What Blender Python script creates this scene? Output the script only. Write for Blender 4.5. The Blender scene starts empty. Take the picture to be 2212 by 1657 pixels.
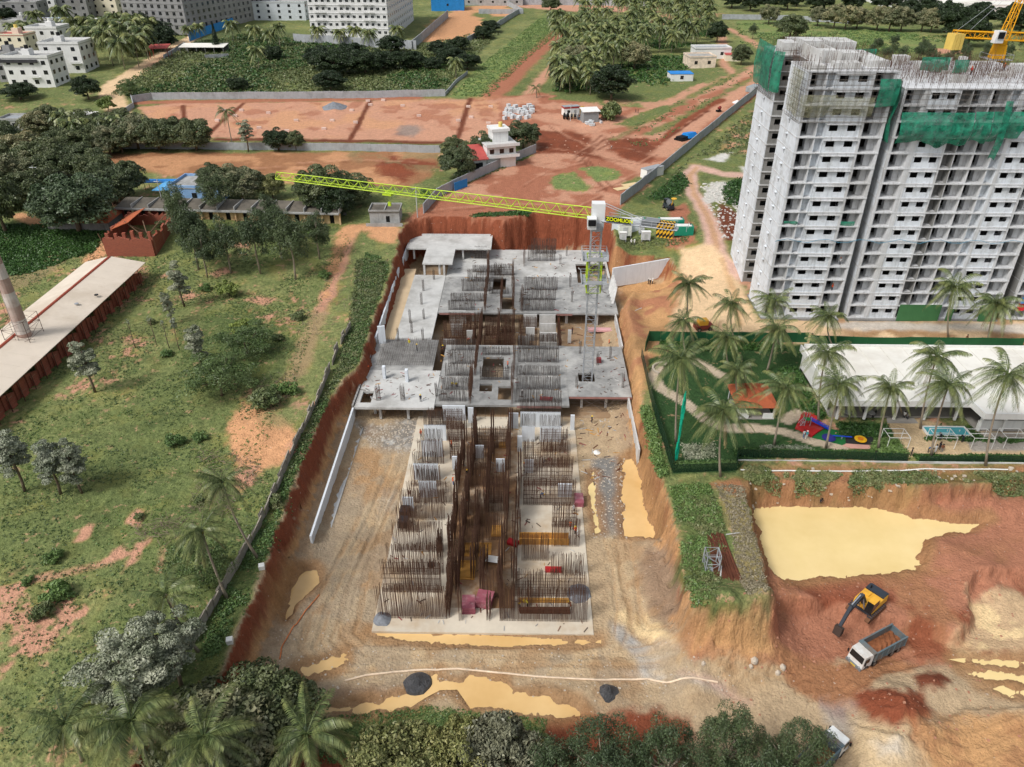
import bpy, math, random
import numpy as np
from mathutils import Vector, Matrix
random.seed(7); RNG = np.random.default_rng(7)
SC = bpy.context.scene; COL = SC.collection; R = math.radians
# ---------------------------------------------------------------- camera, sky, sun, exposure
CAM_H, PITCH, YAW, FPX, CX, CY = 80.0, R(32.0), R(1.0), 1633.0, 1106.0, 828.7
cam = bpy.data.cameras.new('camera'); cam.sensor_width = 36; cam.lens = 36*FPX/2212
cam.clip_start = 1; cam.clip_end = 9000
camo = bpy.data.objects.new('camera', cam); COL.objects.link(camo)
camo.location = (0, 0, CAM_H); camo.rotation_euler = (R(90)-PITCH, 0, YAW); SC.camera = camo
w = bpy.data.worlds.new('World'); SC.world = w; w.use_nodes = True
nt = w.node_tree; sky = nt.nodes.new('ShaderNodeTexSky'); sky.sky_type = 'NISHITA'; sky.sun_disc = False
SUN_EL, SUN_AZ = R(50), R(-128)         # from the left, behind the camera
sky.sun_elevation = SUN_EL; sky.sun_rotation = SUN_AZ; sky.air_density = 1.3; sky.dust_density = 4.0; sky.ozone_density = 1.0
hs = nt.nodes.new('ShaderNodeHueSaturation'); hs.inputs['Saturation'].default_value = 0.4   # overcast: an even white sky
bg = nt.nodes['Background']; nt.links.new(sky.outputs[0], hs.inputs['Color']); nt.links.new(hs.outputs[0], bg.inputs['Color']); bg.inputs['Strength'].default_value = 0.115
sl = bpy.data.lights.new('sun', 'SUN'); sl.energy = 1.9; sl.angle = R(13); sl.color = (1, .975, .94)
so = bpy.data.objects.new('sun', sl); COL.objects.link(so)
sd = Vector((math.sin(SUN_AZ)*math.cos(SUN_EL), math.cos(SUN_AZ)*math.cos(SUN_EL), math.sin(SUN_EL)))
so.rotation_euler = sd.to_track_quat('Z', 'Y').to_euler()
SC.view_settings.view_transform = 'Standard'; SC.view_settings.look = 'None'; SC.view_settings.gamma = 1; SC.view_settings.exposure = 0.25
try: SC.view_settings.use_curve_mapping = False
except Exception: pass
cy_ = SC.cycles; cy_.max_bounces = 5; cy_.diffuse_bounces = 3; cy_.glossy_bounces = 2; cy_.transparent_max_bounces = 6; cy_.transmission_bounces = 2
cy_.use_denoising = True; cy_.sample_clamp_indirect = 4
# ---------------------------------------------------------------- site survey: photo sight lines to site coordinates
_R = np.array(camo.rotation_euler.to_matrix())
def ray(u, v):
    d = _R @ np.array([(u-CX)/FPX, (CY-v)/FPX, -1.0]); return d
def P(u, v, z=0.0):
    d = ray(u, v); t = (z-CAM_H)/d[2]; return Vector((d[0]*t, d[1]*t, z))
def ss(a, b, x):
    t = np.clip((x-a)/(b-a), 0, 1); return t*t*(3-2*t)
def hash2(ix, iy, s):
    n = (ix*374761393 + iy*668265263 + s*974634777) & 0x7fffffff
    n = ((n ^ (n >> 13))*1274126177) & 0x7fffffff
    return ((n ^ (n >> 16)) & 0xffff)/65535.0
def vnoise(x, y, s=0):
    ix = np.floor(x).astype(np.int64); iy = np.floor(y).astype(np.int64); fx = x-ix; fy = y-iy
    fx = fx*fx*(3-2*fx); fy = fy*fy*(3-2*fy)
    a = hash2(ix, iy, s); b = hash2(ix+1, iy, s); c = hash2(ix, iy+1, s); d = hash2(ix+1, iy+1, s)
    return (a*(1-fx)+b*fx)*(1-fy)+(c*(1-fx)+d*fx)*fy
def fbm(x, y, s=0, o=4):
    r = 0; a = .5; t = 0
    for i in range(o):
        r = r+a*vnoise(x, y, s+i*17); t += a; a *= .5; x = x*2.03+3.1; y = y*2.03+1.7
    return r/t
def sdf(poly, x, y):          # signed distance, negative inside
    d = np.full(x.shape, 1e18); s = np.zeros(x.shape, bool); n = len(poly)
    for i in range(n):
        ax, ay = poly[i][0], poly[i][1]; bx, by = poly[i-1][0], poly[i-1][1]
        ex, ey = bx-ax, by-ay; wx, wy = x-ax, y-ay
        t = np.clip((wx*ex+wy*ey)/(ex*ex+ey*ey+1e-12), 0, 1)
        d = np.minimum(d, (wx-ex*t)**2+(wy-ey*t)**2)
        c = ((ay > y) != (by > y)) & (x < (bx-ax)*(y-ay)/(by-ay+1e-12)+ax); s ^= c
    d = np.sqrt(d); return np.where(s, -d, d)
def ldist(line, x, y):
    d = np.full(x.shape, 1e18)
    for (a, b) in zip(line[:-1], line[1:]):
        ex, ey = b[0]-a[0], b[1]-a[1]; wx, wy = x-a[0], y-a[1]
        t = np.clip((wx*ex+wy*ey)/(ex*ex+ey*ey+1e-12), 0, 1)
        d = np.minimum(d, (wx-ex*t)**2+(wy-ey*t)**2)
    return np.sqrt(d)
# ---------------------------------------------------------------- terrain heights (metres, tower yard = 0)
LOWZ, RAFT, L1, L2 = -7.0, -6.7, -3.2, 0.3
def hill(x, y):
    return 5*ss(165, 213, y)*(1-.75*ss(55, 85, x)*(1-ss(215, 270, y))) + 6*ss(240, 460, y) + 4*ss(460, 900, y)
def HP(u, v):                 # point of the unexcavated ground on a sight line
    z = 0.0
    for i in range(12):
        p = P(u, v, z); z = float(hill(np.array([p.x]), np.array([p.y]))[0])
    return P(u, v, z)
PIT = [HP(u, v) for u, v in [(440,1560),(470,1481),(494,1421),(517,1354),(551,1293),(585,1186),(618,1097),(638,1033),(672,966),(702,889),(743,821),(777,795),(810,682),(840,615),(850,568),(861,541),(866,500),
    (885,480),(931,470),(1012,470),(1089,478),(1160,460),(1262,462),(1314,470),(1326,501),(1331,531),(1400,534),(1456,537),(1466,580),(1440,596),(1372,612),(1352,660),(1362,720),(1374,800),(1386,880),
    (1398,930),(1410,966),(1427,1045),(1446,1087),(1457,1143),(1476,1218),(1487,1256),(1486,1300),(1492,1330),(1540,1338),(1600,1332),(1640,1330),(1662,1318),(1656,1250),(1640,1180),(1622,1110),(1611,1064)]]
PIT += [P(u, v, -2.6) for u, v in [(1700,1066),(1850,1070),(2000,1072),(2120,1066),(2300,1040),(2700,1040)]]
PIT += [Vector((140, 20, 0)), Vector((-45, 20, 0)), Vector((-42, 50, 0))]
PITP = [(p.x, p.y) for p in PIT]
TERR = [(p.x, p.y) for p in [P(u, v, 0) for u, v in [(1604,1012),(1900,1012),(2212,1012),(2700,1000)]]]+PITP[-9:-3][::-1]
BUMPS = []                    # (x, y, height, radius x, radius y)
def bump(u, v, z, h, rx, ry=None):
    p = P(u, v, z); BUMPS.append((p.x, p.y, h, rx, ry or rx))
for a in [(1935,1545,-6,3.4,5.5,6.5),(2015,1480,-6.5,1.1,4,3),(1545,1392,-6.5,3.6,8,4.5),(1640,1380,-6,2.2,3,4),(1410,1260,-6.5,.9,4,7),(1730,1318,-6.5,1.4,3,2.4),(1500,1490,-6.5,1.5,3.5,3),(1180,1440,-6.8,.25,16,1.6),(1010,1410,-6.8,.35,12,1.2),
          (1150,1510,-6.8,.5,10,2.2),(780,1510,-6.8,.6,8,3),(1280,1500,-6.8,.7,6,3),(2010,1205,-6.5,1.3,8,5),(2130,1280,-6.5,1.6,7,5),(1900,1640,-6.5,1.0,4,4),
          (560,930,0,1.2,5,8),(640,960,0,.8,4,9),(600,800,0,1.0,6,10),(1345,300,10,1.0,7,4),(1255,285,10,.8,6,4),(850,345,8,1.6,7,4),(830,370,8,1.0,8,3),(1180,24,16,2.2,6,5),(720,228,10,1.2,4,3),(1275,258,9,1.5,4.5,3),(1000,70,14,1.0,9,6),(1090,75,14,1.0,7,5)]: bump(*a)
WATER = []                    # (polygon, water level)
def pool(level, pts): WATER.append(([(q.x, q.y) for q in [P(u, v, level) for u, v in pts]], level))
pool(-5.1, [(1618,1092),(1700,1088),(1890,1090),(1965,1112),(2040,1126),(2135,1130),(2100,1150),(2000,1168),(1992,1215),(1984,1236),(1850,1246),(1740,1256),(1690,1258),(1658,1238),(1638,1165)])
pool(-7.12, [(1342,992),(1368,985),(1385,1010),(1400,1090),(1418,1150),(1420,1176),(1395,1168),(1350,1160),(1340,1080)])
pool(-7.1, [(640,1235),(684,1230),(690,1262),(655,1300),(618,1345),(610,1330),(625,1280)])
pool(-7.1, [(690,1535),(760,1520),(830,1512),(880,1494),(905,1468),(945,1450),(955,1468),(990,1474),(1015,1462),(1085,1472),(1110,1496),(1170,1500),(1240,1522),(1262,1542),(1215,1552),(1130,1542),(1060,1534),(1010,1528),(985,1500),(960,1496),(930,1508),(895,1528),(830,1540),(740,1545)])
pool(-7.1, [(800,1368),(830,1362),(1280,1384),(1300,1380),(1300,1392),(1180,1398),(1000,1394),(860,1386)])
pool(-7.1, [(640,1440),(700,1424),(745,1410),(752,1425),(715,1450),(660,1462)])
pool(-6.6, [(2060,1425),(2212,1420),(2320,1430),(2320,1450),(2130,1440)]); pool(-6.6, [(2078,1455),(2140,1450),(2320,1470),(2320,1490),(2170,1474)]); pool(-6.6, [(2110,1485),(2160,1480),(2320,1500),(2320,1515),(2180,1506)])
pool(-7.1, [(1272,1060),(1282,1020),(1290,1090),(1296,1150),(1286,1150)])
BENCH = [(q.x, q.y) for q in [P(u, v, -4.8) for u, v in [(1655,1312),(1640,1250),(1600,1100),(1595,1050),(2340,1030),(2340,1240),(2180,1242),(2112,1252),(2095,1290),(2108,1335),(2075,1372),(1990,1350),(1885,1340),(1845,1322),(1790,1304),(1705,1314)]]]
BENCH2 = [(q.x, q.y) for q in [P(u, v, -6) for u, v in [(1835,1562),(1900,1590),(1965,1610),(2010,1570),(2080,1530),(2330,1525),(2330,1800),(1860,1800)]]]
TRK = [[(860,980),(800,1150),(730,1300),(700,1385),(740,1422),(860,1418),(1100,1412),(1250,1410),(1420,1410),(1600,1440),(1750,1480)], [(835,985),(770,1150),(700,1300),(660,1400),(700,1440),(860,1432),(1100,1428),(1300,1425),(1500,1430)], [(880,985),(830,1100),(770,1280),(748,1370),(800,1404),(1000,1408)], [(1315,1160),(1330,1240),(1350,1320),(1330,1395),(1250,1415)], [(1340,1170),(1365,1300),(1385,1370),(1480,1425),(1650,1465)],
       [(1690,1445),(1770,1440),(1850,1412)], [(1700,1465),(1780,1455),(1860,1420)], [(1715,1485),(1790,1475),(1870,1440)], [(1740,1500),(1810,1490),(1890,1450),(1980,1420)], [(1900,1440),(2000,1425),(2120,1410)], [(1990,1620),(2080,1640),(2200,1600)], [(2010,1600),(2100,1610),(2210,1570)]]
TRKW = []
for a in TRK:
    g0 = [P(u, v, -6.9) for u, v in a]; g0 = [g0[i].lerp(g0[i+1], k/3) for i in range(len(g0)-1) for k in range(3)]+[g0[-1]]
    for off in (-1.15, -.7, .7, 1.15):
        ln = []
        for i, p in enumerate(g0): q = g0[min(i+1, len(g0)-1)]-g0[max(i-1, 0)]; L = math.hypot(q.x, q.y)+1e-6; ln.append((p.x-q.y/L*off+.35*math.sin(i*.9+off), p.y+q.x/L*off))
        TRKW.append(ln)
def ground(x, y):
    x = np.asarray(x, float); y = np.asarray(y, float); h = hill(x, y)
    wob = (fbm(x*.35, y*.35, 3)-.5)*1.4+(fbm(x*1.3, y*1.3, 5, 3)-.5)*.9
    m = (x > 25) & (y > 60) & (y < 140)
    if m.any(): h[m] -= 2.6*ss(1.0, -5.5, sdf(TERR, x[m], y[m])+wob[m]*.6)
    d = np.full(x.shape, 50.); m = (x > -60) & (y < 245)
    d[m] = sdf(PITP, x[m], y[m])
    rough = (fbm(x*.09, y*.09, 11)-.5)*1.0+(fbm(x*.5, y*.5, 12)-.5)*.5+(fbm(x*1.7, y*1.7, 13, 3)-.5)*.22
    inraft = ss(3, -1, np.maximum(np.abs(x-.5)-30, np.maximum(78-y, y-225)))   # building plot: flat formation level
    low = LOWZ+.12+rough*(.35+.4*ss(22, 34, x)*ss(100, 80, y))*(1-inraft*.8)
    low = low+1.6*ss(70, 95, x)*ss(70, 90, y)*(1-ss(92, 100, y))+1.4*ss(80, 64, y)*ss(48, 75, x)
    up = h+rough*.7*ss(0, 6, d)+.25*(fbm(x*.05, y*.05, 21)-.5)
    # ramp of fill east of the slab
    rm = ss(150, 158, y)*(1-ss(203, 210, y))*ss(24, 30, x); up = up-3.0*rm*(1-ss(0, 13, d))
    k = ss(.35, -2.2, d+wob)
    g = up*(1-k)+low*k
    # soil sloughed at the foot of the cut faces
    g = g+1.3*ss(-6.5, -2.0, d+wob*1.5)*k*(1-ss(-2.0, -.5, d))
    for poly, hh in ((BENCH, 2.2), (BENCH2, 1.0)):
        m = (x > 28) & (y < 105) & (d < .2)
        if m.any(): g[m] += hh*ss(.5, -.9, sdf(poly, x[m], y[m])+wob[m]*.8)*ss(-.3, -2.0, d[m]+wob[m])
    m = np.nonzero((y < 140) & (d < -1))[0]
    if len(m):
        xm, ym = x[m], y[m]; dz = np.zeros(len(m))
        for ln in TRKW:
            xs = [p[0] for p in ln]; ys = [p[1] for p in ln]; k = np.nonzero((xm > min(xs)-1) & (xm < max(xs)+1) & (ym > min(ys)-1) & (ym < max(ys)+1))[0]
            if len(k): dd = ldist(ln, xm[k], ym[k]); dz[k] += -.2*np.exp(-(dd/.2)**2)+.12*np.exp(-((dd-.42)/.2)**2)
        g[m] += np.clip(dz, -.35, .3)
    for (bx, by, bh, rx, ry) in BUMPS:
        q = ((x-bx)/rx)**2+((y-by)/ry)**2
        m = q < 3
        if m.any(): g[m] += bh*np.exp(-q[m]*1.6)*(1+.5*(fbm(x[m]*.8, y[m]*.8, 31, 3)-.5))
    for poly, lv in WATER:
        xs = [p[0] for p in poly]; ys = [p[1] for p in poly]
        m = (x > min(xs)-4) & (x < max(xs)+4) & (y > min(ys)-4) & (y < max(ys)+4)
        if m.any():
            dd = sdf(poly, x[m], y[m]); n = (fbm(x[m]*.6, y[m]*.6, 41)-.5)*1.6+(fbm(x[m]*2.2, y[m]*2.2, 43, 2)-.5)*.5
            kk = ss(.9, -.9, dd+n); gm = g[m]; g[m] = gm*(1-kk)+np.minimum(gm, lv-.18)*kk
            near = ss(3.0, 0.4, np.abs(dd)); g[m] = np.where(kk < .5, np.maximum(g[m], np.minimum(gm, lv+.05+.1*(1-kk))*near+g[m]*(1-near)), g[m])
    return g
NR, NC, Y0, Y1 = 860, 700, 38.0, 2600.0
yy = Y0*np.exp(np.linspace(0, math.log(Y1/Y0), NR)); uu = np.linspace(-1, 1, NC); hw = 52+.70*yy
X = uu[None, :]*hw[:, None]; Y = np.repeat(yy[:, None], NC, 1)
Z = ground(X.ravel(), Y.ravel()).reshape(X.shape)
def gh(x, y):                 # ground height read back from the terrain mesh
    x = np.asarray(x, float); y = np.asarray(y, float)
    r = np.clip(np.log(np.maximum(y, Y0)/Y0)/math.log(Y1/Y0)*(NR-1), 0, NR-1.001); c = np.clip((x/(52+.70*y)+1)*.5*(NC-1), 0, NC-1.001)
    i = r.astype(int); j = c.astype(int); a = r-i; b = c-j
    return (Z[i, j]*(1-b)+Z[i, j+1]*b)*(1-a)+(Z[i+1, j]*(1-b)+Z[i+1, j+1]*b)*a
def gz(x, y): return float(gh(np.array([x]), np.array([y]))[0])
_T = np.concatenate([np.linspace(70, 330, 900), np.linspace(331, 2600, 900)])
def G(u, v):                  # first ground point met on a sight line
    d = ray(u, v); x, y, z = d[0]*_T, d[1]*_T, CAM_H+d[2]*_T; e = z-gh(x, y)
    k = np.nonzero(e < 0)[0]
    if len(k) == 0: return P(u, v, 14)
    i = max(int(k[0]), 1); f = e[i-1]/(e[i-1]-e[i]+1e-9); b = _T[i-1]+(_T[i]-_T[i-1])*f
    return Vector((d[0]*b, d[1]*b, CAM_H+d[2]*b))
def GL(pts): return [(q.x, q.y) for q in [G(u, v) for u, v in pts]]
def lin(r, g, b):
    f = lambda c: (c/255/12.92 if c <= 10 else ((c/255+.055)/1.055)**2.4)
    return np.array([f(r), f(g), f(b)])
# ---------------------------------------------------------------- terrain mesh and what covers it
xf, yf, zf = X.ravel(), Y.ravel(), Z.ravel()
dzy = np.gradient(Z, axis=0)/np.gradient(Y, axis=0); dzx = np.gradient(Z, axis=1)/np.gradient(X, axis=1)
slope = np.sqrt(dzx**2+dzy**2).ravel()
N1 = fbm(xf*.045, yf*.045, 51); N2 = fbm(xf*.25, yf*.25, 53); N3 = fbm(xf*1.1, yf*1.1, 57, 3)
C = dict(grass=lin(108,118,76), grass2=lin(132,136,92), dkgrass=lin(80,94,58), scrub=lin(86,97,66), lime=lin(118,134,84), lawn=lin(50,76,44), corn=lin(66,88,58),
         red=lin(164,108,84), ltred=lin(194,146,120), dkred=lin(112,64,46), deepred=lin(132,74,52), tan=lin(198,174,138), mud=lin(178,156,126), gmud=lin(160,144,122), ochre=lin(188,146,102),
         sand=lin(218,188,150), wet=lin(152,116,80), gravel=lin(128,126,122), white=lin(206,204,198), brown=lin(156,112,80), orange=lin(202,152,112), pink=lin(204,168,152), cement=lin(150,152,154), dry=lin(140,128,92), path=lin(186,170,148), rubble=lin(146,122,100), cream=lin(222,196,150))
d_pit = np.full(xf.shape, 50.); mk = np.nonzero((xf > -60) & (yf < 245))[0]; d_pit[mk] = sdf(PITP, xf[mk], yf[mk])
col = np.empty((xf.size, 3)); veg = np.zeros(xf.size)
m = (N1*.55+N2*.45)[:, None]
far = ss(300, 420, yf)[:, None]
col[:] = C['grass']*(1-ss(.42, .62, m))+C['grass2']*ss(.42, .62, m)
col = col*(1-ss(.56, .66, N2)[:, None]*.6)+C['dkgrass']*ss(.56, .66, N2)[:, None]*.6
veg[:] = .9
patchy = ss(.60, .68, N1*.5+N3*.25+N2*.25)*(1-far[:, 0]); col = col*(1-patchy[:, None])+C['ltred']*patchy[:, None]; veg *= 1-patchy
def lay(k, c, v, mk=slice(None)):
    k = np.clip(k, 0, 1); cc = C[c] if isinstance(c, str) else c
    col[mk] = col[mk]*(1-k[:, None])+cc*k[:, None]; veg[mk] = veg[mk]*(1-k)+v*k
def box_of(pts, g):
    xs = [p[0] for p in pts]; ys = [p[1] for p in pts]
    return np.nonzero((xf > min(xs)-g) & (xf < max(xs)+g) & (yf > min(ys)-g) & (yf < max(ys)+g))[0]
def zone(c, pts, v=0., soft=.6, wob=2.0, op=1., world=False):
    poly = pts if world else GL(pts); mk = box_of(poly, wob+soft+1)
    if len(mk): lay(ss(soft, -soft, sdf(poly, xf[mk], yf[mk])+(N2[mk]-.5)*2*wob+(N3[mk]-.5)*wob)*op, c, v, mk)
def stroke(c, pts, wd, v=0., soft=.5, wob=.6, op=1., world=False):
    line = pts if world else GL(pts); mk = box_of(line, wd+wob+soft+1)
    if len(mk): lay(ss(soft, -soft, ldist(line, xf[mk], yf[mk])-wd/2+(N2[mk]-.5)*2*wob)*op, c, v, mk)
def mottle(c, pts, v=0., lo=.5, hi=.6, op=1., nz=None, soft=3, seed=61, sc=.3):
    poly = GL(pts); mk = box_of(poly, soft)
    lay(ss(soft, -soft, sdf(poly, xf[mk], yf[mk]))*ss(lo, hi, fbm(xf[mk]*sc, yf[mk]*sc, seed))*op, c, v, mk)
# --- far land
zone('scrub', [(230,205),(260,175),(330,128),(420,84),(560,56),(680,82),(900,92),(1010,85),(1062,58),(1090,60),(985,170),(962,208),(600,208),(300,214)], 1, 2, 3)
mottle('grass', [(230,205),(330,128),(560,56),(900,92),(1062,58),(962,208),(300,214)], 1, .5, .6, .9, sc=.06)
zone('lime', [(972,210),(1040,140),(1165,38),(1262,36),(1212,70),(1060,212)], .8, 1, 2)
mottle('grass', [(972,210),(1165,38),(1262,36),(1060,212)], .9, .5, .62, .8, sc=.08)
zone('orange', [(905,90),(930,50),(985,18),(1040,12),(1090,10),(1120,25),(1080,60),(1000,90),(950,95)], .1, 3, 6)
mottle('grass', [(1000,60),(1030,20),(1165,15),(1130,45),(1060,70)], .8, .4, .5, 1, sc=.05)
zone('ltred', [(990,8),(1180,2),(1420,6),(1420,26),(1250,26),(1100,14)], 0, 3, 6)
stroke('red', [(1060,210),(1105,168),(1150,122),(1212,66)], 11, 0, 2, 2)
stroke('ltred', [(1135,215),(1165,175),(1200,140),(1230,120)], 6, 0, 2, 2)
stroke('sand', [(262,250),(238,205),(245,182),(300,152),(352,118),(400,90),(470,56),(520,34),(600,8)], 10, 0, 1.5, 1.5)
stroke('ltred', [(330,140),(380,104)], 7, 0, 3, 3, .6)
zone('lime', [(1590,46),(1700,44),(2110,70),(2100,100),(1900,122),(1700,112),(1600,96)], .9, 3, 4)
mottle('grass2', [(1590,46),(2110,70),(2100,100),(1600,96)], .9, .48, .6, .9, sc=.05)
stroke('grass2', [(1640,98),(1880,100),(2040,96)], 8, .6, 3, 3, .8)
stroke('ltred', [(1575,62),(1610,82),(1660,112)], 5, 0, 2, 2); stroke('ltred', [(1560,80),(1562,140),(1585,160)], 5, 0, 2, 2)
zone('ltred', [(2020,106),(2080,104),(2075,116),(2020,116)], .1, 3, 4)
zone('ltred', [(2080,0),(2300,0),(2300,50),(2150,40)], 0, 4, 8)
zone('ltred', [(1560,30),(1470,60),(1400,50),(1420,30)], .1, 3, 6, .6)
# --- red plots, brown field, haul road
zone('ltred', [(300,232),(380,222),(600,222),(900,216),(1060,214),(1165,206),(1180,262),(1160,300),(1090,306),(950,308),(470,298),(380,296),(340,270)], 0, 1, 1.5)
mottle('orange', [(300,232),(1165,206),(1160,300),(380,296)], 0, .5, .64, .6, sc=.07); mottle('red', [(300,232),(1165,206),(1160,300),(380,296)], 0, .56, .66, .7, seed=71, sc=.12)
for a in [[(395,228),(440,222),(400,290)][::2], [(525,224),(440,298)], [(800,218),(758,300)], [(1016,214),(988,300)]]: stroke('dkred', a, 2.2, 0, .6, .5)
stroke('dkred', [(470,301),(950,308)], 4, 0, 1.2, .8); stroke('red', [(300,222),(900,212)], 6, .1, 1.5, 1)
zone('gravel', [(855,290),(870,272),(900,270),(915,280),(890,298)], 0, 2, 2, .7); zone('gravel', [(1100,262),(1150,258),(1170,272),(1110,282)], 0, 1.5, 2, .7)
zone('gravel', [(704,230),(722,222),(742,226),(735,238),(712,238)], 0, .8, 1); zone('gravel', [(1245,258),(1268,248),(1296,254),(1290,262),(1260,264)], 0, .8, 1)
zone('brown', [(180,336),(330,330),(640,330),(950,326),(935,380),(880,405),(760,400),(640,392),(560,388),(450,398),(330,372),(240,352)], .05, 1.5, 2)
mottle('orange', [(180,336),(950,326),(880,405),(450,398)], 0, .5, .62, .7, sc=.09)
zone('deepred', [(805,360),(850,338),(905,345),(960,362),(900,372),(870,392),(820,380)], 0, 2, 3)
mottle('dry', [(720,325),(950,326),(930,372),(800,360)], .4, .45, .55, .6, sc=.15)
zone('red', [(1075,214),(1165,200),(1290,228),(1400,234),(1645,148),(1680,150),(1650,196),(1560,262),(1470,330),(1345,440),(1330,470),(1290,560),(870,530),(880,470),(935,424),(1150,332),(1160,300),(1085,306)], 0, 1.2, 2)
mottle('ltred', [(1075,214),(1645,148),(1345,440),(935,424),(1150,332)], 0, .46, .58, .9, sc=.11)
zone('deepred', [(1160,282),(1240,285),(1290,300),(1400,295),(1440,330),(1400,352),(1300,345),(1240,335),(1160,330)], 0, 1.5, 3)
mottle('dkred', [(1160,282),(1440,300),(1400,352),(1160,330)], 0, .5, .62, .7, sc=.2)
stroke('ltred', [(1180,255),(1270,282),(1350,262),(1450,222),(1560,180),(1650,140)], 9, 0, 2, 2); stroke('ltred', [(1400,420),(1390,370),(1300,330),(1290,290),(1200,250)], 6, 0, 1.5, 2, .8)
stroke('ltred', [(1645,168),(1560,225),(1480,285),(1430,335)], 8, 0, 2, 2)
for a in [[(1300,292),(1240,345)], [(1310,296),(1250,352)], [(1345,292),(1290,325)], [(1270,345),(1300,385),(1330,410)], [(1262,348),(1285,388),(1310,412)]]: stroke('dkred', a, .9, 0, .4, .4, .7)
for a in [[(1190,382),(1240,372),(1282,405),(1260,415),(1195,408)], [(1252,365),(1290,358),(1345,372),(1330,388),(1290,392)], [(1340,398),(1380,380),(1400,395),(1360,420)], [(1185,215),(1230,200),(1300,206),(1310,232),(1290,222)],
          [(1020,370),(1120,338),(1150,335),(1110,352),(1060,372),(990,408),(960,412)], [(1330,268),(1390,240),(1440,225),(1450,240),(1370,275)], [(1180,196),(1290,210),(1420,222),(1560,160),(1500,120),(1200,120)]]: zone('lime' if a[0][0] in (1190,1252,1020) else 'grass', a, .9, .8, 1.5)
for a in [[(1640,160),(1560,205),(1480,252),(1400,292)], [(1610,150),(1500,205),(1400,262),(1330,300)]]: stroke('grass', a, 4, .8, 1.5, 2.5, .9)
stroke('deepred', [(1560,215),(1480,262),(1420,312)], 3.5, 0, 1, 1.5); stroke('dkred', [(1530,240),(1440,300)], 1.5, 0, .6, .8)
zone('grass', [(1540,340),(1590,300),(1640,230),(1660,230),(1640,330),(1600,360),(1640,420),(1600,500),(1560,430),(1500,330),(1420,420),(1360,440),(1480,310)], 1, 1.5, 3)
zone('dkgrass', [(1440,370),(1500,380),(1480,430),(1400,440),(1370,435)], 1, 1.5, 2)
zone('dkred', [(1560,440),(1610,470),(1600,520),(1570,520),(1540,480)], 0, 1, 1.5)
zone('grass', [(1330,505),(1410,512),(1480,505),(1495,520),(1400,530),(1335,528)], .9, .8, 1.5)
zone('red', [(1445,455),(1480,440),(1500,520),(1470,540),(1440,538)], 0, 1, 2)
stroke('pink', [(1650,384),(1560,376),(1505,360),(1488,372),(1490,405),(1520,450),(1545,520),(1560,570)], 5, 0, 1, 1)
stroke('ochre', [(1505,362),(1489,380),(1500,420),(1530,470),(1550,540)], 1.6, 0, .6, .5, .7)
zone('white', [(1525,345),(1560,332),(1580,330),(1560,350)], 0, 1, 1.5); zone('white', [(1515,410),(1545,395),(1580,392),(1560,430),(1525,440)], 0, 1, 2, .9); zone('white', [(1600,360),(1618,366),(1610,376)], 0, 1, 1)
mottle('ltred', [(1590,260),(1640,230),(1630,330),(1560,330)], .2, .52, .6, .9, sc=.2)
# --- tower yard
zone('sand', [(1468,536),(1540,530),(1580,560),(1640,690),(2400,690),(2400,800),(2212,758),(1840,748),(1400,732),(1430,690),(1450,640),(1470,600)], 0, 1, 1)
mottle('wet', [(1800,690),(2400,690),(2400,770),(1840,744)], 0, .48, .56, .8, sc=.11)
stroke('white', [(1800,702),(1960,706),(2300,712)], 4, 0, 1, 1.5, .7); zone('pink', [(1560,545),(1600,580),(1600,610),(1570,590)], 0, 1, 1)
stroke('ochre', [(1560,560),(1590,640),(1600,700)], 1.5, 0, .6, .8, .6)
# --- left field
zone('corn', [(0,486),(150,482),(232,502),(205,545),(150,560),(70,590),(-60,600),(-60,480)], 1, 1, 2); zone('dry', [(0,585),(70,592),(110,545),(160,540),(120,585),(60,620),(0,630)], .3, 1, 2)
zone('dkgrass', [(400,700),(480,680),(620,690),(640,800),(600,860),(430,840),(380,760)], 1, 3, 4, .6)
stroke('orange', [(85,478),(100,488),(40,465)], 4, 0, 1, 1); stroke('orange', [(240,520),(200,560)], 5, 0, 1, 1)
zone('orange', [(522,868),(565,880),(612,902),(640,940),(622,992),(575,1012),(520,1062),(505,1000),(492,925)], 0, .8, 1.5)
stroke('ltred', [(840,500),(770,492),(742,556),(705,640),(675,715),(640,800),(585,885)], 3.2, .1, 1, 2); stroke('grass2', [(690,690),(650,790),(600,900)], 7, .5, 2, 2, .6)
zone('orange', [(735,490),(862,482),(852,530),(812,520),(785,500),(745,540),(715,610),(700,640),(715,560)], .1, 1, 2)
for a in [[(222,1212),(262,1178),(272,1198),(240,1218)], [(262,1238),(300,1175),(318,1170),(290,1215)], [(330,1238),(352,1180),(365,1190),(352,1240)], [(0,1275),(58,1252),(110,1235),(60,1262),(30,1300),(0,1296)], [(40,1395),(105,1382),(118,1392),(80,1410)], [(270,1130),(295,1100),(310,1105),(300,1135)], [(380,640),(415,628),(430,640),(400,650)], [(450,592),(490,576),(510,588),(470,598)], [(525,648),(560,640),(600,645),(570,660)], [(0,1450),(28,1425),(30,1432),(0,1470)],
          [(505,1010),(560,1005),(545,1050),(512,1052)],[(150,1175),(190,1130),(215,1135),(180,1170)],[(340,598),(372,588),(372,600)],[(480,530),(540,520),(540,538)]]: zone('ltred', a, 0, .5, .9)
stroke('ltred', [(60,1255),(140,1240),(230,1215)], 1.2, .1, .6, .8, .7)
stroke('dkgrass', [(560,1150),(480,1300),(380,1480)], 7, 1, 2, 2, .6)
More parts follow.
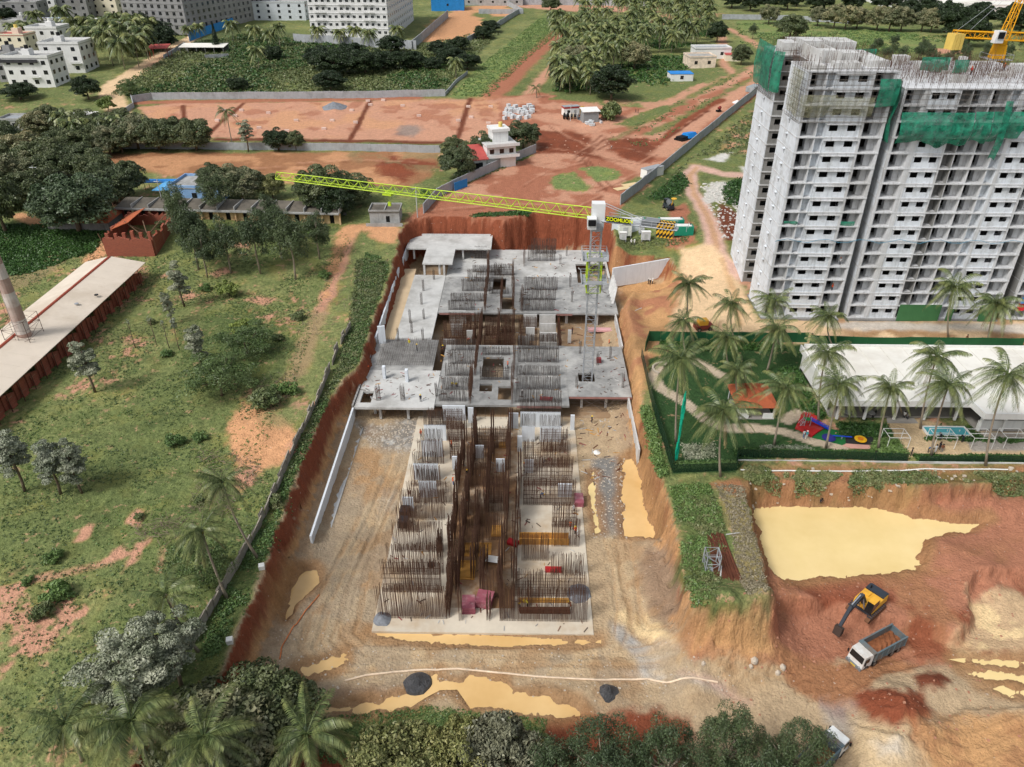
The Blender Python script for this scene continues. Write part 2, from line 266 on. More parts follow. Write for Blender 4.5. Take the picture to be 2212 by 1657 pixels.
# --- pit: cut faces, mud, tracks
lay(ss(.8, -.6, d_pit+(N2-.5)*1.5), 'mud', 0)
steep = ss(.8, 1.6, slope)*ss(2.5, .5, d_pit)*ss(-9, -6, d_pit)
lay(steep, 'deepred', 0)
hgt = (zf-LOWZ)/7.0; lay(steep*ss(.55, .32, hgt+(N2-.5)*.3)*ss(170, 140, yf), 'ochre', 0)
lay(steep*ss(15, 22, xf)*ss(200, 190, yf)*ss(.4, .6, N2)*.8, 'ochre', 0)
lay(ss(-6, -1.5, d_pit)*ss(.8, -.5, d_pit)*(1-steep)*ss(170, 140, yf)*.6, 'rubble', 0)
zone('ochre', [(1340,606),(1440,600),(1480,600),(1470,650),(1425,735),(1400,800),(1385,880),(1366,880),(1345,700)], 0, 1, 1.5); mottle('red', [(1340,606),(1480,600),(1400,800),(1366,880)], 0, .48, .6, .8, sc=.16)
zone('rubble', [(1375,1180),(1440,1170),(1465,1250),(1470,1330),(1420,1330),(1385,1260)], 0, 1, 1.5)
zone('gravel', [(768,918),(905,905),(912,965),(870,985),(800,960)], 0, 1, 1.5, .85); zone('gravel', [(1275,990),(1338,985),(1345,1080),(1350,1160),(1300,1160),(1282,1060)], 0, .6, .8)
mottle('white', [(768,918),(905,905),(870,985),(800,960)], 0, .56, .62, .7, sc=1.1)
zone('ochre', [(765,960),(870,985),(850,1100),(760,1080)], 0, 1.5, 2, .5); zone('gmud', [(700,1080),(880,1040),(830,1330),(700,1400),(560,1480),(640,1300)], 0, 2, 2, .7)
zone('cement', [(820,1060),(860,1050),(850,1100),(815,1120)], 0, .8, 1, .6)
zone('cream', [(1330,1325),(1370,1322),(1420,1350),(1450,1380),(1440,1400),(1380,1380)], 0, .6, 1); zone('white', [(1410,1385),(1475,1400),(1465,1410),(1420,1402)], 0, .4, .6); zone('cement', [(1318,1350),(1345,1352),(1390,1390),(1440,1412),(1435,1430),(1395,1460),(1370,1440),(1350,1405),(1325,1380)], 0, .6, .8); zone('white', [(1290,1452),(1370,1445),(1440,1455),(1560,1480),(1560,1500),(1400,1468)], 0, 1, 1.2, .6)
for k, ln in enumerate(TRKW): stroke('wet' if k % 3 else 'gmud', ln, .3, 0, .22, .2, .6, world=True)
for a in TRK[:5]: stroke('tan', a, 3.4, 0, 1.5, 1, .25)
mottle('wet', [(560,1480),(640,1240),(780,920),(905,905),(830,1360),(1300,1390),(1330,1150),(1440,1170),(1470,1340),(1700,1440),(1560,1500),(1300,1540),(700,1520)], 0, .52, .62, .45, sc=.17); mottle('gmud', [(560,1480),(640,1240),(780,920),(905,905),(830,1360),(1300,1390),(1470,1340),(1700,1440),(1560,1500),(1300,1540),(700,1520)], 0, .5, .58, .6, seed=91, sc=.35)
zone('rubble', [(690,1500),(760,1480),(860,1480),(880,1500),(830,1520),(720,1530)], 0, .8, 1.2, .8)
zone('wet', [(700,1040),(720,1000),(740,1040),(700,1150)], 0, 1, 1, .3)
# --- right-hand excavation
zone('red', [(1612,1070),(2400,1070),(2400,1420),(2060,1425),(1990,1440),(1900,1420),(1750,1470),(1680,1420),(1500,1420),(1490,1340),(1665,1320)], 0, 1, 2, .9)
mottle('brown', [(1660,1250),(2300,1150),(2300,1400),(1700,1420)], 0, .48, .6, .8, sc=.12); mottle('deepred', [(1660,1250),(2300,1250),(2300,1420),(1700,1420)], 0, .52, .62, .85, seed=81, sc=.14)
zone('ochre', [(1490,1335),(1560,1325),(1660,1330),(1670,1400),(1600,1420),(1500,1400)], 0, 1, 1.5)
zone('brown', [(1680,1400),(1900,1420),(1980,1440),(1850,1500),(1820,1560),(1700,1480)], 0, 1, 1.5)
zone('deepred', [(1850,1500),(1900,1480),(1990,1500),(2010,1550),(1970,1600),(1880,1560)], 0, .8, 1.5); zone('dkred', [(1968,1462),(2030,1448),(2062,1470),(2040,1492),(1985,1488)], 0, .6, 1)
zone('tan', [(2100,1300),(2180,1280),(2400,1290),(2400,1420),(2080,1420)], 0, 1, 2, .8); mottle('cream', [(2100,1290),(2400,1280),(2400,1420),(2080,1420)], 0, .5, .58, .9, sc=.3)
zone('ochre', [(1980,1550),(2400,1520),(2400,1700),(1990,1700)], 0, 1.5, 2); mottle('brown', [(1980,1550),(2400,1520),(2400,1700),(1990,1700)], 0, .5, .6, .6, sc=.25)
zone('tan', [(1830,1565),(1960,1570),(1970,1700),(1850,1700)], 0, 1, 1.5); zone('cement', [(1760,1515),(1830,1520),(1850,1580),(1800,1640),(1780,1560)], 0, 1, 1.5, .5); zone('white', [(1880,1600),(1950,1590),(1960,1640),(1900,1640)], 0, 1, 1, .5)
zone('pink', [(1470,1455),(1560,1475),(1620,1520),(1560,1500)], 0, 1, 1, .6)
# tongue of land
zone('grass', [(1446,1050),(1500,1040),(1600,1045),(1625,1120),(1660,1300),(1630,1308),(1540,1310),(1495,1318)], .9, .6, 1); zone('dry', [(1540,1045),(1605,1050),(1650,1230),(1660,1300),(1620,1290),(1570,1110)], .4, 1, 2, .9)
zone('dkgrass', [(1450,1060),(1545,1060),(1560,1180),(1530,1310),(1500,1310)], 1, 1, 2, .6); zone('brown', [(1530,1045),(1610,1030),(1605,1075),(1570,1060)], .1, .8, 1.5)
zone('brown', [(1600,1008),(2400,1005),(2400,1034),(1605,1034)], .1, 1, 1, .9); zone('red', [(1604,1030),(2400,1026),(2400,1062),(1610,1066)], .1, .8, 1.2)
mottle('dkgrass', [(1604,1022),(2400,1018),(2400,1060),(1612,1062)], 1, .47, .54, .95, sc=.22)
zone('grass', [(930,1520),(1000,1535),(1180,1552),(1180,1640),(700,1640),(690,1555),(800,1545)], 1, 1, 1.5); zone('deepred', [(1190,1548),(1260,1545),(1420,1530),(1500,1540),(1500,1660),(1180,1660)], .1, 1, 1.5); zone('deepred', [(640,1640),(760,1640),(760,1700),(600,1700)], .2, 1, 1.5)
# --- garden
zone('lawn', [(1400,775),(1500,752),(1760,745),(1745,800),(1770,905),(1800,940),(1900,965),(1920,990),(1610,992),(1590,1022),(1455,1024),(1425,950),(1410,880)], .5, .3, .4)
stroke('path', [(1425,795),(1412,812),(1425,838),(1480,870),(1520,905),(1570,925),(1640,925),(1700,935),(1760,955),(1830,968)], 2.4, 0, .15, .05); stroke('path', [(1500,780),(1540,800),(1560,812)], 2.4, 0, .15, .05); stroke('path', [(1700,905),(1755,880),(1745,850),(1730,835)], 3, 0, .15, .05)
zone('tan', [(1905,960),(1890,930),(1935,905),(2000,905),(2080,930),(2400,930),(2400,985),(1930,985)], 0, .3, .3); zone('cement', [(2080,935),(2400,935),(2400,975),(2100,975)], 0, .3, .4, .7)
zone('dkgrass', [(1830,880),(1900,885),(1890,930),(1940,965),(1910,990),(1820,975),(1880,930)], 1, .5, .6)
for poly, lv in WATER:                     # wet margins
    mk = box_of(poly, 3); dd = sdf(poly, xf[mk], yf[mk])+(N2[mk]-.5)*2
    lay(ss(2.0, .3, dd)*.75, 'wet', 0, mk)
for a in [[(1180,262),(1230,300),(1330,300),(1450,240)],[(1185,268),(1260,312),(1390,330)],[(1230,340),(1300,300),(1420,262)],[(1160,318),(1260,330),(1380,352),(1420,330)],[(930,455),(1100,440),(1250,445),(1300,420)],[(1130,400),(1180,370),(1260,350)],[(640,352),(760,345),(900,350)],[(430,372),(600,360),(800,372)],[(1290,410),(1380,372),(1450,340)]]:
    for o_ in (0, 5): stroke('dkred' if o_ else 'ltred', [(u, v+o_) for u, v in a], .8, 0, .5, .7, .55)
col = np.clip(col*(1+.10*(N3-.5)[:, None]), 0.004, .9)
me = bpy.data.meshes.new('ground')
nv = xf.size; me.vertices.add(nv); me.vertices.foreach_set('co', np.stack([xf, yf, zf], 1).ravel())
ii = np.arange(nv).reshape(NR, NC); quads = np.stack([ii[:-1, :-1], ii[:-1, 1:], ii[1:, 1:], ii[1:, :-1]], -1).reshape(-1, 4)
me.loops.add(quads.size); me.loops.foreach_set('vertex_index', quads.ravel().astype(np.int32)); me.polygons.add(len(quads))
me.polygons.foreach_set('loop_start', np.arange(0, quads.size, 4, dtype=np.int32)); me.polygons.foreach_set('loop_total', np.full(len(quads), 4, np.int32))
me.polygons.foreach_set('use_smooth', np.ones(len(quads), bool)); me.update()
a = me.attributes.new('cover', 'FLOAT_COLOR', 'POINT'); a.data.foreach_set('color', np.concatenate([col, veg[:, None]], 1).ravel().astype(np.float32))
# ---------------------------------------------------------------- materials
class NT:
    def __init__(s, m): s.t = m.node_tree; s.n = s.t.nodes; s.b = s.n['Principled BSDF']
    def new(s, t, **k):
        x = s.n.new(t)
        for a, v in k.items(): setattr(x, a, v)
        return x
    def link(s, a, b): s.t.links.new(a, b)
    def noise(s, scale, detail=4, rough=.6, vec=None, dist=0):
        x = s.new('ShaderNodeTexNoise'); x.inputs['Scale'].default_value = scale; x.inputs['Detail'].default_value = detail; x.inputs['Roughness'].default_value = rough; x.inputs['Distortion'].default_value = dist
        if vec is not None: s.link(vec, x.inputs['Vector'])
        return x.outputs['Fac']
    def ramp(s, f, lo, hi, a=0., b=1.):
        x = s.new('ShaderNodeMapRange'); s.link(f, x.inputs[0]); x.inputs[1].default_value = lo; x.inputs[2].default_value = hi; x.inputs[3].default_value = a; x.inputs[4].default_value = b; return x.outputs[0]
    def math(s, op, a, b):
        x = s.new('ShaderNodeMath', operation=op)
        for i, q in enumerate((a, b)):
            if isinstance(q, (int, float)): x.inputs[i].default_value = q
            else: s.link(q, x.inputs[i])
        return x.outputs[0]
    def mix(s, f, a, b, mode='MIX'):
        x = s.new('ShaderNodeMix', data_type='RGBA', blend_type=mode)
        for i, q in ((0, f), (6, a), (7, b)):
            if isinstance(q, (int, float)): x.inputs[i].default_value = q
            elif hasattr(q, 'is_linked'): s.link(q, x.inputs[i])
            else: x.inputs[i].default_value = (*q[:3], 1)
        return x.outputs[2]
    def coord(s, o='Object'): return s.new('ShaderNodeTexCoord').outputs[o]
    def pos(s): return s.new('ShaderNodeNewGeometry').outputs['Position']
    def bump(s, h, st=.5, d=.1):
        x = s.new('ShaderNodeBump'); x.inputs['Strength'].default_value = st; x.inputs['Distance'].default_value = d; s.link(h, x.inputs['Height']); s.link(x.outputs[0], s.b.inputs['Normal'])
MATS = {}
def mat(name, rgb, rough=.8, var=.25, scale=.6, tint=None, spec=.3, bump=.0, metal=0., streak=0., dirt=None, rnd=0.):
    """plain weathered surface: base colour, cloudy variation, optional stains running down and a bump"""
    if name in MATS: return MATS[name]
    m = bpy.data.materials.new(name); m.use_nodes = True; n = NT(m); MATS[name] = m
    c = lin(*rgb) if max(rgb) > 1 else np.array(rgb)
    n.b.inputs['Roughness'].default_value = rough; n.b.inputs['Metallic'].default_value = metal; n.b.inputs['Specular IOR Level'].default_value = spec
    p = n.pos(); f = n.noise(scale, 6, .65, p)
    lo = c*(1-var); hi = np.clip(c*(1+var), 0, .95)
    o = n.mix(n.ramp(f, .3, .7), lo, hi)
    if tint is not None: o = n.mix(n.ramp(n.noise(scale*.37, 5, .7, p), .48, .66, 0, .75), o, lin(*tint))
    if streak:
        mp = n.new('ShaderNodeMapping'); mp.inputs['Scale'].default_value = (1.6, 1.6, .12); n.link(p, mp.inputs[0])
        o = n.mix(n.ramp(n.noise(1.1, 5, .7, mp.outputs[0]), .5, .72, 0, streak), o, dirt if dirt is not None else c*.35)
    if rnd:
        oi = n.new('ShaderNodeObjectInfo'); o = n.mix(1., o, n.mix(oi.outputs['Random'], (1-rnd,)*3, (1+rnd*.4,)*3), 'MULTIPLY')
    n.link(o, n.b.inputs['Base Color'])
    if bump: n.bump(n.noise(scale*6, 4, .6, p), bump, .05)
    return m
def leafmat(name, c1, c2, c3, clump=.5, trans=.0, shine=.45):
    """foliage: three leaf colours mixed leaf by leaf and clump by clump"""
    if name in MATS: return MATS[name]
    m = bpy.data.materials.new(name); m.use_nodes = True; n = NT(m); MATS[name] = m
    g = n.new('ShaderNodeNewGeometry'); p = n.coord('Object'); oi = n.new('ShaderNodeObjectInfo')
    c1, c2, c3 = [np.clip((lin(*q)*.82+lin(*q).mean()*.18)*1.22, 0, .8) for q in (c1, c2, c3)]
    o = n.mix(n.ramp(g.outputs['Random Per Island'], .1, .9), c1, c2)
    o = n.mix(n.ramp(n.noise(clump, 3, .6, p), .45, .66), o, c3)
    o = n.mix(1., o, n.mix(oi.outputs['Random'], (.78, .82, .8), (1.15, 1.1, 1.0)), 'MULTIPLY')
    n.link(o, n.b.inputs['Base Color']); n.b.inputs['Roughness'].default_value = shine; n.b.inputs['Specular IOR Level'].default_value = .35
    return m
# ground
m = bpy.data.materials.new('ground_cover'); m.use_nodes = True; n = NT(m); GM = m
at = n.new('ShaderNodeAttribute', attribute_name='cover'); p = n.pos()
f1 = n.noise(.7, 5, .7, p); f2 = n.noise(4.0, 2, .7, p); f3 = n.noise(.16, 3, .6, p)
soil = n.mix(1., at.outputs['Color'], n.mix(n.ramp(f1, .28, .72), (.82, .81, .8), (1.14, 1.14, 1.14)), 'MULTIPLY')
soil = n.mix(1., soil, n.mix(n.ramp(f2, .3, .7), (.86, .86, .86), (1.12, 1.12, 1.12)), 'MULTIPLY')
soil = n.mix(n.ramp(n.noise(2.3, 1, .5, p), .74, .78, 0, .5), soil, (.55, .5, .44))          # pale stones
gf = n.noise(1.1, 5, .78, p); gr = n.mix(1., at.outputs['Color'], n.mix(n.ramp(gf, .34, .66), (.52, .58, .5), (1.32, 1.3, 1.16)), 'MULTIPLY')
gr = n.mix(n.ramp(f3, .5, .68, 0, .55), gr, n.mix(1., at.outputs['Color'], (1.35, 1.12, .8), 'MULTIPLY'))
gr = n.mix(n.ramp(n.noise(.45, 4, .75, p), .60, .66, 0, .75), gr, lin(176, 144, 112))              # bare scuffs
o = n.mix(n.ramp(at.outputs['Alpha'], .3, .6), soil, gr); n.link(o, n.b.inputs['Base Color'])
n.b.inputs['Roughness'].default_value = .92; n.b.inputs['Specular IOR Level'].default_value = .15
mp = n.new('ShaderNodeMapping'); mp.inputs['Scale'].default_value = (2.4, 2.4, .25); n.link(p, mp.inputs[0])
hh = n.math('ADD', n.math('MULTIPLY', n.noise(1.3, 4, .75, p), .5), n.math('MULTIPLY', n.noise(1.0, 1, .6, mp.outputs[0]), .5)); n.bump(hh, .8, .55)
me.materials.append(GM)
gobj = bpy.data.objects.new('ground', me); COL.objects.link(gobj); gobj['kind'] = 'structure'
def tag(o, label, cat, group=None, kind=None):
    o['label'] = label; o['category'] = cat
    if group: o['group'] = group
    o['kind'] = kind or 'thing'
    return o
# muddy water
m = bpy.data.materials.new('muddy_water'); m.use_nodes = True; n = NT(m); WM = m; p = n.pos()
n.link(n.mix(n.ramp(n.noise(.12, 4, .6, p), .35, .7), lin(212, 172, 112), lin(230, 194, 136)), n.b.inputs['Base Color']); n.b.inputs['Roughness'].default_value = .12; n.b.inputs['Specular IOR Level'].default_value = .5
n.bump(n.noise(1.5, 3, .5, p), .08, .03)
m2 = bpy.data.materials.new('pond_water'); m2.use_nodes = True; n = NT(m2); p = n.pos()
n.link(n.mix(n.ramp(n.noise(.1, 4, .6, p), .35, .7), lin(222, 196, 136), lin(234, 210, 152)), n.b.inputs['Base Color']); n.b.inputs['Roughness'].default_value = .12; n.b.inputs['Specular IOR Level'].default_value = .5; n.bump(n.noise(1.2, 3, .5, p), .06, .03)
for i, (poly, lv) in enumerate(WATER):
    cx_ = sum(p[0] for p in poly)/len(poly); cy2 = sum(p[1] for p in poly)/len(poly)
    gx = []
    for (x, y) in poly:
        L = math.hypot(x-cx_, y-cy2)+1e-6; k = 1+(1.0 if i == 0 else .7)/L; gx.append((cx_+(x-cx_)*k, cy2+(y-cy2)*k, lv))
    wm = bpy.data.meshes.new('water'); wm.from_pydata(gx, [], [list(range(len(gx)))]); wm.materials.append(m2 if i == 0 or i > 5 else WM)
    if wm.polygons[0].normal.z < 0: wm.flip_normals()
    wo = bpy.data.objects.new('muddy_pond' if i == 0 else 'puddle', wm); COL.objects.link(wo); wo['kind'] = 'structure'
# ---------------------------------------------------------------- mesh builder
class MB:
    def __init__(s): s.v = []; s.f = []; s.m = []; s.mi = 0
    def quad(s, a, b, c, d):
        k = len(s.v); s.v += [tuple(a), tuple(b), tuple(c), tuple(d)]; s.f.append((k, k+1, k+2, k+3)); s.m.append(s.mi); return s
    def tri(s, a, b, c):
        k = len(s.v); s.v += [tuple(a), tuple(b), tuple(c)]; s.f.append((k, k+1, k+2)); s.m.append(s.mi); return s
    def hexa(s, p):           # 8 corners: bottom ring then top ring, counter-clockwise from above
        k = len(s.v); s.v += [tuple(q) for q in p]
        for f in ((3,2,1,0),(4,5,6,7),(0,1,5,4),(1,2,6,5),(2,3,7,6),(3,0,4,7)): s.f.append(tuple(k+i for i in f)); s.m.append(s.mi)
        return s
    def box(s, x0, x1, y0, y1, z0, z1): return s.hexa([(x0,y0,z0),(x1,y0,z0),(x1,y1,z0),(x0,y1,z0),(x0,y0,z1),(x1,y0,z1),(x1,y1,z1),(x0,y1,z1)])
    def cbox(s, cx, cy, cz, sx, sy, sz, rz=0.):
        c, q = math.cos(rz), math.sin(rz); P8 = []
        for z in (cz-sz/2, cz+sz/2):
            for (x, y) in ((-sx/2,-sy/2),(sx/2,-sy/2),(sx/2,sy/2),(-sx/2,sy/2)): P8.append((cx+x*c-y*q, cy+x*q+y*c, z))
        return s.hexa(P8)
    def prism(s, pts, z0, z1):   # pts ccw
        a = sum(pts[i-1][0]*pts[i][1]-pts[i][0]*pts[i-1][1] for i in range(len(pts)))
        if a < 0: pts = pts[::-1]
        k = len(s.v); n = len(pts); s.v += [(p[0], p[1], z0) for p in pts]+[(p[0], p[1], z1) for p in pts]
        s.f.append(tuple(range(k+n-1, k-1, -1))); s.f.append(tuple(range(k+n, k+2*n))); s.m += [s.mi]*2
        for i in range(n): j = (i+1) % n; s.f.append((k+i, k+j, k+n+j, k+n+i)); s.m.append(s.mi)
        return s
    def bar(s, a, b, r, n=4, r2=None, cap=False):
        a = Vector(a); b = Vector(b); d = b-a
        if d.length < 1e-6: return s
        u = d.orthogonal().normalized(); w_ = d.normalized().cross(u); k = len(s.v); r2 = r if r2 is None else r2
        for (c, rr) in ((a, r), (b, r2)):
            for i in range(n): t = 2*math.pi*(i+.5)/n; s.v.append(tuple(c+u*math.cos(t)*rr+w_*math.sin(t)*rr))
        for i in range(n): j = (i+1) % n; s.f.append((k+i, k+j, k+n+j, k+n+i)); s.m.append(s.mi)
        if cap: s.f.append(tuple(range(k+n-1, k-1, -1))); s.f.append(tuple(range(k+n, k+2*n))); s.m += [s.mi]*2
        return s
    def path(s, pts, rs, n=6):
        pts = [Vector(p) for p in pts]; k = len(s.v); u = None
        if not hasattr(rs, '__len__'): rs = [rs]*len(pts)
        for i, p in enumerate(pts):
            d = (pts[min(i+1, len(pts)-1)]-pts[max(i-1, 0)]).normalized()
            u = (d.orthogonal() if u is None else u-d*u.dot(d)).normalized(); w_ = d.cross(u)
            for j in range(n): t = 2*math.pi*j/n; s.v.append(tuple(p+u*math.cos(t)*rs[i]+w_*math.sin(t)*rs[i]))
        for i in range(len(pts)-1):
            for j in range(n): q = (j+1) % n; s.f.append((k+i*n+j, k+i*n+q, k+(i+1)*n+q, k+(i+1)*n+j)); s.m.append(s.mi)
        s.f.append(tuple(range(k+n-1, k-1, -1))); s.f.append(tuple(range(k+(len(pts)-1)*n, k+len(pts)*n))); s.m += [s.mi]*2
        return s
    def cyl(s, x, y, z0, z1, r, n=10, r2=None): return s.bar((x,y,z0), (x,y,z1), r, n, r2, True)
    def mesh(s, name, mats, smooth=False):
        me = bpy.data.meshes.new(name); me.from_pydata(s.v, [], s.f)
        for q in (mats if isinstance(mats, (list, tuple)) else [mats]): me.materials.append(q)
        if any(s.m): me.polygons.foreach_set('material_index', s.m)
        if smooth: me.polygons.foreach_set('use_smooth', [True]*len(me.polygons))
        me.update(); return me
    def build(s, name, mats, parent=None, smooth=False): return link(name, s.mesh(name, mats, smooth), parent)
def link(name, me, parent=None, loc=None, rz=0., sc=None):
    o = bpy.data.objects.new(name, me); COL.objects.link(o)
    if parent: o.parent = parent
    if loc is not None: o.location = loc
    if rz: o.rotation_euler = (0, 0, rz)
    if sc is not None: o.scale = (sc,)*3 if isinstance(sc, (int, float)) else sc
    return o
def thing(name, label, cat, loc=(0, 0, 0), rz=0., group=None, sc=None):
    o = link(name, None, None, loc, rz, sc); o.empty_display_size = .3; return tag(o, label, cat, group)
def grp(o, g): o['group'] = g; return o
CONC = mat('concrete', (168,168,166), .85, .16, .5, (128,126,120), .2, .15, streak=.35); CONCW = mat('concrete_pale', (196,196,194), .85, .12, .5, (166,164,158), .2, .1, streak=.3)
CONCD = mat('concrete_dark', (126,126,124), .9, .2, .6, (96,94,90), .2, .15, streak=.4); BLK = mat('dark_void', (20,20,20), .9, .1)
WHITE = mat('white_paint', (226,226,222), .6, .05, .3, None, .3, streak=.18); REBAR = mat('rebar', (96,70,56), .8, .25, 1.2); STEEL = mat('galvanised_steel', (168,172,176), .45, .1, 1, metal=.3)
# ================================================================ building under construction in the pit
SLABG = mat('podium_slab', (144,144,142), .85, .24, .5, (186,185,181), .25, .12, rnd=.06); SLABW = mat('new_slab', (190,190,187), .8, .14, .3, (150,148,143), .3, .08); RAFTM = mat('raft_concrete', (206,196,178), .85, .12, .22, (176,148,112), .25, .1)
RAFTB = mat('muddy_raft', (150,124,96), .8, .22, .25, (190,176,154), .3, .1); WALLB = mat('retaining_wall_concrete', (214,220,226), .8, .06, .4, None, .2, streak=.22); FORMR = mat('red_formwork', (150,50,58), .6, .15, 1); TIMB = mat('timber', (190,140,66), .8, .2, 1.5); PLY = mat('plywood', (204,150,76), .75, .15, .8)
BAR2 = mat('rebar_grey', (84,75,69), .7, .25, 1.2); RUST = mat('rusty_steel', (96,56,40), .85, .25, 1.2)
site = thing('building_under_construction', 'concrete building frame rising from red earth pit with bare rebar walls', 'building')
MB().box(-21.2, 10.3, 72, 126, -7.6, RAFT).build('raft_slab', RAFTM, site)
MB().box(-33.0, 22.4, 126.02, 206, -7.6, RAFT-.02).build('raft_slab', RAFTB, site)
mb = MB().box(-11.4, -1.0, 76.5, 122, RAFT-.1, RAFT+.012); mb.build('raft_strip', mat('wet_raft', (146,112,80), .6, .3, .3, (196,184,164), .35), site)
def slab(pts, z, th, mt, holes=(), name='podium_slab'):
    """rectangular slab x0,x1,y0,y1 cut into strips round rectangular openings"""
    x0, x1, y0, y1 = pts; xs = sorted({x0, x1, *[h[0] for h in holes], *[h[1] for h in holes]}); ys = sorted({y0, y1, *[h[2] for h in holes], *[h[3] for h in holes]}); b = MB()
    for a, c in zip(ys[:-1], ys[1:]):
        run = None
        for l, r in zip(xs[:-1], xs[1:]):
            hole = any(h[0] <= l and r <= h[1] and h[2] <= a and c <= h[3] for h in holes)
            if hole:
                if run: b.box(run[0], run[1], a, c, z-th, z); run = None
            else: run = [run[0], r] if run else [l, r]
        if run: b.box(run[0], run[1], a, c, z-th, z)
    return b.build(name, mt, site)
slab((-33.4, -17.6, 123.7, 138), L1+.03, .5, SLABW, [(-32.6, -30.4, 125.4, 129.6)])
slab((-33.4, -19.4, 138.02, 151.6), L1+.02, .4, SLABG)
slab((-17.5, 9.2, 125, 149.4), L1, .45, SLABG, [(-8.8, -4.3, 135.6, 144), (-9.0, -6.4, 130, 133), (-5.1, -2.4, 127, 132)])
slab((9.22, 22.0, 128.4, 149.2), L1-.01, .4, SLABG, [(11.6, 15.0, 134.2, 137.6)])
slab((-21.0, 23.0, 165.6, 206), L1, .4, SLABG, [(14.2, 22.4, 183.6, 196), (-8.2, -4.8, 179, 186.5), (-5.5, -2.5, 167.6, 175)])
slab((-21, 23, 188, 206.2), L1+.02, .1, SLABW, [(14.2, 22.4, 187, 196), (-13, -2, 188, 194)])
slab((-29.5, -21.1, 149.3, 188), L1+.01, .4, SLABW)
slab((-33, -9.5, 198, 208), L2, .35, SLABW); slab((-27.2, -19.2, 187.5, 197.98), L2-.01, .35, SLABW)
mb = MB(); mb.box(-33.2, -9.3, 207.9, 208.15, L2-.3, L2+.5).box(-9.5, -9.25, 198, 207.88, L2-.3, L2+.3).build('parapet', CONCW, site)
MB().hexa([(-33, 150, -5.6), (-29.6, 150, -5.6), (-29.6, 192, L1-.4), (-33, 192, L1-.4), (-33, 150, -5.2), (-29.6, 150, -5.2), (-29.6, 192, L1), (-33, 192, L1)]).build('ramp', mat('ramp_mud', (196,174,142), .85, .1, .3), site)
def wall(x0, y0, x1, y1, z0, z1, t=.3, mt=CONCW, name='shear_wall', z1b=None):
    d = Vector((x1-x0, y1-y0, 0)).normalized(); n_ = Vector((-d.y, d.x, 0))*t/2; a = Vector((x0, y0, 0)); b = Vector((x1, y1, 0)); zb = z1 if z1b is None else z1b
    pts = [a-n_, b-n_, b+n_, a+n_]
    return MB().hexa([(p.x, p.y, z0) for p in pts]+[(p.x, p.y, z) for p, z in zip(pts, (z1, zb, zb, z1))]).build(name, mt, site)
wall(-33.6, 88.5, -33.6, 123.6, -7.4, -4.3, .35, WALLB, 'retaining_wall', -3.2); MB().box(-33.4, -31.6, 86, 123.5, -7.4, -6.75).build('wall_footing', CONCW, site)
wall(-33.75, 124, -33.75, 150, -7, L1+.3, .35, CONC, 'retaining_wall'); wall(-33.6, 150.1, -33.6, 192, -7, -1.9, .35, WALLB, 'retaining_wall', -.6); wall(-32.8, 149.7, -31.2, 150, -5, 1.2, .4, WALLB, 'retaining_wall')
wall(21.3, 111, 21.3, 128.3, -7.2, L1-.1, .35, CONCW, 'retaining_wall'); wall(22.3, 149.4, 22.3, 165.4, -7, L1, .35, CONCW, 'retaining_wall')
wall(23.6, 187.4, 43.4, 194.2, -6, -.6, .4, WALLB, 'retaining_wall', .2); wall(-33.1, 192, -33.1, 207.9, L1, L2-.36, .3, WALLB, 'retaining_wall')
for (x, y, z0, z1) in [(-29.1, 134.8, L1, L1+2.9), (-24.2, 133.6, L1, L1+2.9)]: MB().box(x-.3, x+.3, y-.45, y+.45, z0, z1).build('column', WALLB, site)
for (x, y) in [(-28.6, 125.2), (-23, 125.2), (-26.8, 188), (-21.5, 188), (-22.8, 188.6), (-17.2, 199), (-10.2, 199), (-31, 199.2), (17, 130), (12, 130), (-13, 126.5), (-30, 127), (10.5, 168), (14, 150), (18, 166.5), (-15, 166.5)]:
    top = L2-.36 if y > 186 else L1-.42
    MB().box(x-.25, x+.25, y-.35, y+.35, RAFT-.05 if y < 186 else L1, top).build('column', CONCW, site)
for (x0, x1, y) in [(-18.9,-14.7,117.8),(-18.8,-14.9,112.7),(-19.4,-15,105.9),(-17.9,-14.8,101.1),(-.5,7.4,122.6),(-.2,2.3,117.8),(3.3,7.4,117.8),(-1,-.1,114.6),(9.3,10.1,121.7),(-2.7,-.9,122.2),(-10.9,-9.8,123.9),(-18.3,-14.2,166.5),(-13.3,-10.4,167.9),(-.1,3.2,164.9),(.5,2.6,158.1),(3.8,7.7,155.6),(3.8,7.7,160.2),(3.8,7.7,164.8),(10.2,10.9,167.3),(-16,-11.5,124.6),(10.4,11.2,157)]:
    wall(x0, y, x1, y, RAFT-.03, RAFT+3.55, .3, WALLB if y < 130 else CONCW)
def cage(x0, y0, x1, y1, z0, h, sp=.28, t=.32, ring=0., mt=None, r=.034, jit=.5, base=0.):
    """wall of upright reinforcing bars in two layers with tie bars"""
    b = MB(); L = math.hypot(x1-x0, y1-y0); n_ = max(2, int(L/sp)); dx, dy = (x1-x0)/L, (y1-y0)/L
    for lay_ in ((-t/2, t/2) if t else (0,)):
        for i in range(n_+1):
            s_ = L*i/n_+random.uniform(-.04, .04); x = x0+dx*s_-dy*lay_; y = y0+dy*s_+dx*lay_; hh_ = h*(1+random.uniform(-.04, .05))-(random.random() < .12)*random.random()*jit*h
            b.bar((x, y, z0), (x+random.uniform(-.12, .12), y+random.uniform(-.12, .12), z0+hh_), r, 3)
        zz = z0+.3+base
        while ring and zz < z0+h*.93:
            b.bar((x0-dy*lay_, y0+dx*lay_, zz), (x1-dy*lay_, y1+dx*lay_, zz+random.uniform(-.05, .05)), r*.85, 3); zz += ring*random.uniform(.8, 1.2)
    o = b.build('rebar_cage', mt or REBAR, site); o['kind'] = 'stuff'; return o
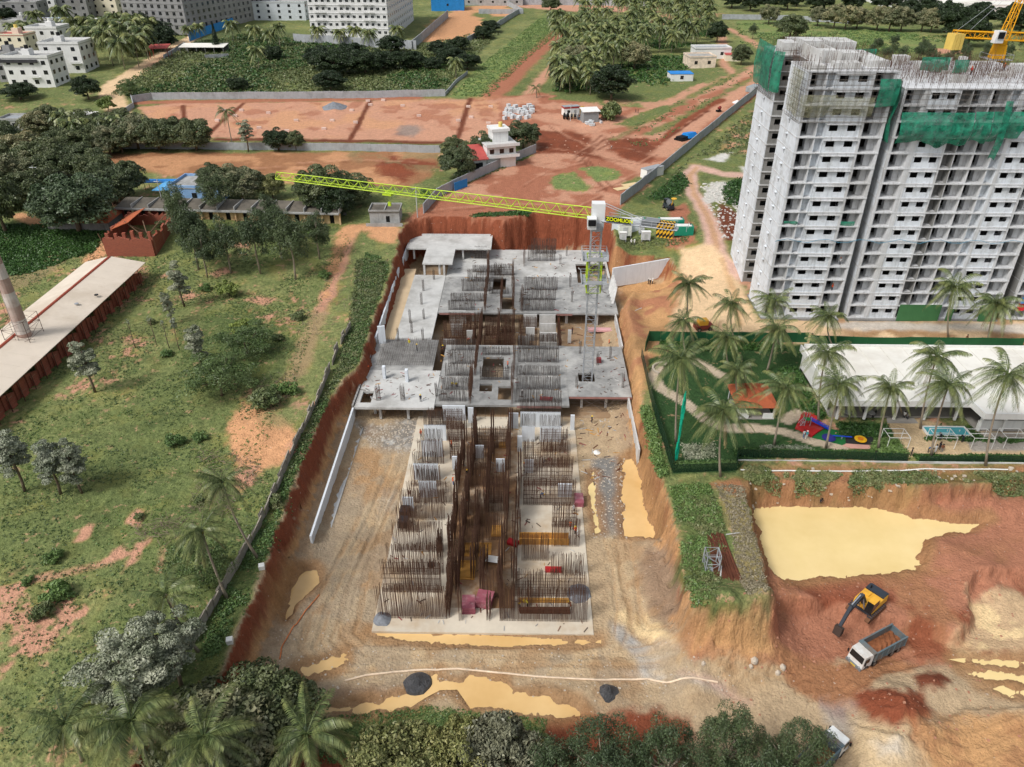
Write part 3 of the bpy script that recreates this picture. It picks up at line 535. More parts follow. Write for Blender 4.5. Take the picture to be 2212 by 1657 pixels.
# lengthwise walls of the core
for (x, ya, yb, h) in [(-10.4,74.6,85,6.2),(-11.2,86,100,5.6),(-9.5,79,101,6.4),(-7.3,82,99,5.6),(-5.8,79.2,86,5.2),(-3.0,74.2,84,6.6),(-2.8,85,106,6.8),(-1.2,76,90,5.8),(-.6,91,108,5.2),(-9.0,103,121,6.8),(-11.2,102,118,5.6),(-6.0,94,110,5.4),(-2.5,107,122,6.8),(-5.8,111,120,5.4),(-4.7,74.2,75.6,5),(-8.6,74.1,75.4,5),(-13,86,89,4.4),(1,77,80,4.2)]:
    y = ya
    while y < yb-.6:
        L = min(random.uniform(1.6, 4.2), yb-y); xx = x+random.uniform(-.25, .25); cage(xx, y, xx+random.uniform(-.12, .12), y+L, RAFT, h*random.uniform(.7, 1.2), .16, .4, .8, r=.034); y += L+random.choice((.1, .3, .9))
# cross walls
for (xa, xb, y, h, ring) in [(-20.6,-10.8,74.6,5.6,0),(-20.6,-12,79.5,5.2,1.1),(-20.4,-12,83.2,4.6,0),(-20.4,-12.5,88,5,0),(-20.4,-17,92.5,4.8,0),(-20.2,-13,95.5,5,0),(-19.6,-12.2,99.6,4.4,0),(-19.6,-14.5,104.2,4.2,0),(-19.2,-14.5,110.6,4.4,0),
     (-3,9.4,74.4,5.2,0),(-1,9.4,79.0,4.6,1.2),(4.6,9.4,83.5,4,0),(0,4.2,86.4,4.4,0),(4.8,9.2,89.6,4.6,0),(5,9,94,4.4,.9),(.2,9,99.5,5,1.0),(.2,8.8,104.6,5,.8),(.2,8.6,110,5,.7),(3.4,8.4,114.6,4.6,.45),(-18.5,-11.8,121.6,4.4,.4),(-14.4,-11.6,117.6,4.4,.4),(-13.5,-11.6,112,4,.5),
     (-9.2,-6,87.6,4.8,0),(-5.8,-3.2,90.8,5,0),(-9,-6.2,93.6,4.8,0),(-5.8,-3,97.5,5.6,0),(-9.2,-3,104.2,4.6,0),(-5.8,-2.7,99.8,5.2,1),(-9,-6,109,4.4,0),(-9,-2.6,115.5,4.6,.8),(-5.6,-3,78.9,4.4,0)]:
    cage(xa, y, xb, y, RAFT, h*random.uniform(1.05, 1.35), .19, .4, ring)
for (xa, xb, y, h) in [(-18.9,-14.7,117.8,6.8),(-18.8,-14.9,112.7,6.3),(-19.4,-15,105.9,6.2),(-17.9,-14.8,101.1,6.2),(-.5,7.4,122.6,6.6),(-.2,2.3,117.8,6.4),(3.3,7.4,117.8,6.2)]: cage(xa, y, xb, y, RAFT+3.5, h-3.5, .2, .24, 0, BAR2)
# bars and panels in the rear opening
for (xa, xb, y, h, ring) in [(-19,-12,151,4.6,.5),(-18.5,-13.4,154.5,4.6,.6),(-19,-11,158.5,4.8,.7),(-18,-12.6,162.5,5,.6),(-9.4,-6,151.5,4.6,0),(-5.6,-2.6,152.6,4.8,.8),(-9.2,-3,156,5,.7),(-9.2,-5.8,160.5,5,.8),(-5.4,-2.4,162,5,.6),(-1.4,3,152,4.8,0),(-1.2,3.2,161.5,4.6,.8),(3.6,7.8,152.6,4.8,0),(-12,-10,164,4.4,.7)]: cage(xa, y, xb, y, RAFT, h, .15, .36, ring)
for (x, ya, yb, h) in [(-10.2,150,165,5.4),(-6,150.5,165,5.2),(-2.4,150,165,5.4),(-11.6,151,160,4.4),(-.6,151,158,4.6),(-4.2,154,163,4.6),(8.4,151,164,4)]: cage(x, ya, x, yb, RAFT, h, .24, .34, 1., r=.03)
for (x0, x1, y) in [(-18.6,-15.6,152.6),(-17.4,-14.6,160.3),(-1.2,1.4,154.4),(3.8,7.7,151.6),(-13.4,-11.8,157)]: wall(x0, y, x1, y, RAFT-.03, RAFT+3.2, .3, CONCW)
for (x0, x1, y) in [(-20.2,-18.4,97.6),(6.2,8.6,101.6),(-4.8,-3.2,108.4),(-8.8,-7.2,112.4),(.4,2,108.2),(-12.8,-11.8,109)]: wall(x0, y, x1, y, RAFT-.03, RAFT+2.9, .28, WALLB)
# bars standing on the podium slabs
for (xa, xb, y, h, ring) in [(-16.8,-11.4,126.3,3,0),(-16.6,-10.8,130.5,3.2,0),(-16.4,-11,136,3,0),(-16.2,-10.8,141,3.2,0),(-16,-10.6,147,3.2,0),(-1.6,7.6,126.2,3,0),(-1.4,7.6,131,3.2,0),(-1.4,7.6,136.5,3.2,0),(-1.2,7.6,142,3.2,0),(-1.2,7.8,147.8,3.4,0),(-9,-3,134.6,2.8,.6),(-9,-3,145,2.8,.6),
     (-18.6,-12,167,3.2,0),(-18.4,-10,172,3.2,0),(-16,-8.6,178,3.2,0),(-15,-6,184,3.2,0),(-14,-6,190,3.0,.7),(-1,7.4,167,3.4,0),(-1,8,173,3.4,0),(0,8.6,179,3.4,0),(1,8.6,198,4.6,0),(2,9,203.5,4.4,0),(-8,-3,188,3,.7),(-9,-4,176.5,2.6,0),(-14,-10.5,199.5,3.4,.8)]:
    cage(xa, y, xb, y, L1, h*random.uniform(.7, 1.15), .16, .34, ring, BAR2, .029)
for (x, ya, yb, h) in [(-10.6,125.2,134,5),(-2.2,125.2,133,5),(-10.2,136,148,3.4),(-2.0,136,148,3.4),(-9.6,166,176,4.4),(-5.6,166,178,4.6),(-2.6,166,178,4.6),(-.4,166,175,3.4),(-9.6,178,190,3.4),(-3,178,191,3.6),(-10,192,199,3.6),(0,194,200,3.4)]: cage(x, ya, x, yb, L1, h, .3, .3, 1, REBAR, .026)
# column starter bars
def starter(x, y, z, h, s_=.4, ring=0.):
    b = MB()
    for i in range(4):
        for j in range(4):
            if i in (0, 3) or j in (0, 3): b.bar((x+(i/3-.5)*s_, y+(j/3-.5)*s_, z), (x+(i/3-.5)*s_*random.uniform(.6, 1.5), y+(j/3-.5)*s_, z+h*random.uniform(.85, 1.1)), .022, 3)
    zz = z+.2
    while ring and zz < z+h*.9:
        for (a, c) in (((-.5,-.5),(.5,-.5)),((.5,-.5),(.5,.5)),((.5,.5),(-.5,.5)),((-.5,.5),(-.5,-.5))): b.bar((x+a[0]*s_, y+a[1]*s_, zz), (x+c[0]*s_, y+c[1]*s_, zz), .03, 3)
        zz += ring
    o = b.build('column_bars', BAR2, site); o['kind'] = 'stuff'
for (x, y) in [(-29,126.5),(-24.1,126.6)]: starter(x, y, L1, 3.4, .75, .35)
for (x, y) in [(-26,155),(-24,162),(-25.5,170),(-26,178),(-24,185),(-27,160),(11,132),(16,141),(12.5,146),(19,144),(20.5,132),(12,172),(16,176),(12,181),(20,179),(10,196),(12,202),(20,205),(-17.5,128),(-18.4,142),(-28.6,151),(-23,151.5)]: starter(x, y, L1, random.uniform(2.6, 3.6))
# reinforcement mat on the part deck at the left
b = MB()
for i in range(30): y = 139.5+i*.4; b.bar((-31.6, y, L1+.55), (-19.2, y, L1+.55+random.uniform(-.05, .05)), .03, 3)
for i in range(26): x = -31.6+i*.48; b.bar((x, 139.2, L1+.6), (x+random.uniform(-.1, .1), 151.6, L1+.6), .03, 3)
for i in range(40): x = random.uniform(-31.5, -19.3); y = random.uniform(139.5, 151.4); b.bar((x, y, L1), (x, y, L1+1.2), .028, 3)
o = b.build('rebar_mat', BAR2, site); o['kind'] = 'stuff'
# starter bars along the left retaining wall and wet dark bars poking out
b = MB()
for i in range(70):
    y = 124+i*.36; b.bar((-33.75, y, L1+.3), (-33.9-random.uniform(.4, 2.6)*(i % 3 == 0), y-random.uniform(-.3, .3), L1+.6+random.uniform(.2, .9)), .025, 3)
for i in range(40): y = 124+i*.65; b.bar((-33.2, y, RAFT), (-33.2, y, L1+.5), .03, 3)
o = b.build('wall_bars', REBAR, site); o['kind'] = 'stuff'
b = MB()
for k in range(9): b.bar((10.2+random.random()*11, 128.3, L1-.2), (10.2+random.random()*11, 128.3, RAFT), .035, 4)
for k in range(5): b.bar((9.6, 128.2, RAFT+.7*k), (21.6, 128.2, RAFT+.7*k), .03, 3)
for k in range(26): x = -33+k*.6; b.bar((x, 123.9, L1-.1), (x+random.uniform(-.4, .4), 124.2+random.uniform(0, 1), RAFT+random.uniform(0, 1)), .03, 3)
for k in range(24): x = -17+k*1.05; b.bar((x, 125.2, L1-.3), (x, 125.2, RAFT), .03, 3)
for k in range(30): x = -20.6+k*1.45; b.bar((x, 166, L1-.3), (x, 166, RAFT), .03, 3)
o = b.build('falsework_props', BAR2, site); o['kind'] = 'stuff'
for (x0, x1, y, z) in [(9.3,22,128.3,L1-.33),(-1.2,7.6,124.9,L1-.42),(-20.6,-12,165.4,L1-.36),(8,11.8,165.4,L1-.36)]: MB().box(x0, x1, y-.05, y+.0, z-.15, z+.32).build('edge_form', mat('edge_formwork', (150,110,104), .8, .2, 1), site)
# inclined form panels stacked against the right edge
for k in range(5): MB().hexa([(21.8+k*.05, 171+k*1.9, L1+.1), (22.4, 171+k*1.9, L1+.1), (22.4, 171.5+k*1.9, L1+.1), (21.8, 171.5+k*1.9, L1+.1), (22.9, 174.6+k*1.9, L1+2.9), (23.5, 174.6+k*1.9, L1+2.9), (23.5, 175.1+k*1.9, L1+2.9), (22.9, 175.1+k*1.9, L1+2.9)]).build('raking_panel', CONCW, site)
# ================================================================ tower cranes
LIME = mat('lime_paint', (178,206,52), .5, .08, .5); YEL = mat('yellow_paint', (222,160,22), .5, .12, .6); GREYP = mat('grey_paint', (170,174,178), .5, .08, .6); BLKP = mat('black_paint', (26,26,28), .5, .1)
def lattice(b, a, c, s_, step, r, up=Vector((0, 1, 0)), tri=False, s2=None):
    a = Vector(a); c = Vector(c); d = (c-a); L = d.length; d = d/L; u = (up-d*up.dot(d)).normalized(); w_ = d.cross(u); n_ = max(1, round(L/step))
    offs = [(-1,-1),(1,-1),(1,1),(-1,1)] if not tri else [(-1,-.6),(1,-.6),(0,1)]
    def pt(i, k): q = offs[k]; z = s_+(s2-s_)*i/n_ if s2 else s_; return a+d*(L*i/n_)+u*q[1]*z/2+w_*q[0]*z/2
    for k in range(len(offs)): b.bar(pt(0, k), pt(n_, k), r*1.5, 4)
    for i in range(n_+1):
        for k in range(len(offs)):
            j = (k+1) % len(offs); b.bar(pt(i, k), pt(i, j), r*.8, 3)
            if i < n_: b.bar(pt(i, k if (i+k) % 2 else j), pt(i+1, j if (i+k) % 2 else k), r*.8, 3)
    return b
def textmesh(txt, size, mt, name, parent, loc, rot, ext=.04):
    cu = bpy.data.curves.new(name, 'FONT'); cu.body = txt; cu.size = size; cu.extrude = ext; cu.offset = size*.03; cu.align_x = 'LEFT'
    to = bpy.data.objects.new(name+'_c', cu); COL.objects.link(to); bpy.context.view_layer.update()
    tm = bpy.data.meshes.new_from_object(to.evaluated_get(bpy.context.evaluated_depsgraph_get())); bpy.data.objects.remove(to); bpy.data.curves.remove(cu)
    tm.materials.clear(); tm.materials.append(mt); o = link(name, tm, parent, loc); o.rotation_euler = rot; return o
cr = thing('tower_crane', 'grey tower crane with long lime green jib and striped counterweights over pit', 'crane', (13.5, 136, RAFT))
MX, MY, TZ = 0, 0, 36.0                                   # local: mast axis, height to the slewing ring
MB().box(-2.2, 2.2, -2.2, 2.2, -.1, .5).build('base_block', CONC, cr)
o = lattice(MB(), (MX, MY, .4), (MX, MY, TZ-9), 1.9, 1.9, .06).build('mast', STEEL, cr)
lattice(MB(), (MX, MY, TZ-9), (MX, MY, TZ), 1.9, 1.9, .06).build('mast', STEEL, cr)
o = lattice(MB(), (MX, MY, TZ-12.5), (MX, MY, TZ-5.2), 2.7, 2.4, .075).build('climbing_frame', LIME, cr); ch = o
for z in (TZ-10.2, TZ-5.4):
    b = MB(); b.box(-2.4, 2.4, -2.4, -1.5, z-.08, z).box(-2.4, 2.4, 1.5, 2.4, z-.08, z).box(-2.4, -1.5, -1.48, 1.48, z-.08, z).box(1.5, 2.4, -1.48, 1.48, z-.08, z)
    for (x, y) in [(-2.4,-2.4),(0,-2.4),(2.4,-2.4),(2.4,0),(2.4,2.4),(0,2.4),(-2.4,2.4),(-2.4,0)]: b.bar((x, y, z), (x, y, z+1.2), .05, 4)
    for zz in (.6, 1.15):
        for (p, q) in [((-2.4,-2.4),(2.4,-2.4)),((2.4,-2.4),(2.4,2.4)),((2.4,2.4),(-2.4,2.4)),((-2.4,2.4),(-2.4,-2.4))]: b.bar((*p, z+zz), (*q, z+zz), .045, 4)
    b.box(-2.45, -2.41, -2.4, 2.4, z, z+.7).box(2.41, 2.45, -2.4, 2.4, z, z+.7).box(-1.4, 1.4, -2.46, -2.42, z, z+.8)
    b.build('work_platform', GREYP, cr)
MB().cyl(0, 0, TZ, TZ+.8, 1.3, 14).box(-1.2, 1.2, -1.2, 1.2, TZ+.8, TZ+1.6).build('slewing_ring', GREYP, cr)
tw = MB().box(-1.1, 1.3, -1.0, 1.0, TZ+1.6, TZ+5.2).build('tower_head', mat('crane_white', (222,224,224), .5, .05), cr)
cab = MB().hexa([(-1.9,-2.6,TZ+.9),(-.3,-2.6,TZ+.9),(-.3,-1.05,TZ+.9),(-1.9,-1.05,TZ+.9),(-2.0,-2.9,TZ+3.0),(-.3,-2.9,TZ+3.0),(-.3,-1.05,TZ+3.0),(-2.0,-1.05,TZ+3.0)]).build('cab', mat('crane_white', (222,224,224)), cr)
MB().box(-1.85, -.45, -2.96, -2.84, TZ+1.7, TZ+2.85).build('cab_window', BLKP, cab)
JA = math.atan2(P(600, 390, 31).y-136, P(600, 390, 31).x-13.5); jd = Vector((math.cos(JA), math.sin(JA), 0)); jl = math.hypot(P(600, 390, 31).x-13.5, P(600, 390, 31).y-136)
JZ = TZ+2.2; ju = Vector((-jd.y, jd.x, 0))
def jp(s_, lat, z): return tuple(jd*s_+ju*lat+Vector((0, 0, JZ+z)))
b = MB(); nn = int(jl/2.7); st = jl/nn
hgt_ = lambda s_: 1.9-.6*s_/jl
for s0, s1, c in [(1.2, jl, .75)]:
    for l in (-c, c): b.bar(jp(s0, l, 0), jp(s1, l, 0), .1, 4)
    for i in range(6): b.bar(jp(s0+(s1-s0)*i/6, 0, hgt_(s0+(s1-s0)*i/6)), jp(s0+(s1-s0)*(i+1)/6, 0, hgt_(s0+(s1-s0)*(i+1)/6)), .1, 4)
for i in range(nn):
    s_ = 1.2+(jl-1.2)*i/nn; e = 1.2+(jl-1.2)*(i+1)/nn; m_ = .5*(s_+e)
    for l in (-.75, .75): b.bar(jp(s_, l, 0), jp(m_, 0, hgt_(m_)), .055, 4); b.bar(jp(m_, 0, hgt_(m_)), jp(e, l, 0), .055, 4)
    b.bar(jp(s_, -.75, 0), jp(s_, .75, 0), .05, 3); b.bar(jp(s_, -.75, 0), jp(e, .75, 0), .04, 3)
b.bar(jp(jl, -.75, 0), jp(jl, 0, hgt_(jl)), .06, 4).bar(jp(jl, .75, 0), jp(jl, 0, hgt_(jl)), .06, 4).bar(jp(jl, .75, 0), jp(jl, -.75, 0), .06, 4)
b.build('jib', LIME, cr)
b = MB(); tr_ = jl*.62
b.cbox(*jp(tr_, 0, -.35), 2.0, 1.8, .35, JA).bar(jp(tr_, 0, -.4), jp(tr_, 0, -2.2), .03, 4).cbox(*jp(tr_, 0, -2.5), .6, .4, .8, JA); b.build('trolley', LIME, cr)
CJ = 15.0
b = MB()
for l in (-.8, .8): b.bar(jp(-1, l, -.2), jp(-CJ, l, -.2), .14, 4)
for i in range(9): b.bar(jp(-1-i*(CJ-1)/8, -.8, -.2), jp(-1-i*(CJ-1)/8, .8, -.2), .08, 4)
b.cbox(*jp(-CJ/2-.5, 0, -.15), CJ-1, 1.5, .06, JA)
for l in (-1.0, 1.0):
    for i in range(8): b.bar(jp(-2-i*2.1, l, -.1), jp(-2-i*2.1, l, 1.0), .04, 4)
    b.bar(jp(-2, l, 1.0), jp(-CJ, l, 1.0), .045, 4); b.bar(jp(-2, l, .5), jp(-CJ, l, .5), .035, 4)
for l in (-.5, .5): b.bar(tuple(Vector((0, 0, TZ+5.1))+jd*-1+ju*l), jp(-CJ+4.5, l, .1), .07, 4)
b.build('counter_jib', GREYP, cr)
b = MB(); b.cbox(*jp(-10.4, 0, .5), 2.6, 1.5, 1.1, JA).cbox(*jp(-9, 0, .4), 1.2, 1.2, .8, JA); b.build('hoist_winch', mat('winch_grey', (120,124,128), .5), cr)
HZ = bpy.data.materials.new('hazard_stripes'); HZ.use_nodes = True; n = NT(HZ); wv = n.new('ShaderNodeTexWave', wave_type='BANDS', bands_direction='DIAGONAL'); wv.inputs['Scale'].default_value = .55; wv.inputs['Distortion'].default_value = 0
n.link(n.coord('Object'), wv.inputs[0]); n.link(n.mix(n.ramp(wv.outputs['Fac'], .48, .52), lin(24,24,24), lin(222,170,40)), n.b.inputs['Base Color']); n.b.inputs['Roughness'].default_value = .6
for k in range(5): q = MB().cbox(0, 0, 0, .56, 1.7, 2.7).build('counterweight', HZ, cr); q.location = jp(-11.6-k*.62, 0, -.5); q.rotation_euler = (0, 0, JA)
bd = MB().cbox(0, 0, 0, 4.6, .08, .95).build('name_board', BLKP, cr); bd.location = jp(-4.2, 1.12, .55); bd.rotation_euler = (0, 0, JA+math.pi)
fw = JA+math.pi
tx = textmesh('ZOOMLION', .92, mat('sign_yellow', (214,222,30), .5, .02), 'lettering', cr, tuple(Vector(jp(-2.0, 1.19, .25))), (R(90), 0, fw), .02)
# yellow crane by the tower
YX, YY = P(2150, 130, 50.6).x-1, 178.0
yb = PYZ = None
yc = thing('tower_crane', 'yellow tower crane with white cab beyond the grey tower block', 'crane', (118.6, 168, 0))
def place_y(u, v, y):
    d = ray(u, v); t = y/d[1]; return Vector((d[0]*t, y, CAM_H+d[2]*t))
q0 = place_y(2162, 92, 196); yc.location = (q0.x, q0.y, 1); YH = q0.z-1
lattice(MB(), (0, 0, 0), (0, 0, YH-3), 2.2, 2.2, .1).build('mast', YEL, yc)
b = MB(); b.hexa([(-1.4,-1.4,YH-3.4),(1.4,-1.4,YH-3.4),(1.4,1.4,YH-3.4),(-1.4,1.4,YH-3.4),(-1.1,-1.1,YH-.4),(1.1,-1.1,YH-.4),(1.1,1.1,YH-.4),(-1.1,1.1,YH-.4)]).cyl(0, 0, YH-.4, YH+.6, 1.4, 12); b.build('slewing_ring', YEL, yc)
b = MB(); b.box(-2.6, 2.6, -2.6, -1.5, YH-3.6, YH-3.5).box(-2.6, 2.6, 1.5, 2.6, YH-3.6, YH-3.5).box(-2.6,-1.5,-1.5,1.5,YH-3.6,YH-3.5).box(1.5,2.6,-1.5,1.5,YH-3.6,YH-3.5)
for (x, y) in [(-2.6,-2.6),(2.6,-2.6),(2.6,2.6),(-2.6,2.6),(0,-2.6)]: b.bar((x, y, YH-3.5), (x, y, YH-2.4), .05, 4)
for (p, q) in [((-2.6,-2.6),(2.6,-2.6)),((2.6,-2.6),(2.6,2.6)),((-2.6,2.6),(-2.6,-2.6))]: b.bar((*p, YH-2.4), (*q, YH-2.4), .05, 4)
b.build('work_platform', STEEL, yc)
c2 = MB().hexa([(-3.2,-2.9,YH+.2),(-1.2,-2.9,YH+.2),(-1.2,-1.2,YH+.2),(-3.2,-1.2,YH+.2),(-3.0,-3.2,YH+2.8),(-1.2,-3.2,YH+2.8),(-1.2,-1.2,YH+2.8),(-3.0,-1.2,YH+2.8)]).build('cab', mat('crane_white', (222,224,224)), yc)
MB().box(-2.8, -1.4, -3.24, -3.1, YH+1.2, YH+2.6).build('cab_window', BLKP, c2)
lattice(MB(), (.2, 0, YH+.6), (2.0, 0, YH+14), 1.7, 1.9, .09, s2=.8).build('tower_head', YEL, yc)
lattice(MB(), (.8, 0, YH+1.4), (16, 3, YH+.4), 1.7, 2.0, .09, Vector((0, 0, 1))).build('jib', YEL, yc)
lattice(MB(), (-.8, 0, YH+1.4), (-13, -3, YH+2.2), 1.4, 2.4, .1, Vector((0, 0, 1))).build('counter_jib', YEL, yc)
for k in range(3): MB().cbox(-11.5-k*.9, -2.7-k*.2, YH+.6, .8, 2.6, 3.4, .24).build('counterweight', mat('pale_yellow', (216,186,96), .6, .1), yc)
b = MB(); [b.bar((2.0, 0, YH+14), q, .04, 3) for q in [(-12.5,-3,YH+3),(-9,-2,YH+3),(15,3,YH+1.5)]]; b.build('tie_rope', STEEL, yc)
# ================================================================ unfinished tower block
FH = 3.13; TY = 157.5
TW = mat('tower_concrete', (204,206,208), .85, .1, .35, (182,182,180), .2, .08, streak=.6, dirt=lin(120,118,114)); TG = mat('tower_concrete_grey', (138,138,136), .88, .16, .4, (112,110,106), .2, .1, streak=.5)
TB = mat('tower_blockwork', (214,220,226), .85, .08, .8, (176,178,178), .2, .06, streak=.45); INN_SHADE = mat('tower_inside_shade', (44,43,42), .9, .15, .5)  # near-black inside colour: the shade of the open rooms is painted in
def m_balcony(w, flip=False):
    b = MB(); o0, o1 = (.0, w*.64) if not flip else (w*.36, w)
    b.box(0, .14, .02, 3.0, 0, FH-.26).box(w-.14, w, .02, 3.0, 0, FH-.26)
    yb_ = 3.0; b.box(.14, o0+.2, yb_, yb_+.2, 0, FH-.26) if o0 > .14 else None
    b.box(o1, w-.14, yb_-1.1, yb_+.2, 0, FH-.26); b.box(max(o0, .14), o1, yb_, yb_+.2, 2.35, FH-.26)
    b.box(.14, w-.14, .02, .2, 0, .12)
    return b
def m_window(w, n_=2):
    b = MB(); z0, z1 = 1.1, 2.32; ww = min(1.75, w/n_*.55); xs = [w*(i+.5)/n_+(-.12 if i == 0 else .12) for i in range(n_)] if n_ > 1 else [w/2]
    y0, y1 = .12, .32; edges = [0]+sum([[x-ww/2, x+ww/2] for x in xs], [])+[w]
    b.box(0, w, y0, y1, 0, z0).box(0, w, y0, y1, z1, FH-.26)
    for i in range(0, len(edges), 2): b.box(edges[i], edges[i+1], y0, y1, z0, z1)
    return b
def m_ledge(w): return MB().box(.05, w-.05, -.42, .1, 2.42, 2.54).box(0, w, -.08, .1, 2.56, FH-.27)
def m_duct(w):
    b = MB(); b.box(0, .12, .02, 1.6, 0, FH-.26).box(w-.12, w, .02, 1.6, 0, FH-.26)
    b.box(.12, w-.12, 1.4, 1.6, 0, 1.2).box(.12, w-.12, 1.4, 1.6, 2.3, FH-.26).box(.12+.62, w-.12, 1.4, 1.6, 1.2, 2.3)
    return b
def m_recess(w): return MB().box(0, .12, .02, 2.4, 0, FH-.26).box(w-.12, w, .02, 2.4, 0, FH-.26).box(.12, w-.12, 2.2, 2.4, 0, FH-.26).box(.12, w-.12, .02, .2, 0, .15)
def m_pier(w): return MB().box(0, w, -.04, .5, -.02, FH-.02)
_bay = {}
def bay(kind, w):
    k = (kind, round(w, 2))
    if k not in _bay:
        if kind == 'B': _bay[k] = m_balcony(w).mesh('balcony_bay', [TW, INN_SHADE])
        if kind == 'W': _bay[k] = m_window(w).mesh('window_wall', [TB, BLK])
        if kind == 'w': _bay[k] = m_window(w, 1).mesh('window_wall', [TG, BLK])
        if kind == 'L': _bay[k] = m_ledge(w).mesh('window_ledge', [TW])
        if kind == 'D': _bay[k] = m_duct(w).mesh('duct_bay', [TB, BLK])
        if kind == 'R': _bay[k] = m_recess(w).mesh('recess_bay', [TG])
        if kind == 'P': _bay[k] = m_pier(w).mesh('pier', [TW])
    return _bay[k]
NAMES = dict(B='balcony_bay', W='window_wall', D='duct_bay', R='recess_bay', P='pier', w='window_wall')
def front(T, x0, y0, bays, nf, skip=0):
    for f in range(nf):
        x = x0
        for kind, w in bays:
            o = link(NAMES[kind], bay(kind, w), T, (x, y0, f*FH+.5))
            if kind == 'W': link('window_ledge', bay('L', w), o)
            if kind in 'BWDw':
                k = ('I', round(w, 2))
                if k not in _bay: _bay[k] = MB().box(.15, w-.15, 0, .2, 0, FH-.26).mesh('shaded_room_wall', INN_SHADE)
                link('shaded_room_wall', _bay[k], T, (x, y0+(4.6 if kind == 'B' else 3.0), f*FH+.5))  # wall set close behind the opening, its dark colour standing in for room shade
            x += w
def slits(T, x, ya, yb, nf, n_):            # blank side wall with slot windows under small canopies
    for f in range(nf):
        k = ('S', round(yb-ya, 2), n_)
        if k not in _bay:
            b = MB(); L = yb-ya; ys = [L*(i+.5)/n_ for i in range(n_)]; e = [0]+sum([[q-.22, q+.22] for q in ys], [])+[L]
            b.box(0, .22, 0, L, 0, 1.3).box(0, .22, 0, L, 2.4, FH-.03)
            for i in range(0, len(e), 2): b.box(0, .22, e[i], e[i+1], 1.3, 2.4)
            for q in ys: b.box(-.4, 0, q-.55, q+.55, 2.45, 2.55)
            _bay[k] = b.mesh('side_wall', [TB])
        link('side_wall', _bay[k], T, (x, ya, f*FH+.5))
def plate(T, pts, nf, z0=.5, th=.26, name='floor_slab', mt=None):
    me_ = MB().prism(pts, -th, 0).mesh(name, mt or TW)
    for f in range(nf): link(name, me_, T, (0, 0, f*FH+z0))
def rebars(T, area, n_, z, h0, h1, r=.028):
    b = MB(); x0, x1, y0, y1 = area
    for i in range(n_):
        x = random.uniform(x0, x1); y = random.uniform(y0, y1); b.bar((x, y, z), (x+random.uniform(-.25, .25), y+random.uniform(-.25, .25), z+random.uniform(h0, h1)), r, 3)
    o = b.build('starter_bars', REBAR, T); o['kind'] = 'stuff'
def row_bars(T, xa, ya, xb, yb, z, h, sp=.3):
    b = MB(); L = math.hypot(xb-xa, yb-ya); n_ = int(L/sp)
    for i in range(n_+1): t = i/n_; b.bar((xa+(xb-xa)*t, ya+(yb-ya)*t, z), (xa+(xb-xa)*t+random.uniform(-.15, .15), ya+(yb-ya)*t+random.uniform(-.15, .15), z+h*random.uniform(.7, 1.1)), .026, 3)
    o = b.build('starter_bars', REBAR, T); o['kind'] = 'stuff'
def scaff(T, pts, z0, z1, out=.9, step=1.5, name='edge_scaffold'):
    b = MB()
    for (xa, ya), (xb, yb) in zip(pts[:-1], pts[1:]):
        L = math.hypot(xb-xa, yb-ya); n_ = max(1, round(L/step)); dx, dy = (xb-xa)/L, (yb-ya)/L; nx, ny = dy, -dx
        for off in (out*.35, out):
            for i in range(n_+1): x = xa+dx*L*i/n_+nx*off; y = ya+dy*L*i/n_+ny*off; b.bar((x, y, z0), (x, y, z1+random.uniform(0, .6)), .03, 3)
            z = z0
            while z <= z1: b.bar((xa+nx*off, ya+ny*off, z), (xb+nx*off, yb+ny*off, z), .03, 3); z += 1.0
        for i in range(n_+1):
            z = z0
            while z <= z1: b.bar((xa+dx*L*i/n_+nx*out, ya+dy*L*i/n_+ny*out, z), (xa+dx*L*i/n_, ya+dy*L*i/n_, z-.4), .028, 3); z += 2.0
    o = b.build(name, mat('scaffold_pipe', (96,90,84), .7, .25, 1), T); o['kind'] = 'stuff'
NET = bpy.data.materials.new('green_net'); NET.use_nodes = True; n = NT(NET); p = n.pos()
n.link(n.mix(n.ramp(n.noise(.8, 4, .7, p), .35, .65), lin(4,84,64), lin(26,140,108)), n.b.inputs['Base Color']); n.b.inputs['Roughness'].default_value = .7; n.link(n.ramp(n.noise(1.2, 3, .6, p), .3, .7, .68, .93), n.b.inputs['Alpha']); n.bump(n.noise(1.5, 3, .6, p), .5, .3)
NETB = NET.copy(); NETB.name = 'beige_net'; NETB.use_nodes = True
for q in NETB.node_tree.nodes:
    if q.type == 'MIX': q.inputs[6].default_value = (*lin(120,122,92), 1); q.inputs[7].default_value = (*lin(158,156,128), 1)
    if q.type == 'MAP_RANGE' and q.inputs[3].default_value > .5: q.inputs[3].default_value = .25; q.inputs[4].default_value = .6
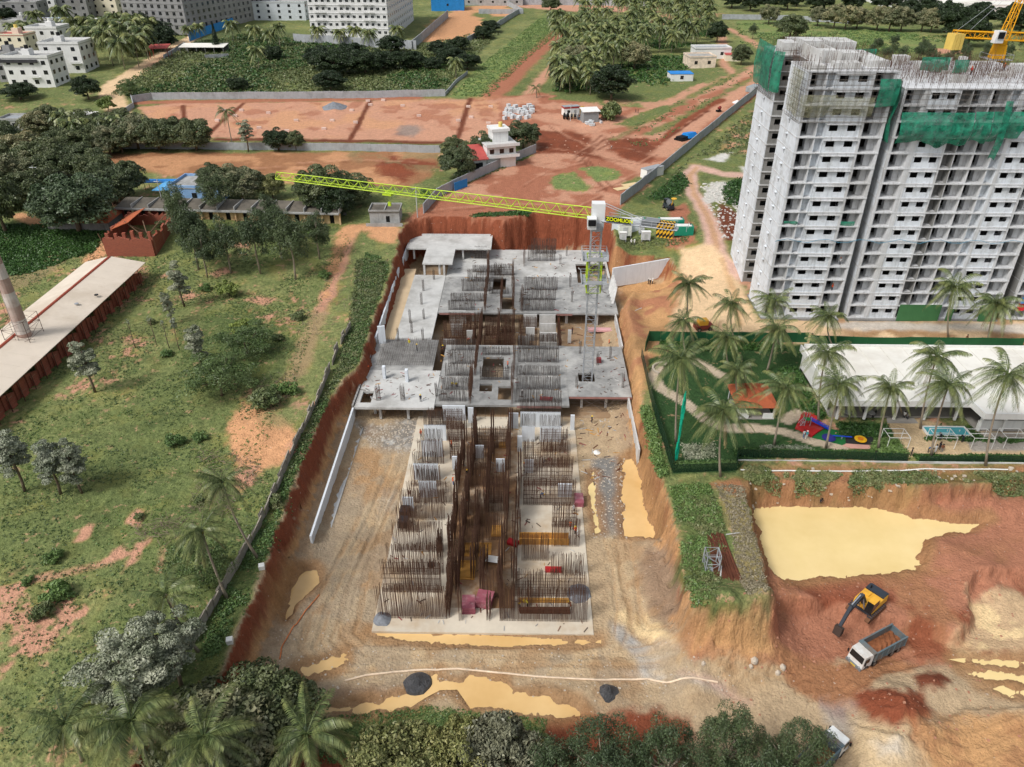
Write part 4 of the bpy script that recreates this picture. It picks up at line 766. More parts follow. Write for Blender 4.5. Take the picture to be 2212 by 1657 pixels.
def net(T, pa, pb, z0, z1, mt=NET, sag=.5, name='safety_net', fray=.8, nrm=None):
    """hanging mesh sheet between two plan points"""
    nx = max(4, int(math.hypot(pb[0]-pa[0], pb[1]-pa[1])/.6)); nz = max(4, int((z1-z0)/.6)); b = MB(); dx, dy = pb[0]-pa[0], pb[1]-pa[1]; L = math.hypot(dx, dy); nxv, nyv = dy/L, -dx/L; sd_ = random.random()*50
    fr = [fray*(vnoise(np.array([i*.3+sd_]), np.array([sd_]), 3)[0]-.3) for i in range(nx+1)]
    idx = {}
    for i in range(nx+1):
        for j in range(nz+1):
            t = i/nx; q = j/nz; z = z0+fr[i]+(z1-z0-fr[i])*q
            o_ = sag*(.3+math.sin(q*math.pi)*.8)*(.5+vnoise(np.array([t*L*.35+sd_]), np.array([q*3.]), 9)[0])
            idx[i, j] = len(b.v); b.v.append((pa[0]+dx*t+nxv*o_, pa[1]+dy*t+nyv*o_, z))
    for i in range(nx):
        for j in range(nz): b.f.append((idx[i, j], idx[i+1, j], idx[i+1, j+1], idx[i, j+1])); b.m.append(0)
    return b.build(name, mt, T, True)
T1 = thing('tower_block', 'unfinished grey concrete apartment tower with open floors nearest the pit', 'building'); N1F = 17
fr1 = [('P', .45), ('B', 3.25), ('D', 1.75), ('W', 6.9), ('P', .5), ('B', 3.9), ('P', .45)]
front(T1, 55.0, TY, fr1, N1F); X1 = 55.0+sum(w for k, w in fr1)
slits(T1, 54.85, TY, 168.8, N1F, 1); slits(T1, 54.85, 176.4, 190, N1F, 1)
for f in range(N1F): link('window_wall', bay('w', 3.6), T1, (55.05, 176.3, f*FH+.5))
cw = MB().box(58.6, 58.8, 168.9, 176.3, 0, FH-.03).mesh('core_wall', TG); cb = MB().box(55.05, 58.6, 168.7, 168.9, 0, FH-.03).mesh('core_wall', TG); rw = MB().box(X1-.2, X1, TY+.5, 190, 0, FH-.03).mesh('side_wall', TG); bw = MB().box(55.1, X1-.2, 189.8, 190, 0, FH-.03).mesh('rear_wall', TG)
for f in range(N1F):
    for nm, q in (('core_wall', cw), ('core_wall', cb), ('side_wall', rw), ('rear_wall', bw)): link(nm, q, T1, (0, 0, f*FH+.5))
plate(T1, [(54.8, TY-.12), (X1+.02, TY-.12), (X1+.02, 190.1), (54.8, 190.1), (54.8, 176.2), (58.65, 176.2), (58.65, 168.95), (54.8, 168.95)], N1F+1)
MB().box(54.6, X1+.3, TY-.8, TY+.6, -1.5, .3).box(54.6, 55.2, TY+.6, 190, -1.5, .3).build('plinth', TG, T1)
ZT = N1F*FH+.5
for (x0, x1, y0, y1, h) in [(55.2,58.4,158,163,.9),(61,66,160.5,163.5,1.0),(59,59.2,163,176,2.6),(63,63.2,164,176,2.4),(59.2,66,175.5,175.7,2.6),(60,63,167,170,2.3),(64,67.4,166,170.5,2.0),(68,71.8,162,176,1.2),(55.2,58.2,177,182,2.4),(60,64,178,184,2.6),(66,71.5,179,186,2.3),(59,71,186.5,189,2.0)]: MB().box(x0, x1, y0, y1, ZT, ZT+h).build('roof_wall', CONCW, T1)
rebars(T1, (55, 72, 158, 190), 420, ZT, 1.2, 3.4); row_bars(T1, 55.2, 158, 71.8, 158, ZT, 1.6, .5); row_bars(T1, 55.2, 158, 55.2, 169, ZT, 2, .35); row_bars(T1, 59, 172, 72, 172, ZT, 3.2, .3)
scaff(T1, [(54.9, 165), (54.9, TY), (X1, TY)], ZT-9.5, ZT+1.2); scaff(T1, [(54.9, 190), (54.9, 176.4), (58.4, 176.4)], ZT-9, ZT+1)
net(T1, (68.6, TY-1.1), (X1+.3, TY-1.1), ZT-6.4, ZT-1.2); net(T1, (X1+.5, TY-1.1), (X1+.7, TY+4), ZT-7.4, ZT-1.6); net(T1, (53.7, 190), (53.7, 177), ZT-7.8, ZT+1.6); net(T1, (53.7, 177), (55.4, 175.2), ZT-7.4, ZT+.8)
net(T1, (53.8, 163.5), (53.8, TY-1), ZT-8.6, ZT, NETB, .3); net(T1, (53.8, TY-1.15), (61, TY-1.15), ZT-8.4, ZT-4.2, NETB, .3); net(T1, (61, TY-1.2), (68.4, TY-1.2), ZT-8.2, ZT-4.6, NETB, .3)
for xq in (55.8, 68): net(T1, (xq, TY+.1), (xq+3, TY+.1), FH*7+.55, FH*7+1.5, NET, .12)
T2 = thing('tower_block', 'wide grey concrete apartment tower at right edge hung with green nets', 'building'); N2F = 16
fr2 = [('P', .4), ('B', 3.75), ('P', 1.0), ('W', 5.6), ('P', .45), ('R', 2.3), ('B', 3.85), ('B', 3.75), ('D', 1.9), ('P', .7), ('W', 5.6), ('P', .5), ('B', 3.9), ('P', .45)]
front(T2, 74.3, TY, fr2, N2F); X2 = 74.3+sum(w for k, w in fr2)
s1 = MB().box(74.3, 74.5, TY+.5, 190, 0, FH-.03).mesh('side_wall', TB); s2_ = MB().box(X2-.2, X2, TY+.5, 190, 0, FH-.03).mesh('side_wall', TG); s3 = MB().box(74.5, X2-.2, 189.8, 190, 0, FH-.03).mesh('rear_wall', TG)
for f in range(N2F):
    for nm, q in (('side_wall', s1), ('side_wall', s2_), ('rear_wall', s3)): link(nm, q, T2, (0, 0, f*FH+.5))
plate(T2, [(74.25, TY-.12), (X2+.02, TY-.12), (X2+.02, 190.1), (74.25, 190.1)], N2F+1)
MB().box(74.2, X2+.3, TY-.8, TY+.6, -1.5, .3).build('plinth', TG, T2)
ZR = N2F*FH+.5
for k in range(22): x = random.uniform(76, 106); y = random.uniform(161, 188); MB().box(x, x+random.uniform(.8, 4), y, y+random.uniform(.3, 3), ZR, ZR+random.uniform(.3, 1.9)).build('roof_wall', CONCW, T2)
rebars(T2, (75, 108, 160, 189), 700, ZR, .8, 3.2)
for y in (163, 168, 172, 178, 184): row_bars(T2, 75+random.random()*4, y, 104, y, ZR, 2.8, .28)
scaff(T2, [(74.4, 166), (74.4, TY), (X2, TY)], ZR-5, ZR+.9)
for (xa, xb, z0, z1) in [(74.2, 88.4, ZR-11, ZR-4.2), (88.6, 92, ZR-10.4, ZR-4.0), (92.2, 98.4, ZR-9.8, ZR-4), (98.5, X2, ZR-7.8, ZR-1.2), (93.8, 95.2, ZR-13.5, ZR-2)]: net(T2, (xa, TY-1.3), (xb, TY-1.3), z0, z1, NET, .9, fray=2.2)
net(T2, (73.2, 163), (73.2, TY-1.2), ZR-10.5, ZR-3, NET, .6)
for (xa, xb, y, h) in [(74, 80, 188, 2.8), (84, 90, 174, 3.2), (90, 93, 172, 3)]: net(T2, (xa, y), (xb, y), ZR+.2, ZR+h, NET, .2)
for (x0, x1, z1) in [(85.5, 95, 4.2), (104, 108, 4.2), (96.6, 98, 3.2)]: MB().box(x0, x1, TY-.9, TY-.82, .1, z1).build('site_hoarding', mat('green_sheet', (64,112,70), .6, .12, .4), T2)
b = MB(); b.path([(54.6, TY-.5, 6*FH+.2)]+[(55+i*2.2, TY-.62, 5.95*FH+.6+.45*math.sin(i*1.7)) for i in range(25)], .06, 4)
for i in range(24): x = 55+i*2.2
b.build('blue_rope_net', mat('blue_rope', (80,140,168), .6), T1)
T3 = thing('tower_block', 'third tower block with red and blue sheets cut by right frame edge', 'building'); fr3 = [('P', .4), ('B', 3.75), ('P', 1), ('W', 5.6)]
front(T3, X2+2.6, TY, fr3, 8); plate(T3, [(X2+2.6, TY-.1), (X2+14, TY-.1), (X2+14, 188), (X2+2.6, 188)], 9)
s1 = MB().box(X2+2.6, X2+2.8, TY+.5, 188, 0, FH-.03).mesh('side_wall', TG)
for f in range(8): link('side_wall', s1, T3, (0, 0, f*FH+.5))
MB().box(X2+4, X2+5.6, TY-.3, TY-.2, 2.6, 4.4).build('sheet', mat('red_sheet', (190,40,50), .6), T3); MB().box(X2+4.2, X2+5.4, TY-.5, TY-.4, 4.5, 6).build('sheet', mat('blue_sheet', (40,130,200), .6), T3)
# ================================================================ vegetation
BARK = mat('bark', (112,98,82), .9, .25, 1.5); BARKP = mat('palm_bark', (146,134,118), .9, .15, 1.2)
def leafquads(c, nrm, size, asp=.55, jit=.9):
    """numpy leaf faces: centres c, facing nrm, each a folded pair of triangles"""
    N = len(c); nrm = nrm+RNG.normal(0, jit, (N, 3)); nrm /= np.linalg.norm(nrm, axis=1)[:, None]+1e-9
    t = np.cross(nrm, RNG.normal(0, 1, (N, 3))); t /= np.linalg.norm(t, axis=1)[:, None]+1e-9; b = np.cross(nrm, t)
    s = (size*RNG.uniform(.6, 1.35, N))[:, None]; t = t*s; b = b*s*asp
    return np.stack([c-t, c-b*.9, c+t, c+b*.9], 1).reshape(-1, 3)
def quadmesh(name, V, mt):
    me = bpy.data.meshes.new(name); n_ = len(V)//4; me.vertices.add(len(V)); me.vertices.foreach_set('co', V.astype(np.float32).ravel())
    me.loops.add(n_*4); me.loops.foreach_set('vertex_index', np.arange(n_*4, dtype=np.int32)); me.polygons.add(n_)
    me.polygons.foreach_set('loop_start', np.arange(0, n_*4, 4, dtype=np.int32)); me.polygons.foreach_set('loop_total', np.full(n_, 4, np.int32)); me.materials.append(mt); me.update(); return me
def crown(rx, rz, nclump, rc, nleaf, leaf, mt, cz=0., droop=0., shell=.55, flat=1., name='crown', jit=.8, asp=.55):
    V = []; cl = []
    for i in range(nclump):
        while True:
            q = RNG.normal(0, 1, 3); q /= np.linalg.norm(q); r = shell+(1-shell)*RNG.random()
            if q[2] > -.85: break
        p = np.array([q[0]*rx*r, q[1]*rx*r, cz+q[2]*rz*r]); cl.append(p); k = rc*RNG.uniform(.6, 1.3)
        d = RNG.normal(0, 1, (nleaf, 3)); d /= np.linalg.norm(d, axis=1)[:, None]; d[:, 2] = np.abs(d[:, 2])*.9-.28
        rr = k*(.55+.45*RNG.random(nleaf)**.4); c = p+d*rr[:, None]*np.array([1, 1, flat]); c[:, 2] -= droop*RNG.random(nleaf)
        V.append(leafquads(c, d*1.1+np.array([0, 0, .35]), leaf, asp, jit))
    return quadmesh(name, np.concatenate(V), mt), cl
def trunk(h, r, limbs=(), lean=0., n_=7, mt=None, name='trunk'):
    b = MB(); pts = [(lean*(i/5)**2*.8+math.sin(i*1.3)*.06*h*.2, math.cos(i*1.7)*.03*h*.3, h*i/5) for i in range(6)]
    b.path(pts, [r*(1-.12*i) for i in range(6)], n_)
    for L in limbs: s_ = Vector(pts[3])*.4+Vector(pts[4])*.6; e = Vector(L); b.path([s_, s_.lerp(e, .5)+Vector((0, 0, -.06*h)), e], [r*.45, r*.3, r*.12], 5)
    return b.mesh(name, mt or BARK, True)
LM = {k: leafmat('leaf_'+k, *c) for k, c in dict(
    mango=((50,64,36),(84,98,58),(100,108,72)), mangofl=((66,78,44),(118,122,84),(150,142,104)), dark=((24,40,20),(48,66,34),(40,58,28)), dome=((48,66,42),(84,102,70),(64,84,54)),
    silver=((84,94,72),(134,142,118),(160,164,144)), euc=((50,64,40),(86,102,66),(68,86,50)), lime=((84,104,40),(132,148,66),(116,128,52)), yell=((88,96,52),(144,142,88),(112,118,64)), grey=((84,88,70),(132,132,108),(112,112,90)),
    thorn=((56,78,38),(92,116,60),(74,92,50)), scrub=((72,88,46),(104,118,66),(120,122,78)), bright=((66,96,42),(104,132,66),(86,114,52)), conifer=((26,42,26),(50,68,44),(36,54,32)), dry=((120,110,88),(150,138,114),(134,122,98)), hedge=((34,66,22),(66,104,40),(50,86,30)))  .items()}
PROTO = {}
def proto(kind):
    """crown and trunk meshes of one kind of tree, unit = metres, three variants each"""
    if kind in PROTO: return PROTO[kind]
    out = []
    for v in range(3):
        if kind in ('mango', 'mangofl', 'dark', 'dome', 'grey', 'yell'):
            if 'round' not in PROTO:
                PROTO['round'] = []
                for q in range(3): c, cl = crown(3.9, 3.1, 92, 1.15, 250, .18, LM['mango'], 4.0, shell=.5, flat=.85); PROTO['round'].append((c, trunk(3.6, .3, [tuple(p_*.9) for p_ in cl[:7]])))
            c, t = PROTO['round'][v]
        elif kind == 'silver': c, cl = crown(1.5, 3.6, 48, .6, 230, .13, LM['silver'], 5.6, shell=.35, flat=.8); t = trunk(7.6, .18, [tuple(q*.85+np.array([0, 0, .6])) for q in cl[:8]], .3)
        elif kind == 'silverbig': c, cl = crown(3.6, 3.6, 74, .8, 260, .14, LM['silver'], 6.5, shell=.45, flat=.7); t = trunk(6.6, .24, [tuple(q*.9+np.array([0, 0, .4])) for q in cl[:12]], .5)
        elif kind == 'euc': c, cl = crown(2.3, 3.6, 48, .8, 190, .16, LM['euc'], 6.0, droop=.7, shell=.3, flat=1.2, asp=.3); t = trunk(7.4, .16, [tuple(q*.9+np.array([0, 0, .6])) for q in cl[:10]], .4, mt=BARKP)
        elif kind == 'eucbig': c, cl = crown(4.2, 4.4, 70, .95, 260, .15, LM['euc'], 7.0, droop=.9, shell=.4, flat=1.2, asp=.3); t = trunk(8, .26, [tuple(q*.9+np.array([0, 0, .6])) for q in cl[:14]], .3, mt=BARKP)
        elif kind == 'thorn': c, cl = crown(3.4, 1.9, 64, .9, 170, .13, LM['thorn'], 2.6, shell=.35, flat=.5, asp=.3); t = trunk(2.4, .14, [tuple(q) for q in cl[:10]])
        elif kind == 'lime': c, cl = crown(1.7, 1.3, 30, .6, 110, .18, LM['lime'], 1.6, shell=.35); t = trunk(1.6, .1, [tuple(q) for q in cl[:5]])
        elif kind == 'bush': c, cl = crown(1.5, 1.0, 26, .6, 100, .17, LM['scrub'], .9, shell=.3); t = trunk(.9, .08, [tuple(q) for q in cl[:4]])
        elif kind == 'brightbush': c, cl = crown(1.4, .9, 26, .55, 100, .17, LM['bright'], .85, shell=.3); t = trunk(.8, .08, [tuple(q) for q in cl[:4]])
        elif kind == 'conifer':
            V = []
            for i in range(60):
                z = .8+i*.2; r = 2.1*(1-z/13.5)*RNG.uniform(.7, 1.15); a_ = RNG.uniform(0, 6.28, 46); rr = r*(.3+.7*RNG.random(46)); cc = np.stack([np.cos(a_)*rr, np.sin(a_)*rr, z-rr*.25+RNG.normal(0, .1, 46)], 1); V.append(leafquads(cc, np.stack([np.cos(a_), np.sin(a_), np.full(46, .6)], 1), .3, .4))
            c = quadmesh('crown', np.concatenate(V), LM['conifer']); t = trunk(11, .2)
        elif kind == 'sapling': c, cl = crown(.55, 1.6, 16, .38, 46, .16, LM['silver'], 6.2, shell=.3); t = trunk(6.6, .1, [tuple(q*.95) for q in cl[:4]], .2)
        elif kind == 'bare':
            b = MB(); t = trunk(6.0, .1, [(random.uniform(-.8, .8), random.uniform(-.8, .8), random.uniform(5, 6.4)) for k in range(6)], .2); c, cl = crown(.5, .8, 6, .3, 16, .14, LM['silver'], 5.9, shell=.3)
        elif kind == 'banana':
            V = []
            for i in range(11):
                a_ = RNG.uniform(0, 6.28); L = RNG.uniform(1.4, 2.2)
                for k in range(8): s_ = k/7; c0 = np.array([math.cos(a_)*L*s_, math.sin(a_)*L*s_, 1.4+1.3*s_-1.5*s_*s_]); w0 = np.array([-math.sin(a_), math.cos(a_), 0])*.28*(1-abs(s_-.45)*1.3); d0 = np.array([math.cos(a_), math.sin(a_), .4-1.2*s_])*L*.09; V.append(np.stack([c0-w0-d0, c0+w0-d0, c0+w0+d0, c0-w0+d0]))
            c = quadmesh('crown', np.concatenate(V), LM['bright']); t = trunk(1.5, .14)
        out.append((c, t))
    PROTO[kind] = out; return out
def tree(kind, name, label, loc, s_=1., sz=None, var=None, group=None, cat='tree', rz=None, lean=None):
    c, t = proto(kind)[random.randrange(3) if var is None else var]
    o = thing(name, label, cat, tuple(loc), random.uniform(0, 6.28) if rz is None else rz, group, (s_, s_, (sz or s_)))
    if lean: o.rotation_euler = (lean[0], lean[1], o.rotation_euler[2])
    link('trunk', t, o); q = link('crown', c, o)
    if kind in LM and c.materials[0] is not LM[kind] and kind in ('mangofl', 'dark', 'dome', 'grey', 'yell'): q.material_slots[0].link = 'OBJECT'; q.material_slots[0].material = LM[kind]
    return o
# --- coconut palms
PALML = leafmat('palm_frond', (58,76,38), (104,118,64), (126,130,70), .25, shine=.4)
def frond(L, up, drop, nl, wl, wd, mt=PALML, rach=True):
    V = []; pts = []
    for i in range(9): s_ = i/8; pts.append(np.array([L*(s_*.95-.12*s_*s_), 0, up*L*s_-drop*L*s_*s_]))
    for i in range(nl):
        s_ = .12+.88*i/(nl-1); k = s_*8; j = min(int(k), 7); f = k-j; p = pts[j]*(1-f)+pts[j+1]*f; tg = pts[j+1]-pts[j]; tg /= np.linalg.norm(tg)
        ll = wl*(1-.75*abs(s_-.4)**1.4)*(1 if s_ < .9 else .7)
        for sd in (-1, 1):
            d = np.array([tg[0]*.55, sd*.72, tg[2]*.55-.62+RNG.normal(0, .14)]); d /= np.linalg.norm(d); e = p+d*ll; m_ = p+d*ll*.5+np.array([0, 0, .06]); w0 = tg*wd*(1+RNG.normal(0, .15))
            V.append(np.stack([p-w0*.6, e-np.array([0, 0, .12*ll]), p+w0*.6, m_*.0+p])) if False else V.append(np.stack([p-w0*.7, m_-w0*.8, e+np.array([0, 0, -.16*ll]), m_+w0*.8]))
    if rach:
        for j in range(8):
            a_, b_ = pts[j], pts[j+1]; r = .07*(1-j/9); V.append(np.stack([a_+[0, -r, 0], b_+[0, -r, 0], b_+[0, r, .0], a_+[0, r, 0]])); V.append(np.stack([a_+[0, 0, -r], b_+[0, 0, -r], b_+[0, 0, r], a_+[0, 0, r]]))
    return np.concatenate(V)
FR = [quadmesh('frond', frond(5.2, u, d, 44, 1.0, .058), PALML) for u, d in ((.95, .75), (.62, .8), (.3, .85), (.05, .75), (-.3, .5), (.8, .5))]
FRD = quadmesh('frond', frond(4.4, -.5, .5, 26, .8, .1), leafmat('dead_frond', (112,92,58), (140,120,80), (96,80,52), .3))
def farpalm(v):
    V = []
    for k in range(22):
        a_ = k*2.4+v; u = .95-1.3*(k/21); F_ = frond(4.6, u, .8, 13, 1.25, .42, rach=False); ca, sa = math.cos(a_), math.sin(a_); V.append(np.stack([F_[:, 0]*ca-F_[:, 1]*sa, F_[:, 0]*sa+F_[:, 1]*ca, F_[:, 2]], 1))
    return quadmesh('crown', np.concatenate(V), PALML)
FPC = [farpalm(v) for v in range(3)]
def palmtrunk(h, lx, ly): return MB().path([(lx*(1-(1-i/7)**2)*1.0, ly*(1-(1-i/7)**2), h*i/7) for i in range(8)], [.26, .2, .17, .16, .15, .14, .14, .16], 7).mesh('trunk', BARKP, True)
def palm(label, base, top, s_=1., n_=31, group=None, spread=0.):
    h = top.z-base.z; o = thing('coconut_palm', label, 'palm', tuple(base), 0, group)
    link('trunk', palmtrunk(h, top.x-base.x, top.y-base.y), o); a0 = random.uniform(0, 6.28); wx = random.uniform(-.15, .15); n_ += random.randrange(-4, 3)
    for k in range(n_):
        q = k/(n_-1); vi = 0 if q < .12 else 5 if q < .25 else 1 if q < .42 else 2 if q < .66 else 3 if q < .86 else 4
        f = link('frond', FR[vi], o, (top.x-base.x, top.y-base.y, h)); f.rotation_euler = (random.uniform(-.3, .3), random.uniform(-.2, .2)+wx*math.cos(a0+k*2.4), a0+k*2.39996+random.uniform(-.45, .45)); f.scale = (s_*random.uniform(.75, 1.12), s_*random.uniform(.85, 1.1), s_*random.uniform(.8, 1.2))
    for k in range(random.randrange(1, 4)): f = link('frond', FRD, o, (top.x-base.x, top.y-base.y, h-.2)); f.rotation_euler = (0, random.uniform(.0, .25), random.uniform(0, 6.28)); f.scale = (s_*.85,)*3; f['label'] = 'dry brown hanging frond'
    b = MB()
    for k in range(6): a_ = k*1.05; b.cyl(top.x-base.x+.28*math.cos(a_), top.y-base.y+.28*math.sin(a_), h-.5, h-.2, .12, 6)
    u = b.build('coconuts', mat('coconut', (120,112,56), .6), o); u['kind'] = 'stuff'; return o
def palm_uv(label, bu, bv, cu, cv, s_=1., n_=31, group=None):
    b = G(bu, bv); t = place_y(cu, cv, b.y); t.y += random.uniform(-.5, .5); return palm(label, b, t, s_, n_, group)
PG = 'coconut palms round the clubhouse garden'
for a in [('palm behind the green fence by the sandy yard, nearest the pit', 1500,744,1487,612,1.0), ('palm rising in front of the tower left corner', 1592,748,1580,655,1.05), ('palm at the fence corner above the garden path', 1482,765,1476,690,.95), ('palm inside garden behind tiled hut', 1575,795,1570,727,.95), ('palm before the tower entrance, tall behind fence', 1684,748,1672,648,1.0),
          ('palm with yellowing skirt at garden hedge', 1657,802,1680,712,1.15), ('tall palm with green net post at garden west end', 1460,958,1470,772,1.2), ('palm shading the tiled hut from behind', 1602,880,1592,800,1.0), ('palm between tiled hut and playground', 1672,961,1697,838,1.05), ('yellow green palm at lawn corner above red bank', 1556,1030,1564,888,1.2),
          ('palm by clubhouse back corner near fence', 1806,760,1790,683,.95), ('palm at clubhouse white side wall', 1768,915,1786,760,1.1), ('palm standing in the play area', 1784,968,1816,830,1.1), ('short palm before the clubhouse veranda', 1897,971,1924,838,.9), ('tall palm leaning over the clubhouse roof', 1988,926,2023,768,1.1), ('palm beside the pool terrace', 2011,988,2048,828,1.05), ('palm at right edge beside terrace hedge', 2129,1006,2181,812,1.2), ('palm rising against lower tower floors', 2048,730,2062,618,1.15), ('palm before third tower at right edge', 2133,744,2152,655,1.15)]:
    palm_uv('coconut '+a[0], *a[1:], group=PG)
for a in [('coconut palm leaning over the broken wall, uppermost of three', 556,1205,482,1035,.95), ('coconut palm leaning over the broken wall, middle of three', 490,1292,432,1150,.95), ('coconut palm leaning over the broken wall, lowest of three', 428,1408,356,1285,1.0)]: palm_uv(*a, n_=20, group='palms leaning over the broken wall')
for lb, u, v, z, s_ in [('coconut palm in lower left corner under silvery tree', 140, 1560, 8, 1.05), ('large coconut palm at bottom left, fronds like a star', 283, 1556, 9, 1.2), ('coconut palm half hidden by mango tree at bottom', 440, 1590, 8, 1.1), ('coconut palm at bottom edge below puddles', 662, 1585, 4, 1.15)]:
    t = P(u, v, z); b_ = Vector((t.x-.8, t.y+.6, gz(t.x, t.y))); palm(lb, b_, t, s_, 30, 'palms along the bottom edge')
palm_uv('coconut palm standing before the red plots wall', 503, 318, 488, 240, .95, 18)
palm_uv('small coconut palm beside red track near grove', 1160, 212, 1158, 188, .8, 14)
def fpalm(label, u, v, h, s_, group):
    b = G(u, v); o = thing('coconut_palm', label, 'palm', tuple(b), random.uniform(0, 6), group); lx = random.uniform(-1, 1)
    link('trunk', palmtrunk(h, lx, 0), o); link('crown', random.choice(FPC), o, (lx, 0, h), 0, s_); return o
random.seed(11)
gp = []
while len(gp) < 120:
    u = random.uniform(1195, 1560); v = random.uniform(25, 205)
    lo = 205-(u-1195)*.35 if u > 1290 else 215
    if v > min(lo, 200-(u-1400)*.3 if u > 1400 else 205) or (u < 1250 and v < 60) or (v < 70 and u > 1540): continue
    if all(((u-a)/13)**2+((v-b)/7)**2 > 1 for a, b in gp): gp.append((u, v))
for u, v in sorted(gp, key=lambda q: q[1]): fpalm('coconut palm crowded in the dark grove behind red ground', u, v, random.uniform(9, 13.5), random.uniform(1.15, 1.5), 'palms of the coconut grove')
for (u, v) in [(150,70),(70,95),(50,100),(92,68),(172,88),(200,88),(225,92),(252,98),(280,104),(300,92),(190,120),(215,125),(245,130),(270,138),(300,132),(322,118),(240,85),(262,80),(330,85),(300,75)]: fpalm('coconut palm of the grove between white houses and grey block', u, v+12, random.uniform(13, 17), random.uniform(1.6, 2.0), 'palms between houses and grey block')
for (u, v) in [(415,96),(436,92),(505,90),(555,92),(585,100),(605,102),(690,95),(735,100),(770,98),(800,102),(560,150),(985,168),(860,95)]: fpalm('slender coconut palm in the scrub field before the apartments', u, v, random.uniform(8, 12), random.uniform(1.1, 1.4), 'palms scattered in the scrub field')
for (u, v) in [(150,300),(175,318),(215,315),(270,312)]: fpalm('coconut palm tangled in the dark roadside trees', u, v, 9, 1.4, 'palms among the roadside trees')
for (u, v) in [(1440,30),(1470,22),(1500,38),(1530,28),(1400,20),(1370,28),(1340,16)]: fpalm('coconut palm far behind the grove', u, v+14, 12, 1.2, 'palms far behind the grove')
# --- trees:  kind, name, label, base u, base v, scale, (height scale), group
random.seed(5)
TL = [('dome','round_tree','huge dome shaped grey green tree beside tiled hut',172,500,2.55,2.2,None),('mango','mango_tree','dark mango tree at far left edge beyond the dome tree',12,500,1.7,2.4,None),
 ('mango','mango_tree','dark mango tree behind the dome tree, right side',250,440,2.0,1.7,None),('mangofl','mango_tree','flowering mango tree left of the grove, upper row',40,360,1.9,1.6,None),('mango','mango_tree','mango tree in grove above dome tree',110,380,2.0,1.7,None),('mangofl','mango_tree','pale topped mango tree at left frame edge',-10,410,2.0,1.7,None),('mango','mango_tree','mango tree in the middle of left grove',190,380,1.7,1.5,None),
 ('mangofl','mango_tree','mango tree at grove top beside white wall',90,300,1.5,1.4,None),('mango','mango_tree','mango tree right of grove by palm trunks',165,345,1.6,1.4,None),('mango','mango_tree','mango tree beside the road bend, dark',215,320,1.5,1.5,None),
 ('mangofl','mango_tree','leafy mango tree left of red plots, widest of row',300,322,1.9,1.7,None),('mango','mango_tree','mango tree beside wall, second of the row',345,325,1.6,1.6,None),('mango','mango_tree','mango tree with side branch before red plots',425,325,1.7,1.6,None),('silver','slim_tree','dense columnar tree before red plot wall',537,328,1.6,1.3,None),('dark','round_tree','dark round topped tree before plots wall',602,325,1.15,1.1,None),('mango','slim_tree','small upright tree right of the round topped one',640,325,.85,1.0,None),
 ('dark','round_tree','near black round tree beside sandy road',192,215,1.5,1.4,None),('dark','spreading_tree','dark spreading tree before white villas',45,215,1.9,1.0,None),('lime','round_tree','light green tree at road bend above grove',235,240,2.2,2.0,None),('thorn','thorn_tree','grey green thorn tree hanging over road',285,212,1.7,1.8,None),
 ('mango','mango_tree','dark tree beside blue roofed house',470,420,1.35,1.4,None),('mangofl','mango_tree','cream flowering mango tree beside crane jib tip',525,432,1.75,1.5,None),('yell','round_tree','yellow green tree under crane jib tip',590,430,1.0,1.1,None),('mango','mango_tree','dark mango tree under crane jib',700,458,1.9,1.9,None),('mango','mango_tree','grey green mango beneath crane jib, right of darkest',755,440,1.7,1.2,None),('dark','round_tree','dark tree over the long grey roof end',725,470,1.3,1.2,None),
 ('mango','mango_tree','tree left of white house with red roof',985,352,1.2,1.3,None),('mango','mango_tree','tall dark tree before white house garden',990,385,1.4,1.5,None),('mango','mango_tree','tree before the white house balcony',1055,345,1.35,1.35,None),('mango','mango_tree','mango tree right of white house',1130,320,1.5,1.4,None),('brightbush','shrub','green shrub beside the ruined wall, near pole',920,430,1.4,1.6,None),
 ('dark','round_tree','biggest dark tree at grove front',1320,215,2.2,2.0,None),('mangofl','mango_tree','pale flowering tree inside coconut grove, left',1245,165,1.9,2.0,None),('mangofl','mango_tree','pale flowering tree inside coconut grove, right',1370,150,1.9,1.9,None),('bush','round_bush','round bush beside the tin shed',1318,258,3.2,3.4,None),('mango','mango_tree','mango tree at left corner of grove',1215,190,1.5,1.8,None),
 ('dark','round_tree','dark tree at right end of grove',1548,92,1.5,1.7,None),('mango','round_tree','brown green tree beside red roofed hut',1600,140,1.2,1.4,None),('mango','round_tree','tree right at tower left corner',1652,140,1.0,1.0,None),('mango','round_tree','big lone tree in bright meadow',1705,85,2.3,2.0,None),('euc','slim_tree','small airy tree in meadow',1625,85,1.2,1.0,None),
 ('conifer','conifer_tree','tall dark conifer leaning beside sandy road',470,112,1.5,1.2,None),('mango','round_tree','round tree beside far red soil heap',1190,26,1.9,1.6,None)]
for k, nm, lb, u, v, s_, sz, g in TL:
    b = G(max(u, 2), v); b.x += (u-max(u, 2))*.15; tree(k, nm, lb, b, s_, sz, None, g)
for (u, v, s_) in [(1765,56,1.6),(1800,62,2.0),(1825,64,1.9),(1850,62,1.7),(1893,66,1.9),(1920,68,2.1),(1945,68,1.9),(1990,68,1.8),(2010,70,1.9),(1660,52,1.6)]: tree('mangofl', 'mango_tree', 'pale crowned tree in the row along meadow edge', G(u, v), s_, s_*1.1, None, 'row of pale trees along the meadow')
